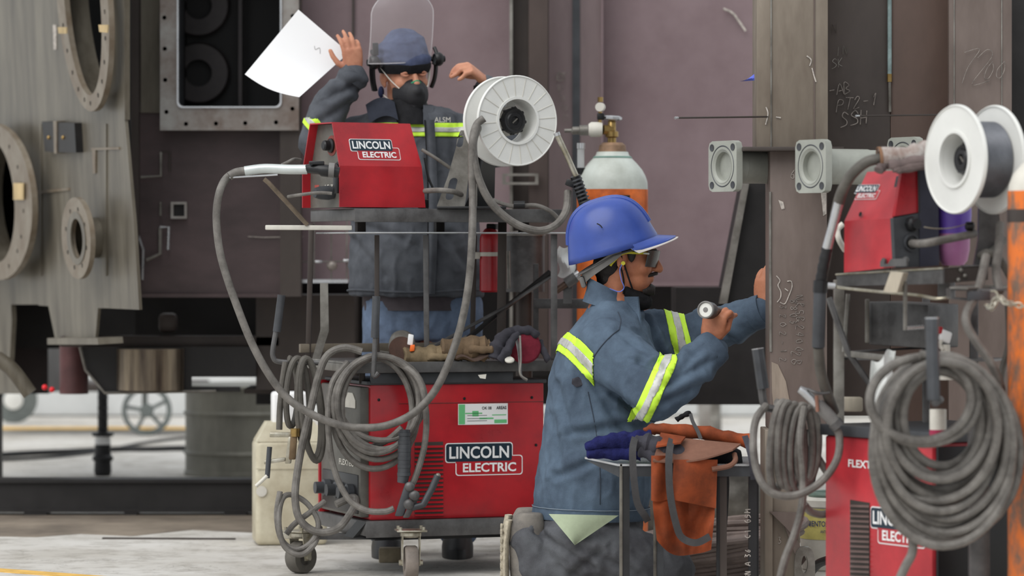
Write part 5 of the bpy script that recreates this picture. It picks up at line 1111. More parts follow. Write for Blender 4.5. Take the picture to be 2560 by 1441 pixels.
# coils
cable('coiled_cable', [turns([(1940,1006,28,112,9.85,-.06),(1958,1006,24,108,9.84,-.04),(1968,1008,22,100,9.84,.0),(1985,1012,24,112,9.85,-.02),(2006,1014,26,104,9.86,-.03),(2024,1020,26,92,9.87,-.04)]),
   spline(pxs([(2080,1062,9.72),(2098,1090,9.72),(2092,1150,9.72),(2050,1208,9.72),(1985,1240,9.72),(1925,1230,9.72),(1893,1180,9.74),(1883,1110,9.76),(1890,1050,9.8),(1915,1015,9.85)]), 8),
   spline(pxs([(2010,1020,9.85),(2000,1100,9.8),(2008,1190,9.8),(2004,1270,9.78),(1985,1340,9.76),(1962,1400,9.75),(1945,1470,9.75)]), 8),
   spline(pxs([(2036,1040,9.9),(2030,1110,9.9),(2060,1170,9.9),(2092,1215,9.9),(2094,1255,9.9),(2066,1285,9.9),(2030,1282,9.88),(2010,1262,9.86)]), 8)], .0108, m_rub, 'grey cable looped on the left hook of the right cart')
random.seed(11)
big = []
for k, (hw, hh) in enumerate(((88,112),(98,126),(112,136),(118,148),(128,152),(136,162),(140,172),(146,178),(152,188),(155,194),(150,202),(162,206),(168,214),(172,222),(162,218),(174,228))):
    big.append((2351+random.uniform(-18,18)+k*.4, 892+random.uniform(-4,22)-(k < 3)*(-26), hw, hh, 9.08-.16*abs(sin(k*1.3))+.03*(k % 3), -.03+.10*random.random()))
cable('coiled_cable', [turns(big, 44), turns([(2300,888,126,104,8.93,-.02),(2310,894,135,108,8.95,.0)], 44),
   spline(pxs([(2310,1345,9.0),(2286,1345,9.0),(2280,1385,9.0),(2262,1420,9.0),(2240,1470,9.0)]), 7)], .0118, m_rub, 'big heavy coil of grey cable on the right hook of the right cart', n=10)
eh = thing('electrode_holder', P(2050, 1010, 9.7), 'silver and grey electrode holder resting on the coil of the right cart', 'electrode holder')
put('metal_head', MB().tube(pxs([(1998,973,9.72),(2010,980,9.72),(2048,1016,9.72)]), [.010,.013,.013], 14), m_bright, eh)
put('grip', MB().tube(pxs([(2044,1010,9.72),(2066,1034,9.72),(2094,1064,9.72)]), [.017,.0185,.0165], 14), m_greypl, eh)
put('grip_end', MB().cyl(P(2086, 1056, 9.72), P(2097, 1068, 9.72), .020, n=14), m_cart, eh)
put('lever', MB().tube(spline(pxs([(2020,974,9.71),(2034,980,9.7),(2050,984,9.7),(2074,982,9.7)]), 4), .0045, 8), m_cart, eh)
put('lever_post', MB().cyl(P(2041, 990, 9.7), P(2044, 1030, 9.7), .005, n=8), M('rust_pin', C(140,100,84), .6), eh)
# right side cables
cable('hanging_cable', [spline(pxs([(2465,640,9.3),(2455,690,9.25),(2440,740,9.2),(2420,775,9.15),(2416,810,9.13),(2440,855,9.13),(2475,905,9.13),(2500,960,9.15),(2505,1010,9.2)]), 8)], .0115, m_rub, 'grey cable hanging from the channel of the right cart')
cable('hanging_cable', [spline(pxs([(2500,560,9.4),(2497,620,9.35),(2490,680,9.3),(2500,730,9.25)]), 7)], .0115, m_rub, 'short grey cable beside the spool post of the right cart')
cable('hanging_cable', [spline(pxs([(2510,600,9.5),(2480,630,9.45),(2452,640,9.42),(2470,632,9.4),(2500,650,9.4),(2530,700,9.4)]), 7)], .0105, m_rubd, 'dark cable loop lying behind the orange cylinder on the right cart')
cable('hanging_cable', [spline(pxs([(2520,760,9.5),(2522,860,9.5),(2505,930,9.5),(2500,1000,9.5)]), 7)], .009, m_rubd, 'dark cable hanging beside the scratched orange cylinder')
hl2 = thing('spray_bottle', P(2365, 905, 9.6), 'white trigger spray bottle standing on the right cart shelf', 'spray bottle')
put('head', MB().rbox(P(2346, 850, 9.6), (.03, 0, -.012), (0, .02, 0), (.008, 0, .03), .005, 3), m_white, hl2)
put('nozzle', MB().rbox(P(2346, 836, 9.6), (.012, 0, 0), (0, .014, 0), (0, 0, .02), .003), m_red, hl2)
put('trigger', MB().tube(spline(pxs([(2354,850,9.59),(2350,864,9.59),(2358,874,9.59)]), 4), .005, 8), m_offw, hl2)
put('neck', MB().cyl(P(2364, 890, 9.6), P(2364, 862, 9.6), .012, n=14), m_offw, hl2)
put('bottle', MB().lathe([(.024, 0), (.026, .01), (.026, .055), (.012, .075)], P(2364, 950, 9.6), n=20), m_offw, hl2)
cn2 = thing('aerosol_can', P(2345, 1110, 9.38), 'small white and red can seen through the big coil', 'can')
put('can_top', MB().cyl(P(2345, 1075, 9.38), P(2345, 1024, 9.38), .022, n=20), m_offw, cn2)
put('can_body', MB().cyl(P(2345, 1108, 9.38), P(2345, 1075, 9.38), .0225, n=20), M('raspberry_paint', C(170,40,80), .4), cn2)
bag = put('plastic_bag', MB().grid(lambda u, v: P(2168+60*u+10*v, 1020-110*v-40*u*v+8*sin(9*u+5*v), 9.42)+V((0, .02*sin(7*u*v+3*u), 0)), 12, 12, (0, .003, 0)), M('white_film', C(226,228,226), .35, 0, .08, 20)); tag(bag, 'crumpled white plastic bag behind the big coil', 'plastic bag')
bottle = put('pale_block', MB().rbox(P(2108, 1030, 9.95), (.055, 0, 0), (0, .04, 0), (0, 0, .04), .006), m_wood); tag(bottle, 'pale wooden block on top of the right welder', 'wood block')
# chain to the orange cylinder
cha = thing('steel_chain', P(2480, 760, 9.1), 'steel chain tying the right cart to the orange cylinder', 'chain')
pts = spline(pxs([(2468,764,9.1),(2480,770,9.08),(2488,750,9.08),(2500,745,9.06),(2515,757,9.05),(2540,762,9.03),(2580,772,9.02)]), 3)
for i in range(len(pts)-1):
    d = (pts[i+1]-pts[i]); m_ = (pts[i]+pts[i+1])/2; d = d.normalized(); s_ = d.cross(V((0, 1, 0) if i % 2 else (0, 0, 1))).normalized()
    put('chain_link', MB().tube([m_+d*(.011*cos(a))+s_*(.006*sin(a)) for a in [2*pi*k/14 for k in range(14)]], .0019, 6, closed=True), m_galv, cha)
bl = put('shackle', MB().tube(spline(pxs([(2478,728,9.08),(2490,730,9.06),(2496,748,9.06),(2486,768,9.07),(2474,772,9.08)]), 4), .0028, 8), m_galv); tag(bl, 'bright bent wire hook at the end of the chain', 'hook')
# bucket behind
DBu = 12.2; bx_ = P(2078,0,DBu).x; bk = thing('paint_bucket', V((bx_, DBu, 0)), 'white bucket with yellow printed label standing behind the column', 'bucket')
bz = lambda y: CH-(y-HY)*U(DBu)
put('bucket_body', MB().lathe([(.095, 0), (.1, .005), (.112, bz(1262))], (bx_, DBu, 0), n=36), m_offw, bk)
put('lid', MB().lathe([(.118, bz(1264)), (.118, bz(1248)), (.1, bz(1242)), (.001, bz(1242))], (bx_, DBu, 0), n=36), m_offw, bk)
rr = lambda z: .1+.012*z/bz(1262)+.0008
put('label_band', MB().lathe([(rr(bz(1345)), bz(1345)), (rr(bz(1268)), bz(1268)), (rr(bz(1268))-.002, bz(1268)), (rr(bz(1345))-.002, bz(1345))], (bx_, DBu, 0), n=36, closed=True), M('label_yellow', C(226,214,130), .5), bk)
m_navy = M('navy_ink', C(50,54,110), .6)
for body_, ox_, yy_, w_, h_ in (('IMIENTOS AN', -.094, 1312, .100, .019), ('ANTICORROS', -.046, 1328, .052, .010)):
    lt = text('label_lettering', body_, V((bx_+ox_, DBu-.115, bz(yy_))), (1,0,0), (0,0,1), w_, h_, m_navy, bk, 0, .015)
    for v in lt.data.vertices:      # wrap the print round the bucket
        v.co.y = -sqrt(max(0, .1125**2-v.co.x**2))-.0012
put('green_lid_ring', MB().tube([V((bx_+.07*cos(a), DBu+.07*sin(a), bz(1236))) for a in [2*pi*k/24 for k in range(24)]], .01, 8, closed=True), M('green_rubber', C(110,130,120), .5), bk)
# cable heap on the floor
random.seed(5)
hp = []
for k in range(13):
    r_ = .17+.0135*k+random.uniform(-.01, .01); zc = .012+.0115*k*.9
    cxx = P(1758, 0, 11.95).x; n_ = 36
    for j in range(n_):
        a = 2*pi*j/n_; hp.append(V((cxx+r_*1.05*cos(a)*(1+.03*sin(3*a+k)), 11.95+r_*.75*sin(a), max(.011, zc*(1+.35*cos(a-.3))+.008*sin(2*a+k)))))
hc = cable('cable_heap', [hp], .0115, M('brown_dusty_cable', C(122,108,102), .65, 0, .2, 14), 'dusty brown cable coiled on the floor behind the work stand', n=8)
tb = cable('floor_lead', [spline(pxs([(2030,1428,11.3),(2050,1408,11.2),(2090,1396,11.0)]), 5)], .014, m_blk, 'thick black lead between the column base and the right welder')
# ------------------------------------------------------------------ work stand with apron
DT = 10.75; st = thing('work_stand', V((P(1680,0,DT).x, DT+.15, 0)), 'low angle iron work stand in front of the kneeling worker', 'stand')
zT = CH-(1150-HY)*U(DT); m_ang = M('stand_steel', C(112,108,100), .45, .3, .2, 10, col2=C(70,66,62))
put('top_plate', MB().prism([P(1462,1148,DT+.1), P(1545,1166,DT-.05), P(1880,1166,DT-.05), P(1890,1147,DT+.28), P(1500,1143,DT+.26)], (0, 0, .006)), m_bright, st)
put('corner_gusset', MB().prism([P(1466,1152,DT+.1), P(1552,1164,DT-.04), P(1552,1196,DT-.04)], (0, .012, 0)), m_dpanel, st)
put('front_rail', MB().obox(P(1546, 1192, DT-.045), (P(1880,0,DT).x-P(1546,0,DT).x, 0, 0), (0, .004, 0), (0, 0, .03)), m_dpanel, st)
def angleleg(x, D, dark=m_blk, wd=.03, mat=m_ang, y=1160):
    p = P(x, y, D); l_ = put('leg', MB().rbox((p.x, D, 0), (.009, 0, 0), (0, wd, 0), (0, 0, p.z), .0015), mat, st)
    put('leg_flange', MB().obox((p.x+.009, D+.004, 0), (wd*.7, 0, 0), (0, .004, 0), (0, 0, p.z)), dark, l_)
    return l_
angleleg(1549, DT-.05); angleleg(1792, DT-.04, m_darkst, .03, m_blk); angleleg(1634, DT+.16, m_dpanel, .03, m_ang, 1280)
l4 = angleleg(1872, DT+.0, m_blk, .03, m_blk); 
put('leg_face', MB().obox((P(1872,0,DT).x, DT-.004, 0), (.024, 0, 0), (0, .004, 0), (0, 0, zT-.02)), m_blk, st)
scrawl('leg_lettering', 'C1 GSM', P(1876, 1345, DT-.006), (0, 0, 1), (-1, 0, 0), .017, m_chalk, st, .0013, .08, 1.25)
scrawl('leg_lettering', 'SN A 36', P(1876, 1448, DT-.006), (0, 0, 1), (-1, 0, 0), .017, m_chalk, st, .0013, .08, 1.1)
# things lying on it
def cloth(name, fn, nu, nv, th, mat, label, cat):
    mb = MB().grid(fn, nu, nv, th); o = put(name, mb, mat); 
    tag(o, label, cat); return o
bg_ = thing('blue_glove', P(1530, 1140, DT), 'blue fleece glove lying at the left end of the work stand', 'glove')
m_bf = M('blue_fleece', C(40,43,90), .95, 0, .2, 30, (1,1,1), .25, 200, col2=C(28,29,62), spec=.05)
lump([(P(1462,1118,DT), .012), (P(1500,1108,DT), .02), (P(1545,1104,DT), .026), (P(1590,1102,DT), .03), (P(1630,1100,DT), .028)], m_bf, 'upper_finger', bg_)
lump([(P(1466,1134,DT), .012), (P(1500,1134,DT), .018), (P(1550,1132,DT), .024), (P(1600,1128,DT), .028)], m_bf, 'lower_finger', bg_)
gj = thing('charcoal_jacket', P(1660, 1150, DT), 'folded charcoal cloth under the leather apron on the work stand', 'cloth')
lump([(P(1588,1108,DT-.02), .022), (P(1620,1110,DT-.03), .032), (P(1655,1122,DT-.04), .036), (P(1690,1140,DT-.05), .034), (P(1730,1140,DT-.04), .03)], m_dgrey_cl, 'upper_fold', gj)
lump([(P(1600,1128,DT-.03), .018), (P(1640,1142,DT-.05), .022), (P(1672,1165,DT-.07), .026), (P(1690,1180,DT-.08), .018)], m_dgrey_cl, 'front_fold', gj)
lump([(P(1690,1130,DT+.0), .03), (P(1760,1140,DT+.0), .035), (P(1850,1148,DT+.02), .03)], m_blackcl, 'back_fold', gj)
ap = thing('leather_apron', P(1710, 1150, DT), 'orange leather welding apron draped over the work stand', 'apron')
def W_(u, v, k): return noise.noise(V((u*5+k, v*4, k)))
def hang(u, v):
    x = 1630+158*u+(4-6*u)*v+26*(.5-u)*max(0, v-.6)*1.6; y = 1148+8*u+v*(240-120*(u-.55)**2+5*sin(7*u))
    return P(x, y, DT-.07-.05*sin(5.5*u+2.2*v)*v-.03*W_(u, v, 3))
put('hanging_panel', MB().grid(hang, 26, 22, (0, .006, 0)), m_leather, ap)
def hang2(u, v):
    x = 1628+42*u; y = 1140+v*(112+3*sin(4*u)); return P(x, y, DT-.10-.015*sin(4*u+v))
put('front_flap', MB().grid(hang2, 10, 12, (0, .004, 0)), m_leather, ap)
def hang3(u, v):
    x = 1684+110*u-4*v; y = 1150+v*(100+22*u); return P(x, y, DT-.115-.022*sin(4*u+1.5*v)*(.3+v))
put('front_flap', MB().grid(hang3, 14, 12, (0, .004, 0)), m_leather, ap)
lump([(P(1612,1080,DT+.05), .010), (P(1632,1074,DT+.05), .018), (P(1680,1076,DT+.05), .019), (P(1760,1084,DT+.05), .02), (P(1830,1096,DT+.05), .02), (P(1888,1108,DT+.05), .02)], m_leather, 'rolled_edge', ap)
put('bib_fold', MB().grid(lambda u, v: P(1652+200*u-20*v+40*u*v*0, 1090+20*u+v*(62-50*u+14*sin(3*u)), DT-.02-.10*v+.01*sin(8*u)), 16, 10, (0, .0, -.005)), m_leatherb, ap)
put('bib_corner', MB().grid(lambda u, v: P(1652+62*u-12*v, 1082+10*u+v*(34-20*u), DT-.03-.06*v), 8, 6, (0, 0, -.005)), m_leather, ap)
put('curled_edge', MB().tube(spline(pxs([(1836,1136,DT-.08),(1838,1152,DT-.1),(1822,1166,DT-.11),(1780,1174,DT-.11)]), 5), .008, 8), m_leatherb, ap)
def strap(pts, wd=.022, nm='strap', mat=m_cart, par=ap):
    s_ = spline(pts, 6); mb = MB(); vs = []; n_ = len(s_)
    for i, p in enumerate(s_):
        t_ = (s_[min(i+1, n_-1)]-s_[max(i-1, 0)]).normalized(); q = t_.cross(V((0, -1, 0)))
        q = q.normalized() if q.length > 1e-4 else V((1, 0, 0)); vs += [p-q*wd/2, p+q*wd/2]
    mb.add(vs, [(2*i, 2*i+1, 2*i+3, 2*i+2) for i in range(n_-1)]); k = len(vs)
    mb.add([v+V((0, .003, 0)) for v in vs], [(2*i, 2*i+2, 2*i+3, 2*i+1) for i in range(n_-1)])
    return put(nm, mb, mat, par)
m_web = M('grey_webbing', C(66,65,66), .8, 0, .1, 60, (1,1,1), .1, 300)
strap(pxs([(1588,1094,DT-.04),(1582,1120,DT-.09),(1582,1160,DT-.10),(1586,1210,DT-.1),(1594,1260,DT-.09),(1612,1290,DT-.08),(1620,1305,DT-.06)]), .021, mat=m_web)
strap(pxs([(1680,1098,DT-.06),(1674,1125,DT-.13),(1672,1170,DT-.15),(1676,1240,DT-.15),(1690,1310,DT-.14),(1705,1345,DT-.13),(1740,1358,DT-.13),(1775,1342,DT-.12)]), .021, mat=m_web)
strap(pxs([(1726,1035,DT+.06),(1732,1055,DT+.04),(1744,1078,DT+.02),(1752,1098,DT)]), .011, mat=m_web)
lump([(P(1690,1052,DT+.08), .008), (P(1706,1042,DT+.08), .0095), (P(1724,1034,DT+.06), .009)], m_blackcl, 'strap_end', ap)
strap(pxs([(1862,1090,DT-.03),(1872,1120,DT-.1),(1880,1155,DT-.12),(1884,1200,DT-.1)]), .018, mat=m_dgrey_cl)
strap(pxs([(1812,1168,DT+.05),(1815,1210,DT+.05),(1812,1280,DT+.05),(1808,1330,DT+.05)]), .02, mat=m_web)
# ------------------------------------------------------------------ bodies: welded from overlapping closed forms
def chain(mb, pr, n=16):
    """tapered limb through (point, radius), rounded at each joint"""
    for p, r in pr: mb.sphere(p, r, n, 10)
    for (a, ra), (b, rb) in zip(pr, pr[1:]): mb.tube([a, b], [ra, rb], n)
    return mb
def weld(name, mb, voxel, smooth, mat, parent, disp=None, base=None):
    """one continuous surface out of mb; disp(p, n) gives a displacement along the normal"""
    me = bpy.data.meshes.new('raw'); me.from_pydata(mb.v, [], mb.f); me.update()
    bm = bmesh.new(); bm.from_mesh(me); bmesh.ops.recalc_face_normals(bm, faces=bm.faces); bm.to_mesh(me); bm.free()
    o = bpy.data.objects.new('raw', me); COL.objects.link(o)
    r = o.modifiers.new('r', 'REMESH'); r.mode = 'VOXEL'; r.voxel_size = voxel
    s = o.modifiers.new('s', 'SMOOTH'); s.factor = .5; s.iterations = smooth
    ev = o.evaluated_get(bpy.context.evaluated_depsgraph_get()); m2 = bpy.data.meshes.new_from_object(ev)
    bpy.data.objects.remove(o); bpy.data.meshes.remove(me)
    pw = wpos(parent); m2.name = name
    nr = [v.normal.copy() for v in m2.vertices]
    for v, n in zip(m2.vertices, nr):
        p = v.co.copy()
        if disp: p += n*disp(p, n)
        v.co = p-pw
    m2.polygons.foreach_set('use_smooth', [True]*len(m2.polygons)); m2.update(); m2.materials.clear(); m2.materials.append(mat)
    ob = bpy.data.objects.new(name, m2); COL.objects.link(ob); ob.parent = parent
    return ob
def band(name, src, parent, co, no, half, mat, off=.0025, keep=None, th=.0015):
    """ribbon lying on src between two planes"""
    pw = wpos(parent); bm = bmesh.new(); bm.from_mesh(src.data); co = V(co)-pw; no = V(no).normalized()
    for s in (1, -1):
        g = bm.verts[:]+bm.edges[:]+bm.faces[:]
        bmesh.ops.bisect_plane(bm, geom=g, plane_co=co+no*(half*s), plane_no=no*s, clear_outer=True)
    if keep:
        bmesh.ops.delete(bm, geom=[f for f in bm.faces if not keep(f.calc_center_median()+pw)], context='FACES')
    bm.normal_update()
    for v in bm.verts: v.co += v.normal*off
    me = bpy.data.meshes.new(name); bm.to_mesh(me); bm.free(); me.materials.clear(); me.materials.append(mat)
    o = bpy.data.objects.new(name, me); COL.objects.link(o); o.parent = parent
    sd = o.modifiers.new('thick', 'SOLIDIFY'); sd.thickness = th; sd.offset = 1
    return o
def hivis(src, parent, co, no, half, keep=None):
    """yellow tape with a silver middle"""
    b = band('reflective_tape', src, parent, co, no, half, m_hiy, .0025, keep)
    s = band('silver_stripe', src, parent, co, no, half*.36, m_his, .0045, keep)
    s.parent = b
def seg_d(x, y, a):
    x0, y0, x1, y1 = a[:4]; dx, dy = x1-x0, y1-y0; t = max(0, min(1, ((x-x0)*dx+(y-y0)*dy)/(dx*dx+dy*dy)))
    return math.hypot(x-x0-t*dx, y-y0-t*dy), (x-x0)*dy-(y-y0)*dx
def cloth_folds(k, amp=.006, folds=()):
    def f(p, n):
        e = 0.0
        if folds and n.y < .2:
            px, py = CX+F*p.x/p.y, HY-(p.z-CH)*F/p.y
            for a in folds:      # crease with a rounded ridge on one side
                d, sg = seg_d(px, py, a)
                if d < 60: e += a[4]*(math.exp(-(d/9)**2)*-1.0+(math.exp(-((d-20)/14)**2)*.9 if sg > 0 else math.exp(-((d-16)/12)**2)*.35))
        q = V((p.x*9+k, p.y*9, p.z*6)); a = noise.noise(q); b = 1-abs(noise.noise(q*2.1+V((3, k, 1))))*2
        c = noise.noise(q*4.5)
        return e+amp*(.9*a+.55*(b*b if b > 0 else 0)-.25+.25*c)
    return f
from mathutils.bvhtree import BVHTree
def tracer(o):
    pw = wpos(o.parent)+o.location if o.parent else o.location
    t = BVHTree.FromPolygons([v.co+pw for v in o.data.vertices], [tuple(p.vertices) for p in o.data.polygons])
    def f(x, y, lift=.002):
        d = V(((x-CX)/F, 1.0, -(y-HY)/F)).normalized(); h = t.ray_cast(V((0, 0, CH)), d)
        return h[0]-d*lift if h[0] is not None else None
    return f
def seam(name, tr, pts, r, mat, parent):
    q = [p for p in (tr(x, y) for x, y in [(a.x, a.y) for a in spline([V((x, y, 0)) for x, y in pts], 8)]) if p is not None]
    if len(q) > 2: put(name, MB().tube(q, r, 6), mat, parent)
def hand(mb, w, d, nrm, ts, curls, thumb, s=1.0, spread=.1):
    """palm, four bent fingers and a thumb; w wrist, d towards the knuckles, nrm out of the back of the hand, ts side of the thumb"""
    w = V(w); d = V(d).normalized(); nrm = V(nrm); nrm = (nrm-d*nrm.dot(d)).normalized(); sd = d.cross(nrm).normalized()*ts
    rings = [(w-d*.02*s, sd*.026*s, nrm*.02*s), (w+d*.01*s, sd*.028*s, nrm*.019*s), (w+d*.04*s, sd*.038*s, nrm*.017*s), (w+d*.075*s, sd*.042*s, nrm*.0145*s), (w+d*.095*s, sd*.040*s, nrm*.012*s)]
    mb.loft(rings); L_ = (.072, .080, .075, .058)
    for i in range(4):
        o_ = w+d*((.088, .093, .09, .082)[i]*s)+sd*((.030, .0105, -.0095, -.029)[i]*s)
        dr = (d+sd*spread*(1.5-i)*.5).normalized(); pts = [(o_-dr*.02*s, .0098*s), (o_, .0098*s)]; p = o_
        for j, fr in enumerate((.45, .31, .24)):
            q = Quaternion(dr.cross(-nrm).normalized(), curls[i][j]) if dr.cross(-nrm).length > 1e-5 else Quaternion()
            dr = (q @ dr).normalized(); nn = q @ nrm; 
            p = p+dr*(L_[i]*fr*s); pts.append((p, (.0092, .0085, .0074)[j]*s)); nrm_i = nn
        chain(mb, pts, 10)
    t0 = w+d*.025*s+sd*.022*s; t1 = t0+(d*thumb[0][0]+sd*thumb[0][1]-nrm*thumb[0][2]).normalized()*.042*s
    t2 = t1+(d*thumb[1][0]+sd*thumb[1][1]-nrm*thumb[1][2]).normalized()*.032*s; t3 = t2+(d*thumb[2][0]+sd*thumb[2][1]-nrm*thumb[2][2]).normalized()*.024*s
    chain(mb, [(t0, .014*s), (t1, .0115*s), (t2, .0105*s), (t3, .0085*s)], 10)
def head(mb, c, f, u, neck):
    f = V(f).normalized(); u = V(u); u = (u-f*u.dot(f)).normalized(); s = u.cross(f).normalized(); R = Matrix((s, f, u)).transposed()
    E_ = lambda a, b, k, rs: mb.sphere(c+s*a+f*b+u*k, 1.0, 22, 16, rs, R)
    E_(0, -.008, .03, (.074, .096, .092)); E_(0, .022, -.02, (.066, .066, .075)); E_(0, .032, -.066, (.054, .054, .052)); E_(0, .072, -.098, (.024, .02, .02))
    E_(0, .062, .028, (.052, .026, .024)); E_(.036, .058, -.03, (.026, .026, .026)); E_(-.036, .058, -.03, (.026, .026, .026))
    chain(mb, [(c+f*.083+u*.012, .009), (c+f*.098-u*.012, .0105), (c+f*.107-u*.03, .0135)], 12)
    E_(.012, .095, -.034, (.009, .01, .008)); E_(-.012, .095, -.034, (.009, .01, .008))
    E_(0, .085, -.060, (.022, .010, .006)); E_(0, .084, -.069, (.019, .010, .0065))
    for k in (-1, 1):
        Re = R @ Matrix.Rotation(k*.35, 3, 'Z'); mb.sphere(c+s*(k*.077)+f*-.012-u*.012, 1.0, 14, 12, (.0085, .018, .031), Re); mb.sphere(c+s*(k*.075)+f*-.006-u*.038, 1.0, 10, 8, (.007, .009, .011), Re)
    chain(mb, [(c-u*.05-f*.02, .058), (c-u*.11-f*.025, .054), (V(neck), .058)], 16)
    return f, u, s
def eyes(parent, c, f, u, s, brow=m_hair):
    for k in (-1, 1):
        e = c+s*(k*.032)+f*.077+u*.004
        put('eyeball', MB().sphere(e, .0122, 14, 10), m_offw, parent)
        put('iris', MB().sphere(e+f*.0085, .0055, 10, 8, (1, 1, 1)), m_hair, parent)
        for dz, nm in ((.0052, 'upper_lid'), (-.0062, 'lower_lid')):
            put(nm, MB().tube(spline([e+s*(-.0145)+f*.004, e+f*.0135+u*dz, e+s*.0145+f*.003], 5), .0050, 8), parent.children[0].data.materials[0], parent)
        put('eyebrow', MB().tube(spline([c+s*(k*.014)+f*.090+u*.020, c+s*(k*.034)+f*.088+u*.027, c+s*(k*.055)+f*.070+u*.021], 5), [.004+.002*(i/10) for i in range(11)], 8), brow, parent)
# ------------------------------------------------------------------ the worker with the face mask
DW = 12.72; uW = U(DW)
w1 = thing('person', V((P(1035,0,DW).x, DW, 0)), 'standing worker in slate jacket, black mask and navy beanie holding up paper', 'person', 'workers')
hc1 = P(1012, 184, DW-.02); hf1 = V((sin(radians(24)), -cos(radians(24)), -.10)); hu1 = V((-.05, -.06, 1))
body = MB(); f_, u_, s_ = head(body, hc1, hf1, hu1, P(1015, 290, DW))
wR, wL = P(887, 186, DW-.10), P(1216, 208, DW-.14)
hand(body, wR, (-.12, -.1, 1), (.35, -.95, .1), -1, [(.25,.35,.3),(.2,.35,.3),(.25,.4,.3),(.4,.5,.4)], [(.55,.8,.3),(.9,.45,.3),(1,.25,.2)], .95, .15)
hand(body, wL, (-.62, -.45, .55), (.25, -.35, .85), 1, [(.9,.6,.4),(.85,.7,.4),(.85,.75,.4),(.9,.8,.5)], [(.8,.3,.8),(1,.0,.5),(1,-.1,.4)], 1.0, .2)
elR, elL = P(788, 356, DW-.10), P(1252, 372, DW-.12)
chain(body, [(P(910,355,DW), .04), (elR, .04), (wR, .028)]); chain(body, [(P(1140,350,DW), .04), (elL, .04), (wL, .028)])
chain(body, [(P(1015,290,DW), .07), (P(1030,420,DW), .10), (P(1035,620,DW), .11), (P(1038,780,DW), .11)]); chain(body, [(P(915,355,DW), .04), (P(1135,350,DW), .04)])
for sx in (-1, 1): chain(body, [(P(1038+sx*62,790,DW), .085), (P(1045+sx*70,1080,DW), .055), (V((P(1045+sx*75,0,DW).x, DW+.02, .09)), .04)])
b1 = weld('body', body, .0042, 5, m_skin, w1)
eyes(w1, hc1, f_, u_, s_)
# jacket
j = MB()
rg = [(742,1040,170,.15),(690,1040,168,.15),(600,1037,162,.15),(500,1034,157,.15),(420,1030,155,.15),(355,1027,155,.145),(315,1024,150,.135),(288,1024,128,.12),(272,1030,88,.10),(266,1032,50,.07)]
j.loft([(P(cx, y, DW), V((hw*uW, 0, 0)), V((0, hd, 0))) for y, cx, hw, hd in rg])
chain(j, [(P(905,345,DW), .085), (P(845,365,DW-.05), .078), (elR+V((.01,0,0)), .072), (P(825,268,DW-.10), .066), (P(868,212,DW-.10), .053), (P(885,190,DW-.10), .047)])
chain(j, [(P(1140,345,DW), .085), (P(1200,372,DW-.06), .078), (elL, .07), (P(1236,280,DW-.13), .058), (P(1220,222,DW-.14), .047)])
jk = weld('jacket', j, .0065, 6, m_jack1, w1, cloth_folds(1.3, .008, [(828,240,892,212,.010),(842,196,905,232,.009),(806,300,870,262,.009),(885,600,960,690,.007),(1120,590,1190,700,.008),(900,560,1010,600,.006),(1150,520,1180,640,.006)]))
cuff_d = (P(862,200,DW-.1)-P(880,176,DW-.1)).normalized()
put('cuff', MB().lathe([(.044,-.004),(.05,-.004),(.053,.02),(.05,.036),(.044,.036)], P(889,183,DW-.10), cuff_d, 24, closed=True), m_jack1, w1)
put('cuff', MB().lathe([(.042,-.004),(.048,-.004),(.05,.02),(.046,.03),(.042,.03)], P(1218,214,DW-.14), (.1,0,-1), 24, closed=True), m_blackcl, w1)
put('collar', MB().loft([(P(1010,296,DW-.02), V((.115,0,0)), V((0,.10,0))), (P(1006,272,DW-.02), V((.092,0,.012)), V((0,.085,0))), (P(1002,252,DW-.01), V((.074,0,.02)), V((0,.075,0)))]), M('navy_collar', C(50,53,62), .9, 0, .15, 14, (1,1,1), .1, 200, spec=.1), w1)
put('neck_gaiter', MB().loft([(P(1030,312,DW-.10), V((.062,0,0)), V((0,.06,0))), (P(1024,285,DW-.085), V((.06,0,0)), V((0,.06,0))), (P(1016,250,DW-.05), V((.058,0,0)), V((0,.06,0)))]), m_blackcl, w1)
m_nav = bpy.data.materials['navy_collar']
put('collar_flap', MB().grid(lambda a, b: P(914+72*a+10*b, 262-22*sin(pi*a*.8)+46*b+6*a, DW-.085-.05*b-.03*a), 10, 8, (0, .008, 0)), m_nav, w1)
put('collar_flap', MB().grid(lambda a, b: P(1058+26*a, 262+4*a+50*b, DW-.11-.04*b+.02*a), 6, 8, (0, .008, 0)), m_jack1, w1)
zc = P(0, 328, DW).z
hivis(jk, w1, P(1100, 328, DW), (0, 0, 1), .0235, lambda q: q.x > P(880,0,DW).x and q.x < P(1178,0,DW).x)
hivis(jk, w1, P(800, 330, DW-.05), (.75, 0, .6), .024, lambda q: q.x < P(850,0,DW).x and q.z < P(0,300,DW).z)
put('zip_flap', MB().grid(lambda a, b: P(1060+8*sin(3*b)+26*a, 300+436*b, DW-.150+.004*sin(9*b)-.012*sin(pi*a)-.004), 6, 26, (0, .01, 0)), m_jack1, w1)
put('flap_stitch', MB().tube([P(1062+8*sin(3*b), 300+436*b, DW-.162) for b in [i/24 for i in range(25)]], .0022, 6), m_blackcl, w1)
hemj = MB()
for k, (y0_, y1_, dd) in enumerate(((726, 744, .004),)):
    pass
put('hem_seam', MB().tube([P(1040+171*cos(a), 727+3*sin(3*a), DW)+V((0, .152*sin(a), 0)) for a in [2*pi*k/48 for k in range(48)]], .004, 6, closed=True), m_jack1, w1)
put('shirt_hem', MB().loft([(P(1056,776,DW), V((.212,0,0)), V((0,.13,0))), (P(1050,735,DW), V((.205,0,0)), V((0,.125,0)))]), M('dark_shirt', C(72,66,70), .9, 0, .15, 12, (1,1,1), .1), w1)
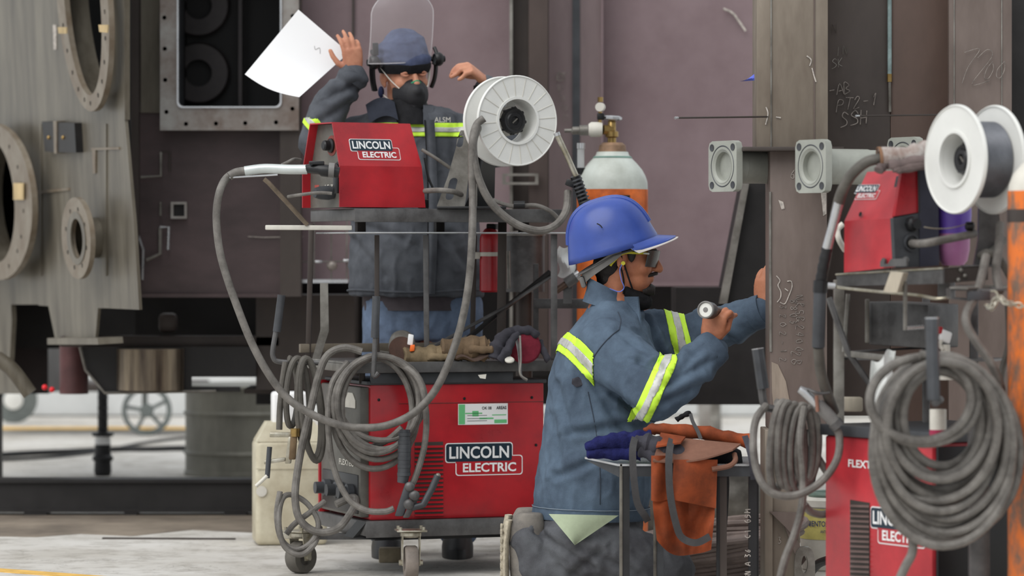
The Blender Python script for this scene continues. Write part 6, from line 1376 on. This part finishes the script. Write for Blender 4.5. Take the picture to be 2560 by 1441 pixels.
text('name_embroidery', 'ALSM', P(1086, 306, DW-.152), (1,0,.0), (0,.0,1), .056, .018, m_offw, w1, .001, .0)
tz = MB()
for sx in (-1, 1): chain(tz, [(P(1058+sx*75,775,DW), .108), (P(1058+sx*80,880,DW), .100), (P(1056+sx*84,1090,DW), .085), (V((P(1056+sx*88,0,DW).x, DW+.02, .10)), .075)])
tz.loft([(P(1058,850,DW), V((.17,0,0)), V((0,.12,0))), (P(1058,765,DW), V((.195,0,0)), V((0,.125,0)))])
weld('trousers', tz, .008, 5, m_jean, w1, cloth_folds(4.1, .008))
for sx in (-1, 1):
    q = V((P(1056+sx*88,0,DW).x, DW+.02, 0)); put('boot', MB().loft([(q+V((0,-.03,.0)), V((.055,0,0)), V((0,.15,0))), (q+V((0,-.03,.035)), V((.056,0,0)), V((0,.15,0))), (q+V((0,-.01,.075)), V((.05,0,0)), V((0,.11,0))), (q+V((0,.02,.14)), V((.05,0,0)), V((0,.06,0)))]), m_blk, w1)
# beanie, head gear, shield, mask
bn = MB(); Rm = Matrix((s_, f_, u_)).transposed()
def hp_(a, b, k): return hc1+s_*a+f_*b+u_*k
bn.loft([(hp_(0,-.005,.022), s_*.088, f_*.108), (hp_(0,-.005,.055), s_*.093, f_*.111), (hp_(0,-.010,.095), s_*.086, f_*.10), (hp_(.004,-.016,.127), s_*.068, f_*.078), (hp_(.006,-.02,.148), s_*.042, f_*.05), (hp_(.006,-.022,.155), s_*.018, f_*.02)])
bo_ = weld('beanie', bn, .005, 4, M('navy_beanie', C(82,90,116), .9, 0, .12, 14, (1,1,1), .12, 220, col2=C(62,68,92), spec=.1), w1, lambda p, n: .006*(1-abs(noise.noise(V((p.x*8, p.y*8, p.z*26+1)))*2.2))-.002)
put('beanie_brim', MB().loft([(hp_(0,-.006,.004), s_*.086, f_*.103), (hp_(0,-.005,.022), s_*.0935, f_*.112), (hp_(0,-.005,.034), s_*.0945, f_*.113), (hp_(0,-.005,.040), s_*.090, f_*.108)]), m_blackcl, w1)
hg = put('headgear_band', MB().lathe([(.099, -.02), (.104, -.02), (.1045, .014), (.0995, .014)], V((0,0,0)), (0,0,1), 48, closed=True), m_blackpl, w1)
for v in hg.data.vertices: v.co = (Rm @ V((v.co.x*1.0, v.co.y*1.17, v.co.z)))+hp_(0,-.005,.050)-w1.location
for k in (-1, 1):
    q = hp_(k*.122, .015, .046); kn = put('pivot_knob', MB().lathe([(.001,-.014),(.02,-.014),(.025,-.006),(.025,.006),(.02,.014),(.012,.016),(.012,.024),(.001,.024)], q, s_*k, 20), m_blackpl, hg)
    put('pivot_arm', MB().tube(spline([hp_(k*.098,.03,.03), hp_(k*.116,.02,.06), hp_(k*.12,-.01,.085)], 5), .007, 8), m_blackpl, hg)
    put('pivot_bracket', MB().tube(spline([hp_(k*.10,-.02,.055), hp_(k*.12,-.005,.03), hp_(k*.118,-.01,-.02), hp_(k*.108,-.02,-.055)], 5), [.013]*16, 8, flat=.6), m_blackpl, hg)
put('pivot_lever', MB().rbox(hp_(-.125,.01,.07), s_*.02, f_*.012, u_*.045, .003), m_blackpl, hg)
def visor(a, b):
    t = (a-.5)*1.95; k = .045+.228*b; wob = 1-1.1*max(0, b-.75)**2*4
    rr_ = .122; return hp_(rr_*sin(t)*1.16*wob-.040, .015+(rr_*cos(t)-.03)*.9+.10*(1-(1-b)**2)*.45, k)
vz = put('face_shield', MB().grid(visor, 24, 14, f_*.002), glassy('clear_visor', (.86,.84,.86,1), .12, .07), w1)
edge = [visor(i/24, 1) for i in range(25)]+[visor(1, 1-i/14) for i in range(1, 15)]+[visor(1-i/24, 0) for i in range(1, 25)]+[visor(0, i/14) for i in range(1, 14)]
put('shield_edge', MB().tube(edge, .0022, 6, closed=True), glassy('clear_edge', (.9,.88,.9,1), .2, .22), vz)
# respirator mask
mk = MB(); mc = hp_(0, .088, -.062)
mk.loft([(hp_(0,.030,-0.066), s_*.066, u_*.060), (hp_(0,.060,-0.068), s_*.062, u_*.060), (hp_(0,.090,-0.070), s_*.052, u_*.056), (hp_(0,.112,-0.072), s_*.040, u_*.046), (hp_(0,.126,-0.074), s_*.024, u_*.030), (hp_(0,.131,-0.075), s_*.008, u_*.012)])
mk.loft([(hp_(0,.070,-0.108), s_*.055, f_*.055), (hp_(0,.06,-0.138), s_*.05, f_*.055), (hp_(0,.05,-0.163), s_*.044, f_*.05)])
chain(mk, [(hp_(0,.088,-0.028), .018), (hp_(0,.104,-0.043), .02), (hp_(0,.110,-0.058), .026)], 12)
rm_ = weld('respirator_mask', mk, .004, 6, M('black_mask', C(32,32,36), .6, 0, .1, 10, (1,1,1), .05, 200), w1)
put('nose_strip', MB().tube(spline([hp_(-.032,.080,-0.048), hp_(-.018,.100,-0.030), hp_(0,.112,-0.020), hp_(.018,.102,-0.032), hp_(.030,.085,-0.048)], 5), .0042, 8), M('green_strip', C(40,150,104), .5), rm_)
for k in (-1, 1):
    put('mask_strap', MB().tube(spline([hp_(k*.052,.075,-0.046), hp_(k*.072,.045,-0.018), hp_(k*.088,.01,0.017), hp_(k*.090,-.02,0.037)], 6), .0042, 8, flat=.5), m_offw, rm_)
    put('mask_strap', MB().tube(spline([hp_(k*.050,.070,-0.103), hp_(k*.066,.03,-0.093), hp_(k*.075,-.01,-0.076), hp_(k*.07,-.05,-0.068)], 6), .004, 8, flat=.5), m_offw, rm_)
    put('ear_tie', MB().sphere(hp_(k*.080,-.03,-0.063), .016, 10, 8, (.7,1,1.3)), M('navy_tie', C(44,52,88), .8), w1)
# sheet of paper in his hand
def sheet(a, b):
    c00, c10, c11, c01 = (746,24), (872,132), (748,243), (612,186)
    x = (1-a)*(1-b)*c00[0]+a*(1-b)*c10[0]+a*b*c11[0]+(1-a)*b*c01[0]; y = (1-a)*(1-b)*c00[1]+a*(1-b)*c10[1]+a*b*c11[1]+(1-a)*b*c01[1]
    return P(x-5*sin(pi*a)*b, y+9*sin(pi*a)*b, 12.67+.03*sin(pi*b)*.6-.02*a*b)
pap = put('paper_sheet', MB().grid(sheet, 14, 14, (0, .0006, 0)), M('white_paper', C(250,251,253), .6, 0, .01, 3)); tag(pap, 'white sheet of paper held up by the standing worker', 'paper')
put('paper_sketch', MB().tube(spline([sheet(.55,.22)+V((0,-.001,0)), sheet(.60,.25)+V((0,-.001,0)), sheet(.63,.20)+V((0,-.001,0)), sheet(.7,.26)+V((0,-.001,0))], 4), .0006, 5), m_greypl, pap, base=wpos(pap))
# ------------------------------------------------------------------ the kneeling worker
DK = 11.28; uK = U(DK)
w2p = thing('person', V((P(1500,0,DK).x, DK, 0)), 'kneeling worker in faded blue jacket and blue hard hat holding a flashlight', 'person', 'workers')
hc2 = P(1566, 640, DK); hf2 = V((.985, -.05, -.10)); hu2 = V((.06, -.02, 1))
bd = MB(); f2k, u2k, s2k = head(bd, hc2, hf2, hu2, P(1530, 765, DK))
wN, wF = P(1772, 862, DK-.25), P(1908, 775, DK+.02)
elN, elF = P(1640, 988, DK-.30), P(1715, 848, DK+.16)
hand(bd, wN, (.22, -.12, .95), (-.55, -.83, .02), 1, [(1.0,1.1,.8),(1.1,1.15,.8),(1.15,1.2,.8),(1.2,1.2,.8)], [(.8,.35,.45),(.85,-.25,.5),(.75,-.4,.5)], 1.04, .04)
hand(bd, wF, (.06, .05, 1), (-.6, -.7, 0), 1, [(.3,.4,.3)]*4, [(.6,.5,.3),(.9,.3,.3),(1,.1,.2)], 1.0, .1)
chain(bd, [(P(1530,850,DK-.17), .05), (elN, .045), (wN, .029)]); chain(bd, [(P(1590,840,DK+.14), .05), (elF, .045), (wF, .029)])
chain(bd, [(P(1530,765,DK), .07), (P(1510,870,DK), .10), (P(1490,1080,DK), .11), (P(1480,1260,DK), .09)]); chain(bd, [(P(1530,850,DK-.17), .05), (P(1590,840,DK+.14), .05)])
for dy in (-.12, .12): chain(bd, [(P(1480,1290,DK+dy*.5), .06), (V((P(1650,0,DK).x, DK+dy, .085)), .055), (V((P(1330,0,DK).x, DK+dy, .085)), .04)])
weld('body', bd, .0042, 5, m_skin2, w2p)
# hair
hr = MB()
Rk = Matrix((s2k, f2k, u2k)).transposed()
def kp(a, b, k): return hc2+s2k*a+f2k*b+u2k*k
hr.sphere(kp(0,-.018,.035), 1, 20, 14, (.0775, .094, .09), Rk); hr.sphere(kp(0,-.045,-.035), 1, 20, 14, (.062, .058, .06), Rk); hr.sphere(kp(0,-.052,-.075), 1, 16, 12, (.05, .035, .04), Rk)
for k in (-1, 1): hr.sphere(kp(k*.072,.018,.015), 1, 12, 10, (.008, .014, .034), Rk)
weld('hair', hr, .004, 3, m_hair, w2p)
gt = MB().loft([(kp(0,.062,-.105), s2k*.03, u2k*.018), (kp(0,.085,-.098), s2k*.026, u2k*.02), (kp(0,.10,-.10), s2k*.015, u2k*.014)])
put('goatee', gt, m_hair, w2p); put('moustache', MB().tube(spline([kp(-.028,.072,-.056), kp(-.012,.094,-.047), kp(0,.099,-.046), kp(.012,.094,-.047), kp(.028,.072,-.056)], 4), .0055, 8), m_hair, w2p)
for k in (-1, 1): put('eyebrow', MB().tube(spline([kp(k*.014,.090,.020), kp(k*.034,.088,.027), kp(k*.055,.070,.021)], 4), .0045, 8), m_hair, w2p)
# jacket
j = MB()
rg = [(1292,1478,142,.18),(1240,1482,147,.185),(1180,1487,146,.185),(1100,1493,138,.185),(1020,1500,133,.19),(950,1506,132,.20),(900,1512,128,.205),(860,1520,118,.205),(815,1528,95,.195),(780,1532,70,.14),(752,1532,54,.09)]
j.loft([(P(cx, y, DK), V((hw*uK, 0, 0)), V((0, hd, 0))) for y, cx, hw, hd in rg])
chain(j, [(P(1515,868,DK-.15), .092), (P(1560,905,DK-.20), .088), (P(1605,955,DK-.26), .083), (elN, .080), (P(1690,955,DK-.30), .070), (P(1740,912,DK-.27), .061), (P(1776,880,DK-.25), .054)])
chain(j, [(P(1590,850,DK+.12), .085), (P(1640,845,DK+.15), .086), (elF, .078), (P(1790,822,DK+.12), .068), (P(1850,800,DK+.07), .060), (P(1900,780,DK+.03), .052)])
jb = weld('jacket', j, .0065, 6, m_jack2, w2p, cloth_folds(2.2, .007, [(1478,950,1600,1030,.010),(1482,960,1560,1075,.009),(1600,905,1655,925,.011),(1665,965,1770,905,.009),(1655,1010,1760,960,.008),(1690,940,1745,880,.007),(1395,960,1425,1070,.008),(1425,1085,1610,1055,.010),(1395,1190,1570,1120,.008),(1380,1040,1400,1160,.006),(1640,790,1690,880,.009),(1610,800,1650,890,.008),(1760,800,1830,850,.008),(1545,830,1620,890,.006)]))
put('collar', MB().loft([(P(1524,776,DK), V((.085,0,-.028)), V((0,.09,0))), (P(1519,745,DK), V((.066,0,-.028)), V((0,.074,0))), (P(1514,716,DK), V((.058,0,-.030)), V((0,.066,0)))]), m_jack2, w2p)
put('collar_lapel', MB().grid(lambda a, b: P(1560+34*a+8*b, 742+55*b+22*a*b, DK-.075-.02*a+.006*sin(5*b)), 6, 8, (.004, .004, 0)), m_jack2, w2p)
put('cuff', MB().lathe([(.050,-.006),(.056,-.006),(.0585,.02),(.057,.05),(.050,.05)], P(1786,868,DK-.245), (P(1740,912,DK-.27)-P(1776,880,DK-.25)).normalized(), 26, closed=True), m_jack2, w2p)
put('cuff', MB().lathe([(.047,-.004),(.053,-.004),(.055,.02),(.053,.04),(.047,.04)], P(1907,777,DK+.025), (-.85,.4,-.35), 26, closed=True), m_jack2, w2p)
put('hem_band', MB().loft([(P(1476,1296,DK), V((.183,0,-.004)), V((0,.188,0))), (P(1478,1288,DK), V((.186,0,-.004)), V((0,.191,0))), (P(1478,1268,DK), V((.184,0,-.004)), V((0,.189,0)))]), m_jack2, w2p)
put('hem_stitch', MB().tube([P(1478,1267,DK)+V((.185*cos(a), .191*sin(a), -.004*cos(a))) for a in [2*pi*k/60 for k in range(60)]], .0014, 5, closed=True), M('pale_stitch', C(124,136,148), .9), w2p)
tr2 = tracer(jb); m_seam = M('dark_seam', C(58,66,78), .9)
seam('armhole_seam', tr2, [(1472,942),(1476,912),(1490,884),(1510,858),(1530,838),(1548,824)], .0016, m_seam, w2p)
seam('shoulder_seam', tr2, [(1548,824),(1552,800),(1545,780)], .0014, m_seam, w2p)
seam('sleeve_seam', tr2, [(1560,1018),(1600,1046),(1640,1056)], .0014, m_seam, w2p)
seam('side_seam', tr2, [(1470,980),(1490,1080),(1500,1180),(1500,1262)], .0012, m_seam, w2p)
tp_ = tr2(1447, 955) or P(1447,955,DK-.165)
hivis(jb, w2p, P(1436, 878, DK-.12), (.76, .10, .62), .030, lambda q: q.x < P(1484,0,DK-.2).x and q.z > P(0,965,DK).z)
hivis(jb, w2p, P(1626, 988, DK-.3), (.90, 0, -.42), .027, lambda q: (q-P(1626,988,DK-.28)).length < .15)
hivis(jb, w2p, P(1697, 838, DK+.16), (.97, 0, .22), .030, lambda q: q.y > DK+.02 and q.x > P(1640,0,DK).x)
tm_ = MB().sphere(tp_, .02, 14, 10, (1.2,.35,.7))
for v in tm_.v: v += noise.noise_vector(v*60)*.006
put('torn_patch', tm_, m_dgrey_cl, w2p)
# shirt tail
def tail(a, b):
    xl, xr = 1372, 1546; xm, ym = 1437, 1364
    x = xl+(xr-xl)*a; x = x+(xm-x)*b; y = 1286+4*a; y = y+(ym-y)*b
    return P(x, y, DK-.232-.03*b-.012*sin(3*a+2*b))
put('shirt_tail', MB().grid(tail, 12, 12, (0, .004, 0)), M('pale_green_shirt', C(172,184,156), .9, 0, .1, 9, (1,1,1), .08), w2p)
# trousers, boots
tz = MB()
tz.loft([(P(1470,1400,DK), V((.16,0,0)), V((0,.19,0))), (P(1468,1340,DK), V((.175,0,0)), V((0,.185,0))), (P(1474,1270,DK), V((.165,0,0)), V((0,.17,0)))])
for dy in (-.11, .11):
    kx = V((P(1668,0,DK).x, DK+dy, .085)); chain(tz, [(P(1450,1360,DK+dy), .115), (P(1560,1400,DK+dy), .108), (kx, .082), (V((P(1540,0,DK).x, DK+dy, .082)), .08), (V((P(1340,0,DK).x, DK+dy, .095)), .066)])
    chain(tz, [(V((P(1340,0,DK).x, DK+dy, .1)), .066), (V((P(1318,0,DK).x, DK+dy, .18)), .058)])
weld('trousers', tz, .008, 6, m_pants, w2p, cloth_folds(7.7, .009, [(1340,1330,1480,1420,.010),(1450,1370,1600,1440,.010),(1430,1440,1500,1380,.008)]))
m_sole = M('tan_rubber_sole', C(186,176,156), .8, 0, .2, 30, (1,1,1), .2, 120)
m_boot = M('dusty_boot_leather', C(130,124,116), .75, 0, .2, 12, (1,1,1), .08, 100, col2=C(100,96,92))
for dy in (-.11, .11):
    bx0 = P(1300,0,DK).x; q = V((bx0, DK+dy, 0)); ey_ = V((0, 1, 0))
    bt_m = MB().loft([(q+V((.055,0,.02)), V((.07,0,0)), ey_*.045), (q+V((.02,0,.06)), V((.05,0,.01)), ey_*.048), (q+V((.018,0,.15)), V((.052,0,0)), ey_*.04), (q+V((.022,0,.225)), V((.056,0,0)), ey_*.04), (q+V((.03,0,.268)), V((.04,0,0)), ey_*.03)])
    b_ = weld('boot', bt_m, .006, 4, m_boot, w2p)
    sl = put('boot_sole', MB().loft([(q+V((-.028,0,.0)), V((.014,0,.0)), ey_*.04), (q+V((-.046,0,.05)), V((.012,0,0)), ey_*.05), (q+V((-.048,0,.11)), V((.012,0,0)), ey_*.042), (q+V((-.046,0,.18)), V((.013,0,0)), ey_*.038), (q+V((-.036,0,.245)), V((.012,0,0)), ey_*.03)]), m_sole, w2p)
    for k in range(8): put('tread', MB().rbox(q+V((-.062,-.036,.02+k*.026)), (.008,0,0), (0,.072,0), (0,0,.013), .002), m_sole, sl)
# hard hat
ht = radians(16.5); hF = V((cos(ht), -.06, sin(ht))).normalized(); hU = V((-sin(ht), -.03, cos(ht))); hU = (hU-hF*hU.dot(hF)).normalized(); hS = hU.cross(hF).normalized()
ho = P(1532, 626, DK)
def hat(a, b):
    """a round the rim, b from rim to crown"""
    t = 2*pi*a; cf, cs = cos(t), sin(t); k = b*pi/2
    lf = .142 if cf > 0 else .136; r = cos(k)**.72 if b < 1 else 0.0
    h = .165*sin(k)**.92
    flare = .010*max(0, 1-b*7)
    return ho+hF*(cf*(lf*r+flare))+hS*(cs*(.118*r+flare))+hU*(h-.006*max(0, 1-b*7))
hm = MB(); NU, NV = 56, 18
vs = [hat(i/NU, jn_/NV) for jn_ in range(NV) for i in range(NU)]+[hat(0, 1)]
fs = [(jn_*NU+i, jn_*NU+(i+1) % NU, (jn_+1)*NU+(i+1) % NU, (jn_+1)*NU+i) for jn_ in range(NV-1) for i in range(NU)]+[((NV-1)*NU+i, (NV-1)*NU+(i+1) % NU, NV*NU) for i in range(NU)]
hm.add(vs, fs)
# peak
def peak(a, b):
    t = (a-.5)*2*1.15; base_ = ho+hF*(cos(t)*.150)+hS*(sin(t)*.126)
    ext = .052*max(0, cos(t*1.25))**.8; return base_-hF*(.012*(1-b))+hF*(b*ext)+hU*(.012*(1-b)**2-.004-.010*b*b-.010*b*abs(sin(t)))
hm.grid(peak, 24, 6, hU*.003)
hatp = put('hard_hat', hm, m_helm, w2p, smooth=50)
sd = hatp.modifiers.new('thick', 'SOLIDIFY'); sd.thickness = .003; sd.offset = -1
for off in (-.022, 0, .022):
    pts = []
    for k in range(25):
        ph = pi*(.10+.80*k/24); b = 1-abs(ph/pi*2-1) if False else 0
        ang = ph; fr = cos(ang); up = sin(ang)
        lf = .142 if fr > 0 else .136
        pts.append(ho+hF*(math.copysign(abs(fr)**.72, fr)*lf*(.997 if abs(off) < .01 else .985))+hS*off+hU*(.165*up**.92*(1.0 if abs(off) < .01 else .986)))
    put('crown_ridge', MB().tube(pts, .006 if off == 0 else .0045, 8), m_helm, hatp)
put('peak_underside', MB().grid(lambda a, b: peak(a, b*.98)-hU*.0035+hF*(.008*b), 24, 6, -hU*.002), M('pale_peak_liner', C(196,190,186), .5, 0, .08, 9), hatp)
put('scuff', MB().tube(spline([ho+hF*-.02-hS*.118+hU*.098, ho+hF*-.012-hS*.117+hU*.09, ho+hF*-.008-hS*.118+hU*.08], 4), .002, 5), m_blackpl, hatp)
pts = [ho+hF*(cos(t)*.118)+hS*(sin(t)*.094)-hU*(.012+.028*max(0, -cos(t))) for t in [2*pi*k/40 for k in range(40)]]
put('suspension_band', MB().tube(pts, .012, 8, closed=True, flat=.35), m_greypl, hatp)
def nape(a, b):
    t = -1.35-a*2*(pi-1.35); k = abs(math.remainder(t, 2*pi))/pi; g_ = max(0, (k-.43)/.57)
    return ho+hF*(cos(t)*.116)+hS*(sin(t)*.101)-hU*(.004+.062*g_**.8+(b-.5)*(.026+.006*g_))
put('nape_strap', MB().grid(nape, 40, 3, (.002, 0, .001)), m_greypl, hatp)
put('nape_ratchet', MB().rbox(ho-hF*.126-hS*.04-hU*.086, hF*.016, hS*.08, hU*.036, .006), m_greypl, hatp)
# glasses, earplug, mask
gs = put('glasses_lens', MB().grid(lambda a, b: kp(-.074+.148*a, .102-.034*(2*a-1)**2-.006*b, .026-.052*b), 20, 6, f2k*.003), M('dark_lens', C(20,16,18), .3, 0, .05, 4, spec=.6), w2p)
for k in (-1, 1): put('temple_arm', MB().tube(spline([kp(k*.070,.066,.016), kp(k*.080,.03,.014), kp(k*.084,-.01,.008), kp(k*.082,-.038,-.022), kp(k*.080,-.045,-.034)], 5), .0042, 8), M('yellow_arm', C(214,206,60), .45) if k < 0 else bpy.data.materials['yellow_arm'], gs)
put('temple_hinge', MB().rbox(kp(-.078,.052,.012), f2k*.02, s2k*.006, u2k*.006, .002), m_his, gs)
put('earplug', MB().cyl(kp(-.086,-.006,-.022), kp(-.096,-.006,-.022), .0065, n=12), bpy.data.materials['yellow_arm'], w2p)
put('earplug_cord', MB().tube(spline([kp(-.094,-.008,-.022), kp(-.096,-.014,-.045), kp(-.088,-.006,-.075), kp(-.078,.004,-.098), kp(-.075,-.01,-.112), kp(-.08,-.04,-.105)], 6), .0016, 6), M('blue_cord', C(110,130,220), .5), w2p)
mk = MB().loft([(kp(0,.005,-.112), s2k*.056, u2k*.034), (kp(0,.035,-.126), s2k*.054, u2k*.038), (kp(0,.062,-.136), s2k*.046, u2k*.032), (kp(0,.085,-.138), s2k*.028, u2k*.022), (kp(0,.095,-.138), s2k*.012, u2k*.010)])
mk.loft([(kp(0,.055,-.12), s2k*.046, f2k*.032), (kp(0,.042,-.155), s2k*.040, f2k*.03), (kp(0,.03,-.180), s2k*.024, f2k*.018)])
mo = weld('face_mask', mk, .004, 5, m_blackcl, w2p)
for e in ((.030,-.100), (.004,-.118)):
    put('mask_loop', MB().tube(spline([kp(-.054,e[0],e[1]), kp(-.070,(e[0]-.004)/2,e[1]*.62), kp(-.084,-.014,-.000 if e[0] > .02 else -.03)], 6), .0028, 6), m_blackcl, mo)
# flashlight in his hand
fl_ = thing('flashlight', P(1785, 775, DK-.27), 'short dark flashlight with a pale lens in the hand of the kneeling worker', 'flashlight')
fa = P(1764, 775, DK-.33); fb = P(1806, 784, DK-.21); fx = (fa-fb).normalized()
put('barrel', MB().lathe([(.001,-.13),(.016,-.13),(.018,-.125),(.018,-.06),(.0255,-.04),(.0265,-.03),(.0265,-.004),(.001,-.004)], fa, fx, 28), m_blackpl, fl_)
put('lens_ring', MB().lathe([(.0215,-.006),(.0268,-.006),(.0268,.003),(.0235,.004),(.0215,.0)], fa, fx, 28, closed=True), m_greypl, fl_)
put('lens', MB().lathe([(.0225,-.001),(.001,.001)], fa, fx, 28), M('frosted_lens', C(222,222,216), .3), fl_)
put('reflector_spot', MB().lathe([(.008,.0012),(.001,.0022)], fa, fx, 16), m_greypl, fl_)
put('button', MB().rbox(fa-fx*.055+V((0,0,.02)), -fx*.02, V((0,.01,0)), (0,0,.006), .002), m_dpanel, fl_)
